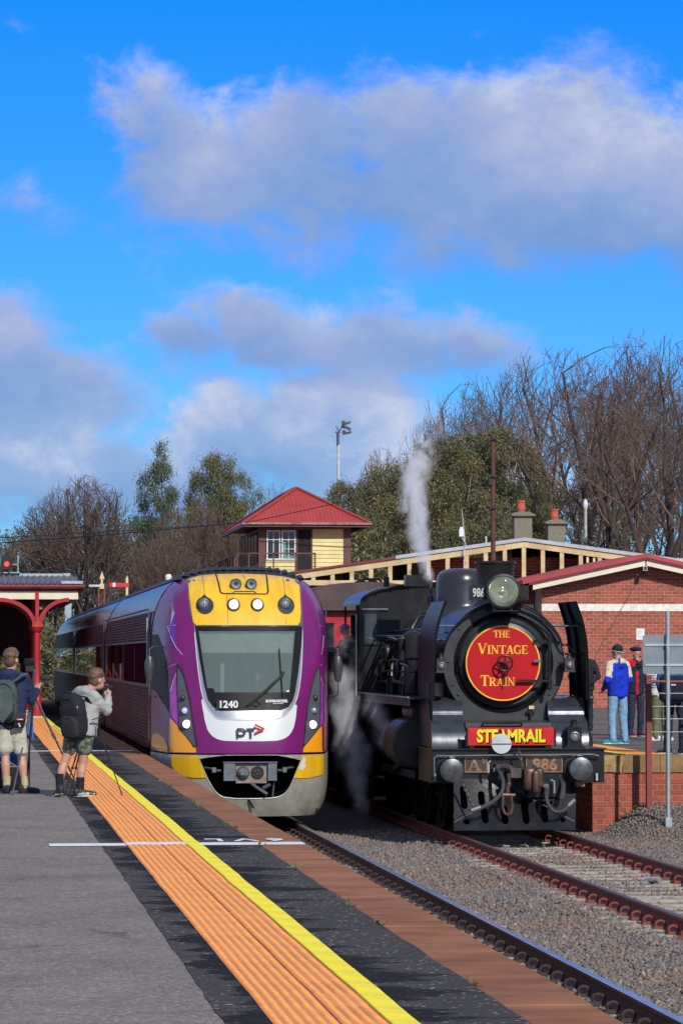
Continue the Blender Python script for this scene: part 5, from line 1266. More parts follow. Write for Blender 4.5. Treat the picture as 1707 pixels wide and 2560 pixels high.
# chimney and dome
lathe('chimney', [(.50, -.12), (.40, -.02), (.315, .08), (.282, .22), (.27, .30), (.292, .60), (.305, .66), (.325, .665), (.325, .70), (.275, .70), (.26, .5), (.24, 0)], (8.086, 54.8, 3.44), 'Z', M_blk, n=40)
lathe('steam_dome', [(.60, -.14), (.52, -.04), (.455, .03), (.432, .12), (.428, .48), (.41, .58), (.35, .655), (.22, .695), (0, .705)], (8.075, 58.5, 3.42), 'Z', mat('dome_black', (.018, .018, .021), .28, col2=(.024, .023, .027), ns=3, coat=.3), n=40)
lathe('whistle', [(.03, -.25), (.03, .0), (.055, .02), (.055, .16), (.03, .18), (.026, .42), (0, .42)], (7.62, 59.0, 3.52), 'Z', M_iron, n=12)
mb = MB(); mb.box(7.35, 7.75, 60.2, 60.5, 3.86, 4.05); mb.tube([(7.05, 60.5, 3.85), (7.05, 60.5, 4.02)], .05, 8); build(mb, 'generator', M_blk, lc)
# front platform and curved cover sheets
prof = [(55.0, 2.05), (54.15, 2.05)]+[(54.15-.42*math.sin(t)-.30*(1-math.cos(t))*.0, 2.05-.30*(1-math.cos(t))) for t in np.linspace(.1, math.pi/2, 10)]+[(53.55, 1.66), (53.44, 1.5), (53.40, 1.29)]
def sheet(x0, x1, nm):
    mb = MB(); n = len(prof); v = [(x0, y, z) for y, z in prof]+[(x1, y, z) for y, z in prof]
    mb.add(v, [(i, n+i, n+i+1, i+1) for i in range(n-1)], 0, True)
    s_ = build(mb, nm, M_gloss, lc, fixn=False)
    mb = MB()
    for k in range(int((x1-x0)/.11)):
        mb.ell((x0+.06+k*.11, 53.54, 1.63), (.010, .008, .010), 6, 4); mb.ell((x0+.06+k*.11, 54.1, 2.055), (.010, .010, .006), 6, 4)
    build(mb, 'rivet', M_gloss, s_); return s_
sheet(6.92, 7.42, 'cover_sheet'); sheet(8.745, 9.31, 'cover_sheet')
mb = MB()
for xa, xb in ((6.915, 6.921), (7.421, 7.428), (8.737, 8.744)): mb.prism([(55, 1.3)]+prof[::1], 'X', xa, xb)
mb.prism([(54.6, 1.29), (53.42, 1.29), (53.45, 1.66), (53.92, 1.70), (54.6, 1.70)], 'X', 7.43, 8.735); build(mb, 'front_apron', M_sbox, lc)
mb = MB(); mb.tube([(7.68, 53.42, 1.63), (7.68, 53.36, 1.66), (8.28, 53.36, 1.66), (8.28, 53.42, 1.63)], .016, 6); build(mb, 'apron_handrail', M_blk, lc)
# name board
mb = MB(); mb.box(7.422, 8.728, 53.13, 53.15, 1.328, 1.596); sbd = build(mb, 'name_board', mat('board_red_bright', (.60, .006, .012), .4), lc)
mb = MB(); mb.box(7.39, 7.421, 53.12, 53.16, 1.31, 1.60); mb.box(8.729, 8.76, 53.12, 53.16, 1.31, 1.60); mb.box(7.45, 7.52, 53.151, 53.4, 1.29, 1.33); mb.box(8.6, 8.7, 53.151, 53.4, 1.29, 1.33); build(mb, 'board_bracket', M_blk, sbd)
mb = MB(); text_mesh(mb, 'STEAMRAIL', (8.072, 53.119, 1.458), .258, .006, .0105, .80); build(mb, 'lettering', M_yel2, sbd)
mb = MB(); text_mesh(mb, 'STEAMRAIL', (8.088, 53.124, 1.443), .258, .006, .0105, .80); build(mb, 'lettering_shadow', M_soot, sbd)
mk = lathe('marker_disc', [(0, -.01), (.147, -.01), (.152, 0), (.147, .01), (0, .01)], (7.889, 52.86, 1.356), 'Y', mat('disc_white', (.50, .53, .54), .45, col2=(.42, .45, .46), ns=5), n=36)
mb = MB(); mb.box(7.742, 8.036, 52.836, 52.848, 1.352, 1.361); mb.tube([(7.889, 52.9, 1.50), (7.889, 52.95, 1.56)], .02, 6); build(mb, 'disc_hinge', M_blk, mk)
# buffer beam
bb = MB(); bb.box(6.86, 9.47, 53.0, 53.10, .768, 1.262); bb.box(6.86, 6.90, 53.101, 54.6, .768, 1.262); bb.box(9.43, 9.47, 53.101, 54.9, .768, 1.262); beam = build(bb, 'buffer_beam', M_blk, lc)
mb = MB(); mb.box(6.84, 9.50, 52.96, 54.9, 1.264, 1.286); build(mb, 'footplate', M_blk, lc)
mb = MB()
for k in range(27):
    x = 6.98+k*.093
    if 7.36 < x < 7.62 or 8.1 < x < 8.3: continue
    mb.ell((x, 52.998, 1.225), (.013, .010, .013), 6, 4)
build(mb, 'rivet', M_gloss, beam)
for (x0, x1, tx) in ((7.345, 7.69, None), (8.275, 8.83, '986')):
    mb = MB(); mb.box(x0, x1, 52.975, 52.999, .925, 1.15); p_ = build(mb, 'number_plate', M_plate, beam)
    mb = MB(); mb.box(x0, x1, 52.968, 52.9745, .925, .942); mb.box(x0, x1, 52.968, 52.9745, 1.134, 1.15); mb.box(x0, x0+.015, 52.968, 52.9745, .9425, 1.1335); mb.box(x1-.015, x1, 52.968, 52.9745, .9425, 1.1335)
    if tx: text_mesh(mb, '986', ((x0+x1)/2+.01, 52.968, 1.035), .24, .008, .010, 1.04)
    else:
        cx = (x0+x1)/2-.03; kx = [0]
        for (a, b_, c_, d_, t) in ((-.07,.955,0,1.115,.018),(.0,1.115,.072,.955,.038),(-.04,1.01,.045,1.01,.015),(-.105,.962,-.03,.962,.016),(.025,.962,.115,.962,.016)):
            kx[0] += 1; mb.beam((cx+a, 52.970-kx[0]*.0005, b_), (cx+c_, 52.970-kx[0]*.0005, d_), t, .008, up=(0,1,0))
        text_mesh(mb, '2', (x1-.055, 52.968, 1.09), .085, .008, .003, 1)
    build(mb, 'brass_lettering', M_brass, p_)
mb = MB(); mb.box(8.30, 8.80, 52.99, 52.999, 1.168, 1.185); build(mb, 'brass_strip', M_brass, beam)
mb = MB(); mb.tube([(6.88, 52.99, .80), (6.88, 52.9, .83), (6.88, 52.9, 1.15), (6.92, 52.9, 1.178), (9.28, 52.9, 1.195), (9.36, 52.9, 1.17), (9.36, 52.98, 1.15)], .014, 6); build(mb, 'beam_handrail', M_gsteel, beam)
for x in (6.895, 9.345):
    mb = MB(); mb.box(x-.015, x+.015, 52.93, 52.96, .80, .91); build(mb, 'lamp_socket', M_galv, beam)
for x, z in ((7.10, .972), (9.04, .985)):
    bf = lathe('buffer', [(0, 0), (.215, 0), (.215, -.03), (.16, -.05), (.13, -.2), (.12, -.3), (.085, -.31), (.08, -.42), (0, -.42)], (x, 52.999, z), 'Y', M_blk)
    lathe('buffer_head', [(.08, 0), (.172, -.005), (.176, -.02), (.172, -.035), (.12, -.05), (0, -.06)], (x, 52.58, z), 'Y', M_buffer, bf, n=36)
    mb = MB()
    for k in range(6): a = R(30+60*k); mb.ell((x+.185*math.cos(a), 52.962, z+.185*math.sin(a)), (.018, .014, .018), 6, 4)
    build(mb, 'bolt', M_blk, bf)
mb = MB(); mb.box(9.0, 9.12, 52.7, 52.9, .72, .79); build(mb, 'step_block', mat('pinkish_wood', (.30, .16, .13), .8), beam)
# pilot (cowcatcher) with slots
def cow(x, z):
    zf = .66-.46*abs(x-8.06)/.93
    yf = 52.5+.5*(zf-.08)/.58
    y = 52.5+.5*(z-.08)/.58 if z < zf else yf+(53.03-yf)*(z-zf)/max(.885-zf, .05)
    return (x, y, z)
def slot(x, z0, z1, w=.052): return [(x+w*math.cos(a), z1+w*math.sin(a)) for a in np.linspace(0, math.pi, 7)]+[(x+w*math.cos(a), z0+w*math.sin(a)) for a in np.linspace(math.pi, 2*math.pi, 7)]
sl = [slot(7.315, .44, .68), slot(7.585, .49, .60), slot(7.61, .23, .36), slot(7.905, .22, .38), slot(8.225, .22, .48), slot(8.508, .24, .40), circ(7.33, .205, .05, 12, .04), circ(8.777, .225, .045, 12, .035)]
mb = MB(); patch(mb, [(7.19, .885), (7.16, .5), (7.125, .08), (8.95, .085), (9.0, .5), (9.04, .885)], cow, 0, .025, sl, .09); pil = build(mb, 'cowcatcher', M_blk, lc)
for f in pil.data.polygons: f.use_smooth = False
mb = MB()
for a_, b_ in (((8.12, .655), (8.95, .20)), ((8.0, .65), (7.14, .20))): p0, p1 = cow(*a_), cow(*b_); mb.tube([(p0[0], p0[1]-.003, p0[2]), (p1[0], p1[1]-.003, p1[2])], .007, 5)
build(mb, 'fold_edge', M_gsteel, pil)
mb = MB(); mb.box(7.25, 8.9, 53.12, 53.2, .1, .9); build(mb, 'slot_dark_sheet', M_soot, pil)  # black sheet added behind the slots to keep them dark
mb = MB(); mb.box(8.28, 8.75, 52.80, 52.86, .56, .86); mb.box(8.42, 8.66, 52.72, 52.86, .50, .53); build(mb, 'step_plate', M_blk, pil)
# couplings, hoses, chains
cpg = MB(); cpg.box(7.98, 8.14, 52.55, 53.0, .86, 1.0); cpg.tube([(7.88, 52.7, 1.02), (7.98, 52.62, 1.0), (8.06, 52.6, .92)], .05, 8); cpg.tube([(7.95, 52.58, .92), (7.96, 52.56, .74)], .03, 8); cpg.ell((7.955, 52.56, .76), (.045, .04, .05), 10, 8); cpg.box(7.80, 7.9, 52.8, 53.0, .95, 1.05); cp_ = build(cpg, 'drawhook', M_iron, lc)
mb = MB(); rounded_box(mb, (8.27, 52.62, .84), (.20, .30, .36)); rounded_box(mb, (8.40, 52.60, .86), (.14, .30, .30)); rounded_box(mb, (8.34, 52.46, .80), (.10, .12, .34)); mb.box(8.2, 8.45, 52.70, 53.0, .72, .93); mb.tube([(8.33, 52.5, .62), (8.33, 52.5, 1.04)], .03, 8); build(mb, 'knuckle', M_rustiron, lc)
mb = MB(); sh = [(7.86, 52.52, .62), (7.845, 52.48, .42), (7.875, 52.46, .335), (7.92, 52.45, .315), (7.965, 52.46, .335), (7.995, 52.48, .42), (7.98, 52.52, .62)]
mb.tube(sh, .022, 8); mb.tube([(7.80, 52.52, .61), (8.04, 52.52, .60)], .028, 8); mb.tube([(7.925, 52.54, .6), (7.94, 52.55, .76)], .035, 8); build(mb, 'shackle', M_rustiron, lc)
def hose(pts, r, nm='brake_hose'):
    P_ = [Vector(p) for p in pts]; o = []
    for i in range(len(P_)-1):
        p0 = P_[max(i-1, 0)]; p1 = P_[i]; p2 = P_[i+1]; p3 = P_[min(i+2, len(P_)-1)]
        for k in range(6):
            t = k/6; o.append(.5*((2*p1)+(p2-p0)*t+(2*p0-5*p1+4*p2-p3)*t*t+(3*p1-p0-3*p2+p3)*t**3))
    o.append(P_[-1]); mb = MB(); mb.tube(o, r, 8); return build(mb, nm, M_hose, lc)
hose([(7.80, 52.85, .98), (7.83, 52.6, .93), (7.855, 52.45, .78), (7.80, 52.38, .62), (7.62, 52.35, .47), (7.42, 52.36, .40)], .030)
hose([(8.54, 52.7, .70), (8.50, 52.5, .60), (8.53, 52.42, .45), (8.62, 52.4, .36), (8.76, 52.4, .38), (8.88, 52.42, .50)], .030)
hose([(8.78, 52.95, .86), (8.80, 52.75, .76), (8.77, 52.62, .62), (8.74, 52.6, .54)], .04)
mb = MB()
for p0, p1 in (((7.36, 52.35, .38), (7.50, 52.35, .43)), ((8.82, 52.41, .44), (8.92, 52.42, .53)), ((8.54, 52.68, .62), (8.53, 52.66, .72))): mb.tube([p0, p1], .038, 8)
mb.box(8.50, 8.58, 52.72, 52.8, .68, .76); mb.box(7.76, 7.84, 52.8, 52.95, .94, 1.0); build(mb, 'hose_coupling', M_gsteel, lc)
mb = MB(); mb.box(7.66, 7.685, 52.72, 52.75, .93, 1.07); mb.tube([(7.665, 52.73, .95), (7.66, 52.7, 1.07), (7.70, 52.69, 1.11)], .013, 6); mb.tube([(8.66, 52.7, .62), (8.66, 52.7, .80), (8.61, 52.72, .82)], .012, 6); build(mb, 'cock_handle', M_galv, lc)
def chain(p0, p1, n, r=.011):
    mb = MB(); a = Vector(p0); b_ = Vector(p1); d = (b_-a)/n; h = d.length
    sd = d.cross(Vector((0, 1, 0))).normalized(); y = Vector((0, 1, 0))
    for k in range(n):
        c = a+d*(k+.5); u = sd if k % 2 else y; P_ = [c+d*.62*math.cos(t)+u*h*.32*math.sin(t) for t in np.linspace(0, 2*math.pi, 9)]
        mb.tube(P_, r, 5, caps=False)
    return build(mb, 'chain', M_iron, lc)
chain((7.25, 52.6, .80), (7.40, 52.4, .42), 11); chain((8.13, 52.75, 1.29), (8.17, 52.6, .98), 7, .013); chain((7.40, 52.38, .42), (7.50, 52.36, .46), 3, .013)
# lamps
def oil_lamp(x, y, z, w, h, lit):
    mb = MB(); mb.box(x-w/2, x+w/2, y, y+w*.9, z, z+h*.7); mb.box(x-w*.56, x+w*.56, y-.01, y+w*.95, z+h*.7, z+h*.74); mb.box(x-w*.58, x+w*.58, y-.01, y+w*.95, z-.02, z); mb.lathe([(w*.36, 0), (w*.25, h*.12), (w*.2, h*.13), (w*.2, h*.24), (w*.27, h*.25), (w*.1, h*.32), (0, h*.33)], (x, y+w*.45, z+h*.74), 'Z', 12); o_ = build(mb, 'oil_lamp', M_sbox if w < .2 else M_blk, lc)
    mb = MB(); mb.lathe([(w*.34, 0), (w*.34, -.03), (w*.27, -.035), (w*.26, 0)], (x, y, z+h*.35), 'Y', 16); build(mb, 'bezel', M_gsteel, o_)
    mb = MB(); mb.lathe([(0, -.035), (w*.15, -.028), (w*.26, -.005)], (x, y, z+h*.35), 'Y', 16); build(mb, 'lens', mat('lamp_bullseye', (.55, .36, .25), .1, .2, col2=(.35, .15, .08), ns=30) if lit else M_lens, o_)
oil_lamp(7.085, 53.6, 2.435, .15, .26, True); oil_lamp(9.05, 53.6, 2.445, .15, .26, True); oil_lamp(9.06, 53.22, 1.33, .215, .36, False)
mb = MB(); mb.box(8.90, 9.22, 53.15, 53.46, 1.287, 1.31); mb.box(8.93, 9.19, 53.18, 53.44, 1.3105, 1.33); build(mb, 'lamp_base', M_blk, lc)
for xa in (6.97, 8.95): mb = MB(); mb.box(xa, xa+.08, 53.7, 53.9, 2.5, 2.56); build(mb, 'lamp_bracket', M_blk, lc)
mb = MB(); mb.lathe([(.13, 0), (.13, .2), (0, .2)], (7.02, 53.9, 2.06), 'Z', 16); build(mb, 'lubricator', M_blk, lc)
# smoke deflectors
M_defl = mat('deflector_black', (.010, .011, .014), .35, col2=(.020, .017, .017), ns=4, spec=.12, ramp=(.45, .75))
prD = [(1.205, 1.29), (1.205, 2.04), (1.20, 2.5), (1.19, 2.75), (1.165, 2.98), (1.12, 3.2), (1.06, 3.38), (1.015, 3.505)]
for sx in (-1, 1):
    cx = 8.142; mb = MB(); P_ = []
    def yb(z): return 54.25 if z < 2.0 else (55.35 if z < 3.4 else 55.2)
    zs = np.linspace(1.29, 3.505, 26); ring_ = []
    for z in zs:
        x = crom([(q[1], q[0]) for q in prD], z); ring_.append((x, z))
    n = len(ring_)
    v = []
    for th in (0, .012):
        for x, z in ring_: v.append((cx+sx*(x-th), 53.58, z))
        for x, z in ring_: v.append((cx+sx*(x-th), yb(z), z))
    f = []
    for i in range(n-1):
        f.append((i, i+1, n+i+1, n+i)); f.append((2*n+i, 3*n+i, 3*n+i+1, 2*n+i+1)); f.append((i, 2*n+i, 2*n+i+1, i+1)); f.append((n+i, n+i+1, 3*n+i+1, 3*n+i))
    f += [(n-1, 3*n-1, 4*n-1, 2*n-1)]
    mb.add(v, f, 0, True); df = build(mb, 'smoke_deflector', M_defl, lc)
    mb = MB()
    for y in (53.62, 54.4, 55.1):
        for a_, b_ in zip(ring_[8:], ring_[9:]): mb.beam((cx+sx*(a_[0]-.03), y, a_[1]), (cx+sx*(b_[0]-.03), y, b_[1]), .03, .03)
    for z in (2.7, 3.15): x = crom([(q[1], q[0]) for q in prD], z); mb.beam((cx+sx*(x-.03), 53.6, z), (cx+sx*(x-.03), 55.5, z), .03, .03)
    build(mb, 'stiffener', M_soot, df)
    mb = MB(); mb.tube([(cx+sx*1.12, 53.9, 3.13), (LX+sx*.72, 53.95, 3.13)], .013, 6); mb.tube([(cx+sx*1.12, 55.0, 3.13), (LX+sx*.72, 55.0, 3.13)], .013, 6); build(mb, 'stay_rod', M_gsteel, df)
# running boards, cylinders, wheels, rods
for sx in (-1, 1):
    x0, x1 = (6.66, 7.3) if sx < 0 else (8.9, 9.5)
    mb = MB(); mb.box(x0, x1, 54.26, 61.6, 2.005, 2.03); mb.box(x0 if sx < 0 else x1-.02, x0+.02 if sx < 0 else x1, 54.26, 61.6, 1.90, 2.004); build(mb, 'running_board', M_blk, lc)
    mb = MB(); xe = x0 if sx < 0 else x1; mb.tube([(xe, 54.26, 2.035), (xe, 61.6, 2.035)], .012, 6); build(mb, 'board_edge', M_galv, lc)
    cx = LX+sx*1.18
    mb = MB(); mb.lathe([(0, 0), (.36, .0), (.40, .04), (.40, 1.3), (.36, 1.34), (0, 1.34)], (cx, 55.0, 1.32), 'Y', 28); cy = build(mb, 'cylinder', M_reflbrown if sx < 0 else M_blk, lc)
    mb = MB(); mb.lathe([(0, 0), (.17, 0), (.20, .03), (.20, 1.25), (0, 1.28)], (cx-sx*.1, 54.98, 1.80), 'Y', 20); mb.tube([(cx, 56.3, 1.32), (cx, 57.6, 1.2)], .04, 8); build(mb, 'valve_chest', M_blk, cy)
    pass
    for y, r in ((54.6, .46), (56.5, .46), (57.6, .92), (59.55, .92), (61.5, .92)):
        wx = LX+sx*.80; mb = MB(); mb.lathe([(r-.11, -.06), (r, -.06), (r, .06), (r-.11, .06), (r-.11, -.06)], (wx, y, r), 'X', 32); mb.lathe([(0, -.07), (.14, -.07), (.14, .07), (0, .07)], (wx, y, r), 'X', 16)
        for k in range(14): a = 2*math.pi*k/14; mb.beam((wx, y+.1*math.cos(a), r+.1*math.sin(a)), (wx, y+(r-.1)*math.cos(a), r+(r-.1)*math.sin(a)), .04, .05)
        build(mb, 'wheel', M_soot, lc)
    mb = MB(); mb.beam((LX+sx*.96, 57.3, .75), (LX+sx*.96, 61.5, .75), .05, .12); mb.beam((LX+sx*1.03, 56.5, 1.3), (LX+sx*1.03, 59.5, .75), .05, .11); build(mb, 'side_rod', M_gsteel, lc)
mb = MB(); mb.box(LX-.6, LX+.6, 53.2, 63.5, .9, 1.6); mb.box(LX-.65, LX+.65, 54.0, 56.4, 1.0, 1.95); mb.box(LX-.45, LX+.45, 53.1, 53.9, .9, 1.28); build(mb, 'frame', M_soot, lc)
# pump, pipes and fittings on the left side of the boiler
mb = MB()
mb.lathe([(.13, 0), (.14, .02), (.14, .42), (.10, .45), (.10, .55), (.14, .58), (.14, .95), (.10, 1.0), (0, 1.02)], (6.98, 56.2, 2.06), 'Z', 18)
for z in np.arange(2.1, 2.5, .045): mb.lathe([(.155, 0), (.155, .02)], (6.98, 56.2, z), 'Z', 16)
build(mb, 'air_pump', M_blk, lc)
mb = MB()
for pts in ([(7.12, 55.9, 2.9), (7.10, 57, 2.92), (7.12, 59, 2.93), (7.12, 61.5, 2.95)], [(6.95, 56.2, 3.1), (7.1, 56.3, 3.35), (7.4, 56.5, 3.4)], [(6.9, 57.0, 2.05), (6.95, 57.1, 2.5), (7.15, 57.3, 2.7)], [(7.0, 58.2, 2.05), (7.05, 58.2, 2.6), (7.2, 58.3, 2.9), (7.4, 58.3, 3.15)], [(6.86, 55.8, 2.5), (6.84, 56, 2.52), (6.9, 57.2, 2.55)], [(7.6, 59, 3.4), (7.4, 58.8, 3.3), (7.2, 58.6, 3.05)]):
    mb.tube(pts, .022, 6)
mb.lathe([(.07, 0), (.07, .35), (0, .38)], (6.92, 57.2, 2.6), 'Z', 12); mb.lathe([(.09, 0), (.09, .25), (0, .28)], (7.0, 59.3, 2.04), 'Z', 12)
for k in range(9):
    y = 56.9+k*.52; mb.tube([(7.18-.02*(k%2), y, 2.05), (7.02, y+.05, 2.35), (7.06, y+.1*(k%3), 2.72), (7.22, y+.1, 3.0)], .016+.006*(k%3), 6)
for z, r in ((2.22, .03), (2.40, .022), (2.58, .02), (3.08, .026)): mb.tube([(7.02 if z < 3 else 7.25, 56.3, z), (7.0 if z < 3 else 7.24, 59, z+.03), (7.02 if z < 3 else 7.25, 61.5, z)], r, 6)
for y, z in ((57.4, 2.5), (58.3, 2.3), (59.8, 2.6), (60.6, 2.35)): mb.lathe([(.06, 0), (.075, .04), (.075, .2), (.03, .26), (0, .27)], (6.98, y, z), 'Z', 10)
build(mb, 'pipework', M_blk, lc)
mb = MB(); mb.tube([(6.99, 56.4, 2.99), (6.99, 61.55, 3.02)], .016, 6)
for y in (57, 58.5, 60): mb.tube([(6.99, y, 3.0), (7.2, y, 2.95)], .012, 5)
build(mb, 'boiler_handrail', M_gsteel, lc)
mb = MB(); mb.ell((7.0, 57.0, 2.98), (.035, .035, .05), 8, 6); mb.box(6.97, 7.03, 56.95, 57.05, 2.88, 2.93); build(mb, 'brass_cock', mat('bright_brass', (.55, .28, .08), .3, .7), lc)
# cab
YC0, YC1 = 61.6, 64.0
arcr = [(LX+1.38*math.cos(a), 3.55+.38*math.sin(a)**.9) for a in np.linspace(0, math.pi, 25)]
mb = MB(); mb.prism([(6.70, 2.03)]+[(9.46, 2.03)]+arcr, 'Y', YC0, YC0+.02)
cab = build(mb, 'cab_front', M_blk, lc)
for xa, xb in ((6.69, 6.705), (9.455, 9.47)):
    mb = MB(); mb.prism([(YC0+.021, 1.2), (YC1, 1.2), (YC1, 3.56), (YC1-.25, 3.56), (YC1-.25, 2.75), (YC0+.45, 2.75), (YC0+.45, 3.56), (YC0+.021, 3.56)], 'X', xa, xb); build(mb, 'cab_side', M_soot, lc)
mb = MB(); n = len(arcr); v = [(x, YC0-.12, z+.01) for x, z in arcr]+[(x, YC1+.35, z+.01) for x, z in arcr]; mb.add(v, [(i, i+1, n+i+1, n+i) for i in range(n-1)], 0, True)
v2 = [(x, y, z+.018) for x, y, z in v]; mb.add(v2, [(i, n+i, n+i+1, i+1) for i in range(n-1)], 0, True); build(mb, 'cab_roof', M_blk, lc, fixn=False)
mb = MB()
for k in range(3, 22, 2): x, z = arcr[k]; mb.ell((x, YC0-.01, z-.07), (.016, .012, .016), 6, 4)
build(mb, 'rivet', M_soot, cab)
mb = MB(); mb.box(6.75, 6.79, YC0-.03, YC0-.001, 2.86, 3.46); mb.box(7.01, 7.05, YC0-.03, YC0-.001, 2.86, 3.46); mb.box(6.79, 7.01, YC0-.03, YC0-.001, 3.42, 3.46); mb.box(6.79, 7.01, YC0-.03, YC0-.001, 2.86, 2.885); cw = build(mb, 'front_window', M_blk, cab)
mb = MB(); mb.box(6.79, 7.01, YC0-.012, YC0-.002, 2.886, 3.419); build(mb, 'pane', mat('cab_pane', (.06, .075, .085), .08, spec=.9), cw)
mb = MB(); mb.box(6.74, 7.2, YC0-.05, YC0-.002, 3.47, 3.50); build(mb, 'rain_strip', M_gsteel, cab)
mb = MB(); mb.tube([(6.66, YC0+.1, 1.4), (6.66, YC0+.1, 3.4)], .016, 6); build(mb, 'cab_handrail', M_galv, cab)
mb = MB(); mb.box(6.8, 9.36, YC1-.1, YC1-.05, 1.2, 3.4); build(mb, 'cab_lining', M_soot, cab)
# tender
td = MB(); td.box(6.72, 9.44, 64.5, 71.2, 1.0, 2.75); tnd = build(td, 'tender', M_soot, lc)
mb = MB(); mb.box(6.8, 9.36, 64.3, 71.3, .5, .95)
for y in (65.3, 67.0, 69, 70.6):
    for sx in (-1, 1): mb.lathe([(0, -.06), (.46, -.06), (.46, .06), (0, .06)], (LX+sx*.8, y, .46), 'X', 20)
build(mb, 'tender_frame', M_soot, tnd)
bm = bmesh.new(); bmesh.ops.create_grid(bm, x_segments=18, y_segments=40, size=1.0)
mb = MB(); bm.verts.index_update()
mb.add([(LX+v.co.x*1.2, 67.8+v.co.y*3, 2.72+.25*(1-v.co.x**2)+.12*noise.noise(Vector((v.co.x*6, v.co.y*16, 0)))) for v in bm.verts], [tuple(v.index for v in f.verts) for f in bm.faces]); bm.free(); build(mb, 'coal', M_soot, tnd, kind='stuff')
# ---- vintage carriages behind
M_redc = mat('carriage_red', (.44, .014, .022), .35, col2=(.36, .012, .020), ns=2, coat=.3)
M_brroof = mat('brown_roof', (.085, .050, .050), .7, col2=(.06, .036, .038), ns=2.5, bump=.2, bs=15)
ccs = thing('vintage_carriage', (LX, 80, 0), 'red wooden carriage with brown arched roof coupled behind the engine', 'carriage')
ya, yb = 72.4, 92.0
mb = MB(); mb.box(6.69, 9.47, ya, yb, 1.05, 3.58); body = build(mb, 'carriage_body', M_redc, ccs)
ar = [(LX+1.46*math.cos(a), 3.60+.58*math.sin(a)**.8) for a in np.linspace(0, math.pi, 25)]
mb = MB(); mb.prism(ar, 'Y', ya-.2, yb+.2); rf_ = build(mb, 'carriage_roof', M_brroof, ccs)
for y in (74.5, 79, 83.5, 88): mb = MB(); mb.tube([(x, y, z+.012) for x, z in ar], .03, 6); build(mb, 'roof_strap', M_brroof, rf_)
mb = MB()
for x, y in ((8.3, 76), (8.55, 76), (8.3, 82)): mb.lathe([(.12, 0), (.14, .1), (.05, .14), (0, .14)], (x, y, 4.16), n=12)
mb.tube([(7.95, 73, 4.17), (8.05, 73, 4.25), (8.35, 73, 4.25), (8.42, 73, 4.17)], .03, 6); mb.tube([(9.1, 73, 4.15), (9.1, 73, 4.32)], .05, 8); build(mb, 'roof_vent', M_soot, rf_)
mb = MB(); mb.box(6.9, 7.36, ya-.012, ya-.001, 2.6, 3.35); mb.box(7.7, 8.5, ya-.012, ya-.001, 1.2, 3.3); mb.box(8.8, 9.3, ya-.012, ya-.001, 2.6, 3.35); build(mb, 'end_window', M_glassdk, body)
mb = MB(); mb.box(6.69, 9.47, ya-.015, ya-.001, 2.45, 2.53); build(mb, 'cream_line', M_cream, body)
mb = MB(); k = 0
for k in range(14): mb.box(6.675, 6.689, ya+.7+k*1.35, ya+1.7+k*1.35, 2.3, 3.2); mb.box(9.471, 9.485, ya+.7+k*1.35, ya+1.7+k*1.35, 2.3, 3.2)
build(mb, 'window', M_glassdk, body)
mb = MB(); mb.box(6.85, 9.3, ya, yb, .4, 1.04); build(mb, 'underframe', M_soot, ccs)
# ================================================================== trees beyond the station
M_bark = mat('winter_bark', (.20, .135, .10), .9, col2=(.075, .052, .043), ns=.8)
M_barkd = mat('trunk_bark', (.080, .056, .044), .95, col2=(.045, .033, .028), ns=1.5)
M_gumbark = mat('pale_gum_bark', (.44, .38, .32), .85, col2=(.26, .20, .16), ns=1.2)
def leaf_mat(name, cols):
    m = bpy.data.materials.new(name); m.use_nodes = True
    n = NT(m.node_tree); b = n.n['Principled BSDF']; b.inputs['Roughness'].default_value = .55
    g = n.new('ShaderNodeNewGeometry'); cr = n.new('ShaderNodeValToRGB'); E_ = cr.color_ramp.elements
    n.put(cr.inputs[0], n.math('FRACT', n.math('ADD', n.math('MULTIPLY', g.outputs['Random Per Island'], .55), n.mapr(n.noise(g.outputs['Position'], .45, 3), .3, .7, 0, .6))))
    E_[0].position = 0; E_[0].color = c4(cols[0]); E_[1].position = 1; E_[1].color = c4(cols[-1])
    for i, c in enumerate(cols[1:-1]): q = E_.new((i+1)/(len(cols)-1)); q.color = c4(c)
    n.put(b.inputs['Base Color'], cr.outputs[0]); return m
M_leaf = leaf_mat('gum_leaf', [(.050, .070, .024), (.100, .110, .034), (.075, .095, .040), (.165, .125, .038), (.120, .120, .042)])
M_leaf2 = leaf_mat('gum_leaf_green', [(.038, .072, .034), (.080, .110, .042), (.058, .092, .052), (.115, .125, .05)])
M_scrub = leaf_mat('scrub_twigs', [(.070, .045, .034), (.11, .072, .05), (.055, .055, .024), (.085, .055, .04)])

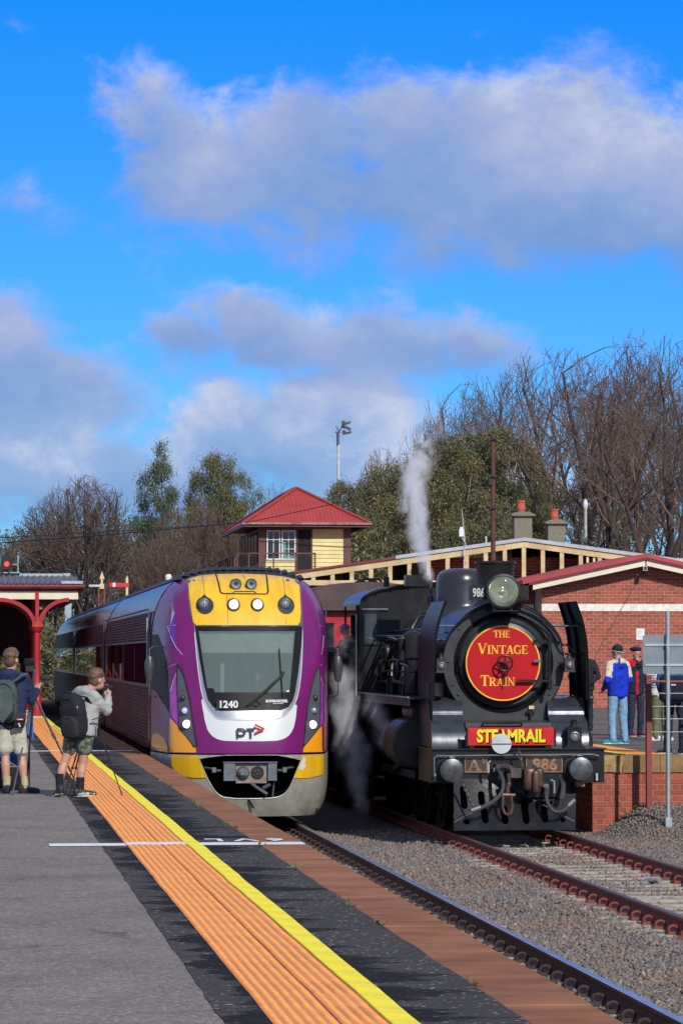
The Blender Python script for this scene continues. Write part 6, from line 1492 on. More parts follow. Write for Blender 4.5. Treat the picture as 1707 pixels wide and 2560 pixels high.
def seg_mesh(name, segs, m, k=3):
    a = np.array([s[0] for s in segs]); b = np.array([s[1] for s in segs]); ra = np.array([s[2] for s in segs]); rb = np.array([s[3] for s in segs])
    d = b-a; d /= np.maximum(np.linalg.norm(d, axis=1, keepdims=True), 1e-9)
    u = np.where(np.abs(d[:, 2:3]) < .9, np.array([[0, 0, 1.]]), np.array([[1., 0, 0]])); s = np.cross(d, u); s /= np.linalg.norm(s, axis=1, keepdims=True); t = np.cross(d, s)
    N = len(segs); V = np.zeros((N, 2*k, 3))
    for i in range(k):
        o = s*math.cos(2*math.pi*i/k)+t*math.sin(2*math.pi*i/k)
        V[:, i] = a+o*ra[:, None]; V[:, k+i] = b+o*rb[:, None]
    F = np.array([(i, (i+1) % k, k+(i+1) % k, k+i) for i in range(k)]); f = (F[None]+(np.arange(N)*2*k)[:, None, None]).reshape(-1, 4)
    me = bpy.data.meshes.new(name); me.vertices.add(N*2*k); me.vertices.foreach_set('co', V.reshape(-1).astype(np.float32))
    me.loops.add(len(f)*4); me.loops.foreach_set('vertex_index', f.reshape(-1).astype(np.int32)); me.polygons.add(len(f)); me.polygons.foreach_set('loop_start', np.arange(0, len(f)*4, 4, dtype=np.int32))
    me.polygons.foreach_set('use_smooth', [True]*len(f)); me.update(calc_edges=True); me.materials.append(m); return me
def quads_mesh(name, V, m):
    N = len(V); me = bpy.data.meshes.new(name); me.vertices.add(N*4); me.vertices.foreach_set('co', V.reshape(-1).astype(np.float32))
    me.loops.add(N*4); me.loops.foreach_set('vertex_index', np.arange(N*4, dtype=np.int32)); me.polygons.add(N); me.polygons.foreach_set('loop_start', np.arange(0, N*4, 4, dtype=np.int32))
    me.update(calc_edges=True); me.materials.append(m); return me
def leaves(name, pts, rg, w, l, m, droop=.5):
    P = np.array(pts); N = len(P)
    d = rg.normal(0, 1, (N, 3)); d[:, 2] -= droop; d /= np.linalg.norm(d, axis=1, keepdims=True)
    q = rg.normal(0, 1, (N, 3)); s = np.cross(d, q); s /= np.linalg.norm(s, axis=1, keepdims=True)
    L_ = (l*rg.uniform(.6, 1.3, (N, 1))); W_ = (w*rg.uniform(.6, 1.3, (N, 1)))
    V = np.stack([P-s*W_*.5, P+d*L_*.45-s*W_*.3+s*W_*.8*.0, P+d*L_, P+d*L_*.5+s*W_*.6], 1)
    return quads_mesh(name, V, m)
def skeleton(seed, H=14.0, base=.26, limbs=6, lean=.55, up=.10, lv=4, dens=1.0, wig=.22, r0=.34, rx=.40, rz=.43, L1=.75, rmin=.012, lo=.55, bare=1):
    """branch skeleton of a tree of height H; limbs stop where they reach the uneven outline of the crown"""
    rg = np.random.default_rng(seed); segs = {i: [] for i in range(6)}; tips = []; ph = rg.uniform(0, 6.28, 4)
    def out(p):
        a = math.atan2(p[1], p[0]); zc = H*(1-rz); k = 1+.13*math.sin(2*a+ph[0])+.12*math.sin(3*a+ph[1]+p[2]*.6)+.08*math.sin(5*a+ph[2]+p[2]*.9)
        return (p[0]**2+p[1]**2)/(rx*H*k)**2+((p[2]-zc)/(rz*H*(1+.06*math.sin(4*a+ph[3]))))**2 > 1 and p[2] > .2*H
    def br(p, d, L, r, lvl):
        nseg = (5, 8, 6, 4, 3)[lvl]; step = L/nseg; rr = r
        for i in range(nseg):
            d = d+rg.normal(0, wig*(.35 if lvl == 0 else 1), 3)+np.array([0, 0, up if lvl else .1]); d /= np.linalg.norm(d)
            q = p+d*step; r2 = max(rmin, rr*(.92 if lvl == 0 else .84))
            if lvl and out(q): tips.append(p); return p, rr
            segs[lvl].append((p, q, rr, r2)); p = q; rr = r2
            if lvl and lvl < lv and (i >= (bare if lvl == 1 else 1) or lvl > 2):
                for _ in range((2 if rg.random() < dens*.8 else 1)+(1 if lvl > 1 and i >= nseg-2 and lv > 3 else 0)):
                    a = rg.normal(0, 1, 3); a -= d*a.dot(d); a /= np.linalg.norm(a); nd = d*.80+a*rg.uniform(.34, .78); nd /= np.linalg.norm(nd)
                    br(p, nd, L*rg.uniform(.34, .56), max(rmin, rr*rg.uniform(.42, .62)), lvl+1)
            if lvl == lv: tips.append(p)
        return p, rr
    top, rt = br(np.zeros(3), np.array([0, 0, 1.]), base*H, r0, 0)
    for i in range(limbs):
        a = 2*math.pi*(i+rg.uniform(-.3, .3))/limbs; s = lean*rg.uniform(lo, 1.2) if i > 1 else lean*.25
        d = np.array([math.cos(a)*s, math.sin(a)*s, 1.0]); d /= np.linalg.norm(d)
        br(top*(1 if i % 2 else rg.uniform(.75, 1)), d, H*L1*rg.uniform(.85, 1.1), rt*rg.uniform(.5, .72), 1)
    return segs, tips
_bare = []
for sd, kw in ((11, dict(H=14, lean=1.05, limbs=15, base=.14, up=.02, rx=.36, rz=.46, wig=.09, r0=.46, L1=1.0, rmin=.013, dens=.9, lo=.12)), (22, dict(H=20, lean=.62, limbs=8, base=.25, rx=.24, rz=.38, wig=.095, up=.03, r0=.62, L1=.62, dens=.70, rmin=.012, bare=3, lo=.3)), (35, dict(H=20, lean=.85, limbs=9, base=.20, up=.05, wig=.11, rx=.27, rz=.42, r0=.70, L1=.66, dens=.75, rmin=.012, bare=2, lo=.25)), (48, dict(H=20, lean=.55, limbs=8, base=.30, wig=.12, up=.03, rx=.22, rz=.38, r0=.60, L1=.6, dens=.72, rmin=.012, bare=3, lo=.3))):
    sg_, tp = skeleton(sd, **kw)
    allp = np.array([s[1] for k in sg_ for s in sg_[k]])
    _bare.append((seg_mesh('trunk', sg_[0]+sg_[1], M_barkd, 7), seg_mesh('crown', [s for k in (2, 3, 4, 5) for s in sg_[k]], M_bark, 3), np.percentile(allp[:, 2], 99.8), np.percentile(np.abs(allp[:, :2]), 97)))
_gum = []
for sd, kw, lm in ((5, dict(H=16, lean=.55, limbs=8, base=.26, lv=3, wig=.22, r0=.26, rx=.24, rz=.38, up=.04), M_leaf), (6, dict(H=14, lean=.95, limbs=9, base=.14, lv=3, wig=.26, r0=.3, rx=.36, rz=.46, up=.03), M_leaf), (9, dict(H=16, lean=.32, limbs=7, base=.34, lv=3, wig=.20, r0=.22, rx=.15, rz=.36, up=.05), M_leaf2)):
    sg_, tp = skeleton(sd, **kw); rg = np.random.default_rng(sd+100); pts = []; T_ = np.array(tp)
    # foliage hangs in separate clumps round groups of twig ends
    order = rg.permutation(len(T_)); ctr = []
    for i in order:
        if all(np.linalg.norm(T_[i]-c) > 1.15 for c in ctr): ctr.append(T_[i])
    for c in ctr:
        if rg.random() < .10: continue
        near = T_[np.linalg.norm(T_-c, axis=1) < .8]
        for t in near[:6]: pts += list(t+rg.normal(0, 1, (int(30*rg.uniform(.5, 1.3)), 3))*.25)
        pts += list(c+rg.normal(0, 1, (int(330*rg.uniform(.5, 1.4)), 3))*np.array([.42, .42, .27]))
    allp = np.array(pts); me_c = leaves('crown', pts, rg, .11, .17, lm, .12)
    _gum.append((seg_mesh('trunk', sg_[0]+sg_[1], M_gumbark if sd != 6 else M_barkd, 7), me_c, np.percentile(allp[:, 2], 99.7), np.percentile(np.abs(allp[:, :2]), 97), seg_mesh('branches', sg_[2]+sg_[3], M_barkd, 3)))
import sys; sys.stderr.write('TREES %s %s\n' % ([len(q[1].polygons) for q in _bare], [len(q[1].polygons) for q in _gum]))
def plant(kind, lib, px, top, Y, wpx, label, group, gz_=-.6):
    s = 8900.0/Y; x = (px+70)/s*1.0; H = 2.67+(1640-top)/s-gz_; half = wpx/2/s
    q = lib[kind]; k = H/q[2]; kx = half/q[3]
    t = thing('bare_tree' if lib is _bare else 'gum_tree', (x, Y, gz_), label, 'tree', group); t.scale = (kx, kx, k); t.rotation_euler = (0, 0, (px*7 % 63)/10)
    for nm, me in (('trunk', q[0]), ('crown', q[1]))+((('branches', q[4]),) if len(q) > 4 else ()):
        o = bpy.data.objects.new(nm, me); COL.objects.link(o); o.parent = t
    return t
GB = 'bare winter trees beyond the station'; GG = 'gum trees beyond the station'
for k, px, top, Y, w, lab in (
    (0, 200, 1195, 208, 330, 'fan shaped bare tree standing alone above the verandah roof'),
    (1, 1265, 925, 172, 360, 'bare tree left of the tall group, behind the two chimneys'),
    (2, 1395, 868, 160, 430, 'broad bare tree with arching limbs right of the chimneys'),
    (3, 1530, 850, 150, 420, 'tall bare tree behind the peak of the brick building'),
    (1, 1655, 822, 140, 430, 'tallest bare tree at the right edge of the photo'),
    (1, 1065, 1030, 190, 150, 'thin bare tree with pale twigs above the drifting steam'),
    (3, 1160, 950, 200, 250, 'hazy bare tree behind the dense gum tree'),
    (0, 955, 1125, 195, 190, 'small bare tree between the lighting mast and the steam'),
    (1, 690, 1205, 235, 120, 'distant bare tree peeping over the signal box roof'),
    (0, 110, 1300, 216, 200, 'low bare tree behind the red signal light'),
    (0, 345, 1290, 218, 220, 'low bare tree below the tall slender gum tree'),
    (0, 480, 1245, 200, 230, 'brown bare tree in front of the bushy gum trees'),
    (0, 580, 1300, 198, 170, 'low brown bare tree left of the signal box'),
    (0, 400, 1330, 196, 210, 'shrubby bare tree behind the roof of the purple train'),
    (3, 1470, 920, 200, 330, 'distant bare tree with tangled twigs behind the white pole'),
    (2, 1600, 890, 190, 380, 'distant bare tree behind the tallest one'),
    (2, 1745, 850, 165, 380, 'bare tree cut off by the right edge')):
    plant(k, _bare, px, top, Y, w, lab, GB)
for k, px, top, Y, w, lab in (
    (2, 392, 1106, 212, 125, 'tall slender gum tree with a pale trunk on the left'),
    (0, 535, 1138, 204, 175, 'bushy olive gum tree right of the slender one'),
    (1, 598, 1190, 202, 170, 'lower gum tree touching the left side of the signal box'),
    (0, 860, 1205, 162, 180, 'gum tree just right of the red signal box roof'),
    (0, 975, 1165, 172, 210, 'dark gum tree behind the rising steam'),
    (0, 1110, 1092, 152, 260, 'dense gum tree left of the rusty pole'),
    (0, 1235, 1068, 158, 290, 'dense gum tree right of the rusty pole'),
    (1, 1335, 1165, 150, 170, 'lower gum tree behind the chimneys'),
    (1, 12, 1343, 214, 110, 'small gum tree at the left edge behind the signal light'),
    (1, 1200, 1240, 147, 330, 'spreading gum tree low behind the station gable')):
    plant(k, _gum, px, top, Y, w, lab, GG)
# bushes and scrub below the trees
def bush(px, top, Y, wpx, label, m):
    rg = np.random.default_rng(px); s = 8900.0/Y; x = (px+70)/s; H = 2.67+(1640-top)/s+.6; half = wpx/2/s; pts = []
    for _ in range(26):
        c = np.array([rg.uniform(-half, half)*.8, rg.uniform(-1, 1), rg.uniform(.25, .92)*H]); pts += list(c+rg.normal(0, 1, (130, 3))*np.array([half*.22, .5, H*.10]))
    o = bpy.data.objects.new('bush', leaves('bush', pts, rg, .10, .22, m, 0)); COL.objects.link(o); o.location = (x, Y, -.6); props(o, label, 'bush', 'bushes below the trees'); return o
bush(1470, 1372, 128, 90, 'small green bush right of the white pole above the station roof', M_leaf2)
bush(1555, 1365, 128, 110, 'second green bush above the peak of the brick building', M_leaf2)
bush(250, 1400, 212, 170, 'olive bush under the fan shaped bare tree', M_leaf)
bush(880, 1330, 150, 190, 'olive bush right of the signal box', M_leaf)
bush(130, 1560, 150, 130, 'olive bush behind the verandah post', M_leaf)
bush(30, 1600, 140, 120, 'brownish bush under the verandah arch', M_leaf)
def wood():
    rg = np.random.default_rng(77); pts = []
    for px in range(-100, 1900, 9):
        Y = rg.uniform(215, 250); s = 8900/Y; x = (px+70)/s
        top = np.interp(px, [-100, 50, 300, 500, 700, 800, 1000, 1150, 1300, 1500, 1900], [1375, 1340, 1315, 1320, 1390, 1400, 1300, 1260, 1230, 1220, 1200])
        H = 2.67+(1640-top)/s+.6
        for _ in range(15):
            c = np.array([x+rg.normal(0, .5), Y+rg.normal(0, 2), rg.uniform(0, 1)**.8*H-.6]); pts += list(c+rg.normal(0, 1, (26, 3))*np.array([.45, .6, .5]))
    o = bpy.data.objects.new('distant_wood', leaves('distant_wood', pts, rg, .11, .34, M_scrub, -.3)); COL.objects.link(o); o['kind'] = 'stuff'
wood()

def weeds():
    rg = np.random.default_rng(12); pts = []
    for x in np.arange(10.35, 12.6, .16):
        k = rg.uniform(.3, 1); y = 56.93-rg.uniform(0, .12); pts += list(np.array([x+rg.normal(0, .05), y, ballast_z(x, y)+.01])+np.abs(rg.normal(0, 1, (int(26*k), 3)))*np.array([.05, -.03, .045])*k)
    for y in rg.uniform(14, 48, 14):
        x = 2.41+rg.normal(0, .012); pts += list(np.array([x, y, PT+.004])+rg.normal(0, 1, (12, 3))*np.array([.015, .05, 0]))
    o = bpy.data.objects.new('weeds', leaves('weeds', pts, rg, .018, .05, leaf_mat('weed_leaf', [(.06, .085, .025), (.14, .13, .05), (.09, .10, .035), (.18, .14, .07)]), -.8)); COL.objects.link(o); o['kind'] = 'stuff'
weeds()
# ================================================================== people
M_skin = mat('skin', (.50, .27, .19), .55, col2=(.44, .22, .15), ns=12)
M_hair = mat('brown_hair', (.085, .045, .028), .6, col2=(.14, .075, .045), ns=30, stretch=(1, 1, .4))
M_hairg = mat('grey_hair', (.22, .21, .20), .6)
def voxel(mb, name, m, vox, parent, sm=3, rough=0.0, seed=0, extra=None, **kw):
    """melt overlapping volumes into one continuous skin"""
    me = bpy.data.meshes.new('tmp'); me.from_pydata(mb.v, [], mb.f)
    bm = bmesh.new(); bm.from_mesh(me); bmesh.ops.recalc_face_normals(bm, faces=bm.faces); bm.to_mesh(me); bm.free()
    ob = bpy.data.objects.new('tmp', me); COL.objects.link(ob)
    r_ = ob.modifiers.new('r', 'REMESH'); r_.mode = 'VOXEL'; r_.voxel_size = vox; r_.use_smooth_shade = True
    s_ = ob.modifiers.new('s', 'SMOOTH'); s_.factor = .5; s_.iterations = sm
    nm = bpy.data.meshes.new_from_object(ob.evaluated_get(bpy.context.evaluated_depsgraph_get())); bpy.data.objects.remove(ob); bpy.data.meshes.remove(me)
    nm.name = name
    if rough:
        for v in nm.vertices: v.co += noise.noise_vector(v.co*Vector((6, 6, 8))+Vector((seed, 0, 0)))*rough*1.15+noise.noise_vector(v.co*Vector((13, 13, 27))+Vector((0, seed, 0)))*rough*.75
    if extra:
        bm = bmesh.new(); bm.from_mesh(nm); t = bpy.data.meshes.new('t'); t.from_pydata(extra.v, [], extra.f); bm.from_mesh(t); bm.to_mesh(nm); bm.free(); bpy.data.meshes.remove(t)
    nm.polygons.foreach_set('use_smooth', [True]*len(nm.polygons))
    nm.materials.clear(); nm.materials.append(m)
    o = bpy.data.objects.new(name, nm); COL.objects.link(o); o.parent = parent
    return props(o, **kw)
def limb(mb, pts, rs, n=12):
    """tapered limb with rounded ends"""
    mb.tube(pts, rs, n)
    for p, r in zip(pts, rs): mb.ell(p, (r, r, r), n, 8)
def part(mb, name, m, parent, smooth=True):
    o = bpy.data.objects.new(name, mb.mesh(name, m, (0,0,0), True)); COL.objects.link(o); o.parent = parent; return o
def hand(mb, wrist, d, nrm, size=.165, curl=.5, thumb=1):
    """palm, four unequal bent fingers and a thumb leaving the side of the palm"""
    d = Vector(d).normalized(); nrm = Vector(nrm); nrm = (nrm-d*nrm.dot(d)).normalized(); s = d.cross(nrm)
    w = Vector(wrist); pl = size*.52
    for k in range(4):
        o = (k-1.5)*size*.125; L_ = size*(.42, .50, .47, .36)[k]; b0 = w+d*pl+s*o
        mb.tube([w+d*.01+s*o*.7, w+d*pl*.55+s*o, b0], [size*.075, size*.082, size*.07], 8)
        p1 = b0+(d*math.cos(curl*.6)-nrm*math.sin(curl*.6))*L_*.45; p2 = p1+(d*math.cos(curl*1.5)-nrm*math.sin(curl*1.5))*L_*.32; p3 = p2+(d*math.cos(curl*2.2)-nrm*math.sin(curl*2.2))*L_*.23
        mb.tube([b0-d*.004, p1, p2, p3], [size*.058, size*.052, size*.047, size*.036], 7)
    t0 = w+d*pl*.30+s*thumb*size*.20; t1 = t0+(d*.65+s*thumb*.65-nrm*.25).normalized()*size*.22; t2 = t1+(d*.85+s*thumb*.25-nrm*.4).normalized()*size*.18
    mb.tube([w+d*.015, t0, t1, t2], [size*.10, size*.085, size*.065, size*.045], 7)
def person(label, loc, yaw, J, o, vox=.013):
    """J: joints in local metres (x across the view, y away from the viewer, z up); yaw: way the head faces, 0 = away, 90 = to the right"""
    t = thing('person', loc, label, 'person'); V = Vector
    J = {k: V(v) for k, v in J.items()}
    f = V((math.sin(R(yaw)), math.cos(R(yaw)), 0)); rt = V((f.y, -f.x, 0)); rz = -R(yaw)
    hs = o.get('head', 1.0); h = J['head']; sk = o.get('skin', M_skin)
    cw = o.get('girth', 1.0)
    tw = o.get('twist', yaw); ft = V((math.sin(R(tw)), math.cos(R(tw)), 0))
    sh = (J['shL']+J['shR'])/2; hp = (J['hipL']+J['hipR'])/2; mid = sh.lerp(hp, .5)
    # body: skin in one piece
    mb = MB()
    mb.ell(h+V((0,0,.02)), (.074*hs, .094*hs, .104*hs), 18, 12, rz=rz); mb.ell(h+f*.022*hs+V((0,0,-.055*hs)), (.056*hs, .066*hs, .066*hs), 14, 10, rz=rz)
    mb.ell(h+f*.098*hs+V((0,0,-.012)), (.014, .02, .026), 8, 6, rz=rz); mb.ell(h+f*.075*hs+V((0,0,-.088*hs)), (.026, .02, .02), 8, 6, rz=rz)
    for sx in (-1, 1): mb.ell(h+rt*sx*.079*hs-f*.008+V((0,0,-.012)), (.013, .022, .034), 8, 6, rz=rz)
    mb.tube([h-f*.012+V((0,0,-.04)), sh+V((0,0,.03))], [.052*hs, .058*hs], 12)
    limb(mb, [sh+V((0,0,-.04)), mid, hp], [.07, .07, .08])
    for s_ in 'LR':
        limb(mb, [J['sh'+s_], J['el'+s_], J['wr'+s_]], [.044, .037, .026]); limb(mb, [J['hip'+s_], J['kn'+s_]], [.072, .050]); kn, an = J['kn'+s_], J['an'+s_]
        limb(mb, [kn, kn.lerp(an, .35)-ft*.012, an], [.047, .054 if o.get('bottom') == 'shorts' else .048, .032]); mb.ell(an+V((0,0,-.03)), (.035, .05, .035), 8, 6)
    ex = MB()
    for s_ in 'LR':
        q = o.get('hand'+s_, dict(d=J['wr'+s_]-J['el'+s_], n=-ft)); hand(ex, J['wr'+s_], q['d'], q['n'], o.get('hsize', .165), q.get('curl', .6), q.get('thumb', 1 if s_ == 'L' else -1))
    body = voxel(mb, 'body', sk, vox*.85, t, 3, extra=ex)
    # face
    e = MB()
    for sx in (-1, 1): e.ell(h+f*.084*hs+rt*sx*.030*hs+V((0,0,.008)), (.012, .006, .007), 8, 6, rz=rz)
    part(e, 'eyes', mat('eye', (.02, .015, .012), .2), body)
    e = MB(); e.ell(h+f*.082*hs+V((0,0,-.062*hs)), (.022, .008, .006), 10, 6, rz=rz); part(e, 'mouth', mat('lips', (.30, .10, .09), .5), body)
    # hair
    if o.get('hair'):
        e = MB(); e.ell(h+V((0,0,.048))-f*.012, (.086*hs, .102*hs, .092*hs), 16, 10, rz=rz); e.ell(h-f*.045+V((0,0,-.005)), (.074*hs, .058*hs, .085*hs), 14, 10, rz=rz)
        rg = random.Random(int(loc[0]*10))
        for k in range(46):
            a = rg.uniform(0, 6.28); el_ = rg.uniform(-.1, 1.4); c = h+V((0,0,.045))-f*.012; d = rt*math.cos(a)*math.cos(el_)*.084*hs+f*math.sin(a)*math.cos(el_)*.098*hs+V((0,0,math.sin(el_)*.092*hs))
            if d.dot(f) > .05 and el_ < .7: continue
            e.ell(c+d*.97, (.022, .022, .016), 6, 5)
        voxel(e, 'hair', o['hair'], .008, t, 1, .006, loc[0])
    if o.get('hat'):
        kind, m = o['hat']; e = MB()
        if kind == 'beanie':
            e.ell(h+V((0,0,.058))-f*.008, (.092*hs, .108*hs, .098*hs), 18, 12, rz=rz); ob = voxel(e, 'beanie', m, .009, t, 2)
            e = MB(); e.tube([h+V((0,0,.022))+rt*.094*math.cos(a)+f*.108*math.sin(a)-f*.012+V((0,0,.018*math.sin(a))) for a in np.linspace(0, 6.283, 25)], .008, 6, caps=False); part(e, 'stripe', M_ltgrey, ob)
        elif kind == 'cap':
            e.ell(h+V((0,0,.065))-f*.005, (.088*hs, .104*hs, .065*hs), 18, 12, rz=rz); e.ell(h+f*.13+V((0,0,.045)), (.062, .06, .01), 12, 6, rz=rz); voxel(e, 'cap', m, .008, t, 2)
        else:
            e.ell(h+V((0,0,.085))-f*.01+rt*.01, (.125*hs, .135*hs, .045*hs), 18, 10, rz=rz); e.ell(h+V((0,0,.055)), (.088*hs, .102*hs, .03), 16, 8, rz=rz); voxel(e, 'beret', m, .008, t, 2)
    # top
    kind, m = o['top']; b = o.get('bulk', 1.0); e = MB(); hem = J.get('hem', hp); wd = (J['shR']-J['shL']).length
    cr_ = (J['shR']-J['shL']).normalized()
    for q, (c, wx) in enumerate(((sh+V((0,0,-.015)), .36), (sh.lerp(hem, .33), .38), (sh.lerp(hem, .66), .37), (hem, .38))):
        r = wd*wx*b; a = math.atan2(cr_.y, cr_.x); e.ell(c, (r*1.05, .125*b*cw, .10 if q < 3 else .07), 16, 10, rz=a)
    for s_ in (-1, 1):
        P_ = [sh+cr_*s_*wd*.26+V((0,0,-.03)), sh.lerp(hem, .5)+cr_*s_*wd*.24, hem+cr_*s_*wd*.22]; e.tube(P_, [.10*b, .115*b*cw, .118*b*cw], 12)
    limb(e, [J['shL'], sh+V((0,0,.035)), J['shR']], [.068*b, .075*b, .068*b])
    for s_ in 'LR':
        el_, wr = J['el'+s_], J['wr'+s_]; limb(e, [J['sh'+s_], J['sh'+s_].lerp(el_, .5), el_, el_.lerp(wr, .55), wr-(wr-el_).normalized()*.012], [.066*b, .062*b, .056*b, .050*b, .042*b])
    if 'hood' in kind: e.ell(sh+V((0,0,.055))-ft*.07, (.115, .075, .065), 14, 10, rz=-R(tw)); e.ell(sh+V((0,0,.05)), (.085, .085, .05), 12, 8)
    if 'collar' in kind: e.ell(sh+V((0,0,.06)), (.072, .072, .045), 14, 8)
    top = voxel(e, kind, m, vox, t, 2, .010, loc[1])
    for (nm, m2, test) in o.get('panels', ()):       # coloured panels of the same garment, as raised cloth pieces
        src = top.data; mb2 = MB(); idx = {}
        for p in src.polygons:
            c = p.center
            if test(c, J):
                ids = []
                for vi in p.vertices:
                    v = src.vertices[vi]
                    if vi not in idx: idx[vi] = len(mb2.v); mb2.v.append(tuple(v.co+v.normal*.004))
                    ids.append(idx[vi])
                mb2.f.append(tuple(ids)); mb2.m.append(0); mb2.s.append(True)
        if mb2.f:
            me = bpy.data.meshes.new(nm); me.from_pydata(mb2.v, [], mb2.f); me.materials.append(m2); me.polygons.foreach_set('use_smooth', [True]*len(me.polygons)); ob = bpy.data.objects.new(nm, me); COL.objects.link(ob); ob.parent = top
    # legs
    e = MB(); m = o['botmat']; fat = o.get('leg', 1.0)
    e.ell(hp+V((0,0,.01)), (.15, .105, .105), 14, 10, rz=math.atan2(cr_.y, cr_.x))
    for s_ in 'LR':
        hq, kn, an = J['hip'+s_], J['kn'+s_], J['an'+s_]
        if o['bottom'] == 'shorts': limb(e, [hq, hq.lerp(kn, .45), hq.lerp(kn, o.get('shortlen', .82))], [.098, .094, .090])
        else: limb(e, [hq, hq.lerp(kn, .5), kn, kn.lerp(an, .5), an+V((0,0,.0)), an+V((0,0,-.035))], [.095*fat, .088*fat, .074*fat, .070*fat, .062*fat, .060*fat])
    voxel(e, o['bottom'], m, vox, t, 2, .010, loc[1]+3)
    # shoes and socks
    for s_ in 'LR':
        an = J['an'+s_]; ty = o.get('toe'+s_, tw); fd = V((math.sin(R(ty)), math.cos(R(ty)), 0)); e = MB(); up_ = V((0,0,1)); tip = o.get('tip'+s_, 0)
        hl = an-fd*.045; g = V((0, 0, -an.z+.035)); g2 = V((0, 0, max(-an.z+.035, -an.z+.035+tip)))
        limb(e, [hl+g2*.55, hl+g2], [.040, .038]); limb(e, [an+g2, an+fd*.085+g*1.0, an+fd*.155+g+V((0,0,-.004))], [.046, .042, .034])
        if o.get('hitop'): limb(e, [an+V((0,0,.0)), an+g2], [.044, .046])
        sh_ = voxel(e, 'shoe', o['shoes'], .008, t, 2)
        e = MB(); n_ = 14; ring_ = []
        sd = V((fd.y, -fd.x, 0))
        for k in range(n_): a = 2*math.pi*k/n_; c = an+fd*.055; ring_.append(c+fd*math.cos(a)*.132+sd*math.sin(a)*(.043+.006*math.cos(a)))
        zb = [(.002 + (tip*max(0, -math.cos(2*math.pi*k/n_)+.2) if tip else 0)) for k in range(n_)]
        v = [(p.x, p.y, zb[k]) for k, p in enumerate(ring_)]+[(p.x, p.y, zb[k]+.019) for k, p in enumerate(ring_)]
        e.add(v, [tuple(range(n_))[::-1], tuple(range(n_, 2*n_))]+[(k, (k+1) % n_, n_+(k+1) % n_, n_+k) for k in range(n_)]); part(e, 'sole', o.get('sole', M_white), sh_)
        if o.get('socks'): e = MB(); e.tube([an+V((0,0,-.01)), an+V((0,0,.05)), an+V((0,0,o.get('sockh', .13)))], [.044, .046, .050], 12); part(e, 'sock', o['socks'], t)
    return t
def cloth(name, c, c2=None, r=.85, ns=9): return mat(name, c, r, col2=c2, ns=ns, bump=.35, bs=120, spec=.25)

# ---- boy with the tripod (left)
BX, BY = .50, 41.7
K = lambda zx, zy, y=0.0: (-.003+(70+.1744*zx)/215-BX, y, (2205-zy)*.000811)     # measured joints
M_navy = cloth('navy_hoodie', (.022, .030, .085), (.016, .022, .062))
M_cshort = cloth('cream_shorts', (.52, .52, .43), (.42, .42, .34))
p1 = person('person in navy hoodie and cream shorts filming with a tripod, green backpack on', (BX, BY, PT), 25, dict(
    head=(-.035, .02, 1.555), shL=(-.205, .03, 1.335), shR=(.125, .02, 1.335), elL=(-.30, .12, 1.09), wrL=(-.13, .34, 1.13), elR=(.20, .10, 1.085), wrR=(.262, .33, 1.195),
    hem=(-.06, .01, .80), hipL=(-.135, 0, .84), hipR=(.03, 0, .84), knL=(-.10, .03, .44), knR=(.085, .02, .44), anL=(-.085, -.01, .105), anR=(.125, -.01, .105)),
    dict(hair=M_hair, top=('hooded_jumper', M_navy), bulk=1.05, bottom='shorts', botmat=M_cshort, shortlen=.80, shoes=cloth('charcoal_shoe', (.03, .032, .036)), sole=M_rubber, socks=cloth('tan_sock', (.50, .44, .26)), sockh=.10,
         twist=15, toeL=-15, toeR=70, handR=dict(d=(.25, .5, .75), n=(-.6, -.6, .3), curl=1.0, thumb=-1)))
def backpack(label, loc, rz, w, h, d, m, m2, rx=0, shield=False):
    t = thing('backpack', loc, label, 'backpack'); t.rotation_euler = (rx, 0, rz)
    mb = MB(); superell(mb, (0, 0, -h*.03), (w*.5, d*.55, h*.47), .55); superell(mb, (0, 0, h*.18), (w*.44, d*.5, h*.34), .7); bg = voxel(mb, 'bag', m, .011, t, 3, .006, w*10)
    mb = MB(); superell(mb, (0, -d*.42, -h*.20), (w*.40, d*.34, h*.25), .6); part(mb, 'front_pocket', m2, t)
    mb = MB(); P_ = [(w*.40*math.sin(a), -d*.46, h*.06+h*.36*math.cos(a)) for a in np.linspace(-1.35, 1.35, 14)]; mb.tube(P_, .006, 5); P_ = [(w*.34*math.sin(a), -d*.70, -h*.14+h*.16*math.cos(a)) for a in np.linspace(-1.35, 1.35, 12)]; mb.tube(P_, .005, 5); part(mb, 'zip', M_rubber, t)
    mb = MB(); mb.tube([(-.04, -.02, h*.48), (-.03, -.03, h*.55), (.03, -.03, h*.55), (.04, -.02, h*.48)], .010, 6)
    for sx in (-1, 1): mb.beam((sx*w*.30, d*.35, h*.42), (sx*w*.34, d*.75, h*.36), .055, .014); mb.beam((sx*w*.34, d*.75, h*.36), (sx*w*.40, d*1.15, h*.10), .055, .014); mb.beam((sx*w*.42, d*.5, -h*.36), (sx*w*.46, d*1.1, -h*.02), .028, .010)
    part(mb, 'strap', m2, t)
    return t
bp1 = backpack('dark teal backpack worn by the person in the navy hoodie', (BX-.115, BY-.155, PT+1.075), R(-12), .31, .50, .15, cloth('teal_pack', (.060, .085, .088), (.045, .066, .07)), cloth('teal_pack_dark', (.022, .028, .034)), rx=R(4))
mb = MB(); mb.prism([(-.12, -.10), (0, -.24), (.12, -.10), (.12, .14), (-.12, .14)], 'Y', -.125, -.117); part(mb, 'front_panel', cloth('teal_panel', (.085, .115, .112)), bp1)
mb = MB(); mb.beam((.09, -.02, .22), (.20, .02, .30), .045, .012); mb.beam((.20, .02, .30), (.245, .12, .315), .045, .012); part(mb, 'shoulder_strap', cloth('teal_strap', (.10, .135, .13)), bp1)
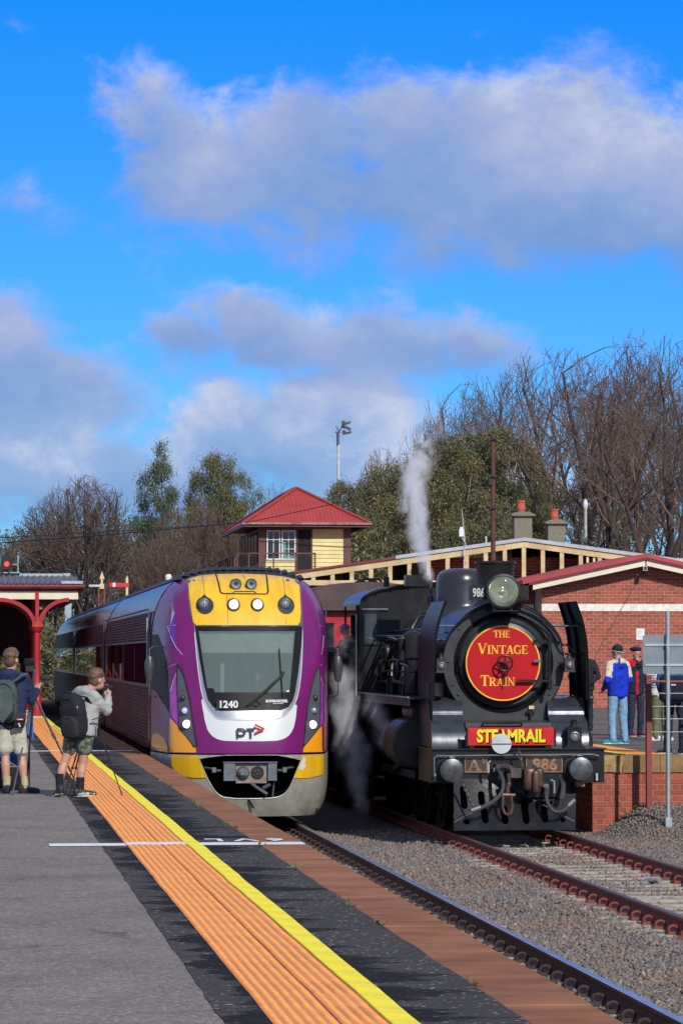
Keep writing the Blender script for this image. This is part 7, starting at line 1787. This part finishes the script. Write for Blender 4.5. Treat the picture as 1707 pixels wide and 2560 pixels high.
pc = thing('camera_pouch', (BX+.055, BY-.155, PT+.855), 'small black camera pouch hanging at the hip of the navy hoodie', 'pouch')
mb = MB(); rounded_box(mb, (0, 0, 0), (.135, .09, .18)); part(mb, 'pouch_body', cloth('pouch_black', (.018, .018, .020)), pc)
mb = MB(); rounded_box(mb, (0, -.04, .04), (.13, .04, .10)); part(mb, 'flap', cloth('flap_grey', (.04, .04, .044)), pc)
mb = MB(); mb.lathe([(0, -.002), (.012, -.002), (.012, 0), (0, 0)], (-.022, -.061, .012), 'Y', 12); part(mb, 'red_mark', mat('red_mark', (.6, .05, .06), .5), pc)
mb = MB(); mb.box(-.008, .042, -.062, -.060, .006, .017); mb.box(-.012, .008, -.062, -.06, -.05, -.035); mb.box(0, .015, -.062, -.06, -.075, -.055); part(mb, 'white_mark', M_white, pc)
# tripod with two cameras
TXp, TYp = .735, 42.1
tp = thing('tripod', (TXp, TYp, PT), 'grey tripod with long legs in front of the person in the navy hoodie', 'tripod')
M_trip = mat('tripod_grey', (.10, .105, .115), .4, .4)
for (fx, fy, nm) in ((.478, 41.25, 0), (1.27, 41.5, 0), (.66, 43.1, 0)):
    mb = MB(); a = Vector((TXp, TYp, PT+1.15)); b_ = Vector((fx, fy, PT+.012)); mb.tube([a, a.lerp(b_, .42)], .014, 8); mb.tube([a.lerp(b_, .40), b_], .010, 8); mb.ell(b_, (.016, .016, .012), 8, 6); mb.tube([a.lerp(b_, .40), a.lerp(b_, .45)], .019, 8); build(mb, 'leg', M_trip, tp)
mb = MB(); mb.tube([(TXp, TYp, PT+1.0), (TXp, TYp, PT+1.42)], .013, 8); mb.lathe([(0, -.03), (.035, -.03), (.04, .02), (0, .03)], (TXp, TYp, PT+1.16), 'Z', 12); mb.beam((TXp-.07, TYp, PT+1.43), (TXp+.05, TYp, PT+1.43), .03, .03); build(mb, 'centre_column', M_trip, tp)
mb = MB(); mb.beam((TXp, TYp, PT+1.22), (TXp+.14, TYp, PT+1.27), .02, .02); build(mb, 'side_arm', M_trip, tp)
ph = thing('phone', (TXp-.055, TYp-.02, PT+1.53), 'black phone in a clamp on top of the tripod', 'phone')
mb = MB(); rounded_box(mb, (0, 0, 0), (.125, .02, .085)); part(mb, 'phone_body', M_tblack, ph)
mb = MB(); mb.box(-.045, .05, -.03, .03, -.11, -.045); mb.tube([(-.05, 0, -.06), (.06, .02, -.055), (.075, .02, -.085)], .009, 6); part(mb, 'clamp', M_rubber, ph)
cm = thing('camera', (TXp+.135, TYp-.02, PT+1.345), 'small black camera on the side arm of the tripod', 'camera')
mb = MB(); rounded_box(mb, (0, 0, 0), (.125, .05, .07)); mb.lathe([(.03, 0), (.03, .08), (0, .08)], (0, .02, 0), 'Y', 14); mb.box(-.02, .03, -.02, .02, -.07, -.03); part(mb, 'camera_body', M_rubber, cm)
# blue folding chair, bag and blue sling bag behind
ch = thing('camp_chair', (.36, 43.2, PT), 'folded blue fabric camp chair behind the legs of the person in the navy hoodie', 'chair')
M_blue = cloth('blue_canvas', (.035, .105, .30), (.025, .075, .22))
mb = MB()
for x0, x1, z0, z1 in ((.12, .62, .30, .68),): 
    n_ = 10; v = []
    for i in range(n_+1):
        for k in range(6): x = x0+(x1-x0)*i/n_; z = z0+(z1-z0)*k/5; v.append((x, 43.2+.05*math.sin(i*1.3)+.04*math.sin(k*1.1+i), PT+z-.04*math.sin(i*.8)))
    mb.add(v, [(i*6+k, (i+1)*6+k, (i+1)*6+k+1, i*6+k+1) for i in range(n_) for k in range(5)], 0, True)
build(mb, 'seat_fabric', M_blue, ch)
mb = MB(); mb.tube([(.12, 43.25, PT+.7), (.60, 43.15, PT+.01)], .012, 6); mb.tube([(.60, 43.25, PT+.7), (.12, 43.15, PT+.01)], .012, 6); mb.tube([(.12, 43.22, PT+.01), (.12, 43.22, PT+.72)], .012, 6); mb.tube([(.61, 43.22, PT+.01), (.61, 43.22, PT+.72)], .012, 6); build(mb, 'frame', M_rubber, ch)
bgk = thing('backpack', (.42, 42.75, PT+.14), 'black bag lying on the platform behind the tan socks', 'bag')
mb = MB(); rounded_box(mb, (0, 0, 0), (.34, .26, .28)); voxel(mb, 'bag', cloth('bag_black', (.016, .017, .019)), .012, bgk, 3, .02, 4)
mb = MB(); mb.tube([(-.1, -.12, .12), (-.05, -.16, .2), (.08, -.15, .16)], .012, 6); part(mb, 'handle', M_rubber, bgk)
sb_ = thing('folded_stool', (.70, 42.6, PT), 'bright blue folded stool hanging beside the tripod leg', 'stool')
mb = MB(); mb.prism([(.655, .62), (.745, .60), (.735, .88), (.70, .94), (.665, .90)], 'Y', 42.6, 42.66); v = [(x, y, z+PT) for x, y, z in mb.v]; mb.v = v; build(mb, 'blue_cover', cloth('bright_blue', (.05, .14, .46), (.035, .10, .32)), sb_)
mb = MB(); mb.tube([(.69, 42.63, PT+.01), (.70, 42.63, PT+1.0)], .010, 6); mb.tube([(.655, 42.64, PT+.01), (.73, 42.64, PT+.9)], .010, 6); build(mb, 'frame', M_rubber, sb_)

# ---- boy in the grey hoodie
GX, GY = 1.20, 40.65
q = lambda zx, zy: ((200+.1531*zx)/220-GX-.012, (2240-zy)*.000696)
M_ghood = cloth('grey_marl_hoodie', (.36, .37, .36), (.29, .30, .29), ns=14)
M_camo = mat('camouflage_shorts', (.050, .068, .046), .85, col2=(.16, .185, .145), ns=16, ramp=(.47, .53), det=1, bump=.2)
_j = dict(head=q(762, 300), sh=q(600, 575), elR=q(950, 850), wrR=q(965, 590), hem=q(440, 1310), knL=q(232, 1740), knR=q(528, 1790), anL=q(150, 2010), anR=q(488, 2080))
p2 = person('person in grey hoodie and camouflage shorts crouching to photograph the train', (GX, GY, PT), 60, dict(
    head=(_j['head'][0], .09, _j['head'][1]-.02), shL=(.02, .20, 1.165), shR=(.185, -.03, 1.125), elL=(.24, .32, .98), wrL=(.36, .30, 1.15), elR=(_j['elR'][0]-.02, .02, .975), wrR=(_j['wrR'][0]-.01, .14, 1.13),
    hem=(.055, .02, .70), hipL=(-.03, .06, .735), hipR=(.10, -.03, .725), knL=(_j['knL'][0], .05, .385), knR=(_j['knR'][0], .0, .375), anL=(_j['anL'][0], -.02, .145), anR=(_j['anR'][0], -.02, .105)),
    dict(head=.98, hair=M_hair, top=('hooded_jumper', M_ghood), bulk=1.14, bottom='shorts', botmat=M_camo, shortlen=.52, shoes=mat('black_white_trainer', (.02, .02, .026), .5, col2=(.42, .34, .32), ns=12, ramp=(.60, .64), det=1), sole=mat('cream_sole', (.62, .58, .44), .7),
         socks=cloth('black_sock', (.02, .018, .026)), sockh=.12, twist=55, toeL=-20, toeR=88, tipL=.03, hitop=True, handR=dict(d=(-.30, .1, .95), n=(.5, -.8, 0), curl=.8, thumb=1), handL=dict(d=(.1, -.2, .95), n=(.8, -.4, 0), curl=.8, thumb=-1), hsize=.155))
bp2 = backpack('large black backpack worn by the person in the grey hoodie', (GX-.045, GY-.14, PT+.915), R(-38), .30, .53, .19, cloth('black_pack', (.020, .022, .028), (.014, .015, .020)), cloth('black_pocket', (.030, .032, .038)), rx=R(12))
mb = MB(); mb.beam((.205, .06, -.05), (.29, .14, -.03), .022, .008); mb.beam((.28, .10, -.05), (.26, .08, -.24), .028, .006); part(mb, 'hanging_strap', M_rubber, bp2)
mb = MB(); mb.beam((.115, -.075, .10), (.135, -.085, .135), .012, .012); part(mb, 'zip_pull', M_ltgrey, bp2)
c2 = thing('camera', (GX+.305, GY+.16, PT+1.235), 'black camera held to the eye of the person in the grey hoodie', 'camera')
mb = MB(); rounded_box(mb, (0, 0, 0), (.075, .12, .085), rz=R(-30)); mb.tube([(.02, .03, 0), (.09, .09, -.005)], .036, 12); part(mb, 'camera_body', M_rubber, c2)
mb = MB(); mb.tube([(.03, -.03, -.04), (.08, -.06, -.13), (.06, 0, -.2)], .006, 5); part(mb, 'neck_strap', M_rubber, c2)
t2 = thing('tripod', (GX+.14, GY+.30, PT), 'small thin black tripod between the legs of the person in the grey hoodie', 'tripod')
for (fx, fy) in ((1.118, GY-.05), (1.055, GY+.05), (1.715, GY+.02)):
    mb = MB(); a = Vector((1.30, GY+.30, PT+.80)) if fx < 1.5 else Vector((1.42, GY+.30, PT+.85)); b_ = Vector((fx, fy, PT+.01)); m_ = a.lerp(b_, .6); mb.tube([a, m_], .010, 6); mb.tube([m_, b_], .007, 6); mb.ell(m_, (.018, .018, .018), 8, 6); build(mb, 'leg', mat('thin_leg', (.04, .022, .02), .4, .3), t2)
mb = MB(); mb.tube([(1.30, GY+.30, PT+.80), (1.42, GY+.3, PT+.85)], .02, 8); mb.tube([(1.36, GY+.30, PT+.6), (1.36, GY+.3, PT+1.0)], .012, 6); mb.tube([(1.065, GY+.02, PT+.27), (1.21, GY-.0, PT+.05)], .006, 5); build(mb, 'centre_column', M_rubber, t2)

# ---- people on the right platform
def stand(label, x, y, H, yaw, o, dx=0, arms=None, stance=.10, z=None):
    k = H/1.78; zz = PTR if z is None else z
    f = Vector((math.sin(R(yaw)), math.cos(R(yaw)), 0)); r = Vector((f.y, -f.x, 0)); P_ = lambda a, b_, c: tuple(r*a*k+f*b_*k+Vector((0, 0, c*k)))
    J = dict(head=P_(0, .02, 1.655), shL=P_(-.19, 0, 1.44), shR=P_(.19, 0, 1.44), elL=P_(-.27, -.03, 1.15), wrL=P_(-.25, .10, .93), elR=P_(.27, -.03, 1.15), wrR=P_(.25, .10, .93), hem=P_(0, 0, .87), hipL=P_(-.095, 0, .93), hipR=P_(.095, 0, .93), knL=P_(-stance-.01, .02, .51), knR=P_(stance+.01, .02, .51), anL=P_(-stance-.02, -.02, .10), anR=P_(stance+.02, -.02, .10))
    for kx, v in (arms or {}).items(): J[kx] = P_(*v)
    o.setdefault('bottom', 'trousers'); o.setdefault('sole', M_white)
    return person(label, (x, y, zz), o.pop('look', yaw), J, dict(o, twist=yaw), vox=.016)
M_cob = cloth('cobalt_jacket', (.008, .035, .50), (.006, .028, .40)); M_cr = cloth('cream_sleeve', (.66, .60, .50))
def sleeve(c, J):
    for s_ in 'LR':
        a, b_ = J['sh'+s_], J['el'+s_]; t_ = (c-a).dot(b_-a)/(b_-a).length_squared; d = (c-a-(b_-a)*t_).length
        if -.2 < t_ < .80 and d < .074: return True
    return c.z > J['shL'].z+.02 and abs(c.x-(J['shL'].x+J['shR'].x)/2+.0) > .02
stand('person in cobalt blue jacket with cream sleeves, pale jeans and dark beanie', 11.80, 64.6, 1.80, -28, dict(
    hair=None, hat=('beanie', cloth('charcoal_beanie', (.025, .025, .028))), top=('hooded_jacket', M_cob), bulk=1.04, panels=[('cream_panel', M_cr, sleeve)], botmat=cloth('pale_jeans', (.22, .38, .55), (.15, .28, .44), ns=5), leg=1.08, shoes=cloth('turquoise_shoe', (.01, .36, .42)), toeL=-75, toeR=-60, look=-55, girth=1.05),
    arms=dict(wrL=(-.22, .16, .98), wrR=(.20, .16, .98)), stance=.12)
stand('person in dark grey coat with hands clasped behind the back beside the engine', 13.12, 75.8, 1.80, 12, dict(
    hair=M_hairg, top=('coat_collar', cloth('dark_coat', (.020, .021, .026))), bulk=1.12, botmat=cloth('dark_trousers', (.020, .022, .032)), shoes=M_rubber, sole=M_rubber),
    arms=dict(elL=(-.30, -.10, 1.16), wrL=(-.04, -.19, .93), elR=(.30, -.10, 1.16), wrR=(.05, -.20, .96)))
M_vest = cloth('navy_fleece', (.018, .020, .040))
stand('person in navy fleece with red panels and beret holding a phone to the face', 13.22, 70.4, 1.79, 155, dict(
    hair=None, hat=('beret', cloth('navy_beret', (.012, .014, .045))), top=('fleece_collar', M_vest), bulk=1.12, botmat=cloth('navy_trousers', (.030, .030, .065)), shoes=cloth('maroon_shoe', (.14, .02, .025)), look=165,
    panels=[('red_panel', cloth('red_panel', (.60, .012, .02)), lambda c, J: (abs(c.x-.01) < .028 and c.z < 1.30 and c.y < 0) or (c.z > 1.40 and c.x < -.06 and c.x > -.2))]),
    arms=dict(elR=(.34, .12, 1.18), wrR=(.14, .22, 1.50), elL=(-.27, 0, 1.16), wrL=(-.2, .15, .95)))
stand('person in white top and olive trousers behind the sign', 13.06, 67.0, 1.76, -10, dict(
    hair=M_hair, top=('jumper', cloth('white_top', (.66, .66, .62), (.55, .55, .52))), bulk=1.08, botmat=cloth('olive_trousers', (.15, .165, .085), (.11, .12, .06)), shoes=cloth('white_shoe', (.7, .7, .68)), toeL=-70, toeR=60,
    panels=[('blue_stripes', cloth('blue_print', (.06, .13, .42)), lambda c, J: c.x < -.12 and 1.0 < c.z < 1.35 and (c.z*22) % 1 < .45 and abs(c.y) < .15)]), stance=.08)
stand('person in blue top and dark jeans carrying a navy bag at the right edge', 11.50, 57.75, 1.80, 30, dict(
    hair=M_hair, top=('jumper', cloth('mid_blue_top', (.04, .13, .34))), bulk=1.1, botmat=cloth('dark_jeans', (.022, .032, .06)), shoes=cloth('dark_shoe', (.03, .028, .03)), toeR=80, toeL=-60), stance=.11)
mb = MB(); rounded_box(mb, (11.40, 57.48, PTR+1.08), (.42, .20, .42)); bgn = build(mb, 'shoulder_bag', cloth('navy_bag', (.014, .017, .035)), label='navy shoulder bag hanging in front of the person at the right edge', cat='bag')
mb = MB(); mb.tube([(11.22, 57.5, PTR+1.22), (11.3, 57.62, PTR+1.55), (11.45, 57.7, PTR+1.62)], .014, 6); build(mb, 'strap', M_rubber, bgn)
mb = MB(); mb.box(11.36, 11.44, 57.375, 57.38, PTR+1.13, PTR+1.15); mb.box(11.33, 11.345, 57.375, 57.38, PTR+.95, PTR+1.06); build(mb, 'buckle', M_ltgrey, bgn)
# ---- engine driver leaning out, train driver behind the windscreen
person('person in blue cap and dark overalls leaning out of the engine cab', (6.72, 63.2, 1.75), 190, dict(
    head=(-.12, -.18, 1.36), shL=(.13, .05, 1.12), shR=(-.16, -.06, 1.14), elL=(.2, .0, .9), wrL=(.1, -.15, .85), elR=(-.16, -.14, .92), wrR=(-.02, -.25, .93), hem=(.08, .1, .65), hipL=(.2, .1, .7), hipR=(.02, .1, .7), knL=(.2, .1, .4), knR=(.04, .1, .4), anL=(.2, .1, .1), anR=(.04, .1, .1)),
    dict(hat=('cap', cloth('blue_cap', (.03, .075, .16))), top=('overall_top', cloth('overall_blue', (.025, .035, .06))), bottom='trousers', botmat=_M['overall_blue'], shoes=M_rubber, sole=M_rubber, twist=190), vox=.016)
person('person driving the purple train, seen dimly through the windscreen', (4.56, 57.35, 1.18), 180, dict(
    head=(0, -.06, 1.18), shL=(.18, 0, .94), shR=(-.18, 0, .94), elL=(.25, -.1, .68), wrL=(.12, -.3, .70), elR=(-.25, -.1, .68), wrR=(-.12, -.3, .70), hem=(0, .05, .42), hipL=(.09, .05, .45), hipR=(-.09, .05, .45), knL=(.1, -.30, .42), knR=(-.1, -.30, .42), anL=(.1, -.30, .10), anR=(-.1, -.30, .10)),
    dict(hair=M_hair, top=('shirt_collar', cloth('driver_navy', (.03, .035, .05))), bottom='trousers', botmat=_M['driver_navy'], shoes=M_rubber, sole=M_rubber, twist=180), vox=.018)
mb = MB(); mb.box(4.28, 4.84, 57.25, 57.7, 1.199, 1.55); mb.box(4.30, 4.82, 57.6, 57.72, 1.551, 2.15); build(mb, 'driver_seat', M_rubber, tr)

# ================================================================== steam
def steam(name, pts, dens, label, nscale=2.2, seed=0.0, thr=.42, col=(.96, .97, 1.0)):
    """closed hull round a rising plume, filled with patchy vapour"""
    mb = MB(); P_ = [Vector(p[:3]) for p in pts]; rs = [p[3] for p in pts]
    limb(mb, P_, rs, 14)
    m = bpy.data.materials.new(name+'_vapour'); m.use_nodes = True; n = NT(m.node_tree); n.n.clear(); out = n.new('ShaderNodeOutputMaterial')
    g = n.new('ShaderNodeNewGeometry'); pos = g.outputs['Position']
    mp = n.new('ShaderNodeMapping'); n.put(mp.inputs[0], pos); mp.inputs['Location'].default_value = (seed, seed*2, 0); mp.inputs['Scale'].default_value = (1, .8, .75)
    nz = n.noise(mp.outputs[0], nscale, 5, .62, .6)
    # fall-off from the centre line of the plume
    best = None
    for i in range(len(P_)-1):
        a, b_ = P_[i], P_[i+1]; ab = b_-a; L2 = ab.length_squared
        sv = n.new('ShaderNodeVectorMath', operation='SUBTRACT'); n.put(sv.inputs[0], pos); sv.inputs[1].default_value = a
        dt = n.new('ShaderNodeVectorMath', operation='DOT_PRODUCT'); n.put(dt.inputs[0], sv.outputs[0]); dt.inputs[1].default_value = ab
        t_ = n.math('MULTIPLY', dt.outputs['Value'], 1/L2, clamp=True)
        sc = n.new('ShaderNodeVectorMath', operation='SCALE'); sc.inputs[0].default_value = ab; n.put(sc.inputs['Scale'], t_)
        df = n.new('ShaderNodeVectorMath', operation='SUBTRACT'); n.put(df.inputs[0], sv.outputs[0]); n.put(df.inputs[1], sc.outputs[0])
        ln = n.new('ShaderNodeVectorMath', operation='LENGTH'); n.put(ln.inputs[0], df.outputs[0])
        rr_ = n.math('MULTIPLY_ADD', t_, rs[i+1]-rs[i], rs[i]); v = n.math('DIVIDE', ln.outputs['Value'], rr_)
        w_ = n.math('SUBTRACT', 1.0, v, clamp=True)
        w_ = n.math('MULTIPLY', w_, n.math('MULTIPLY_ADD', t_, pts[i+1][4]-pts[i][4], pts[i][4]))
        best = w_ if best is None else n.math('MAXIMUM', best, w_)
    d = n.math('MULTIPLY', n.math('SUBTRACT', n.math('ADD', nz, n.math('MULTIPLY', best, .45)), thr+.12, clamp=True), n.math('MULTIPLY', best, dens*4))
    vol = n.new('ShaderNodeVolumePrincipled'); vol.inputs['Color'].default_value = c4(col); vol.inputs['Anisotropy'].default_value = -.1; n.put(vol.inputs['Density'], d); n.put(out.inputs['Volume'], vol.outputs[0])
    o = voxel(mb, 'steam', m, .07, None, 1)
    return props(o, label, 'steam', None, 'stuff')
steam('valve_plume', [(7.60, 59.0, 3.95, .13, 1.0), (7.45, 59.05, 4.5, .26, 1), (7.38, 59.1, 5.1, .34, 1.0), (7.33, 59.2, 5.6, .38, .9), (7.48, 59.3, 6.05, .42, .7), (7.68, 59.4, 6.55, .50, .35)], 9.0, 'white plume of steam rising from the whistle', 4.2, thr=.50)
steam('side_plume', [(6.42, 58.6, .15, .25, .9), (6.38, 59.2, .8, .44, 1), (6.32, 60.0, 1.6, .46, .9), (6.38, 61.2, 2.4, .40, .7), (6.45, 61.8, 3.1, .36, .5), (6.5, 62.2, 3.5, .3, .2)], 3.2, 'drifting steam between the two trains', 3.8, 3.0, thr=.52)
steam('cylinder_wisp', [(6.72, 56.2, 1.1, .22, .7), (6.55, 56.8, 1.5, .30, .7), (6.50, 57.6, 1.9, .30, .4)], 3.0, 'wisp of steam beside the left cylinder', 3.0, 7.0)
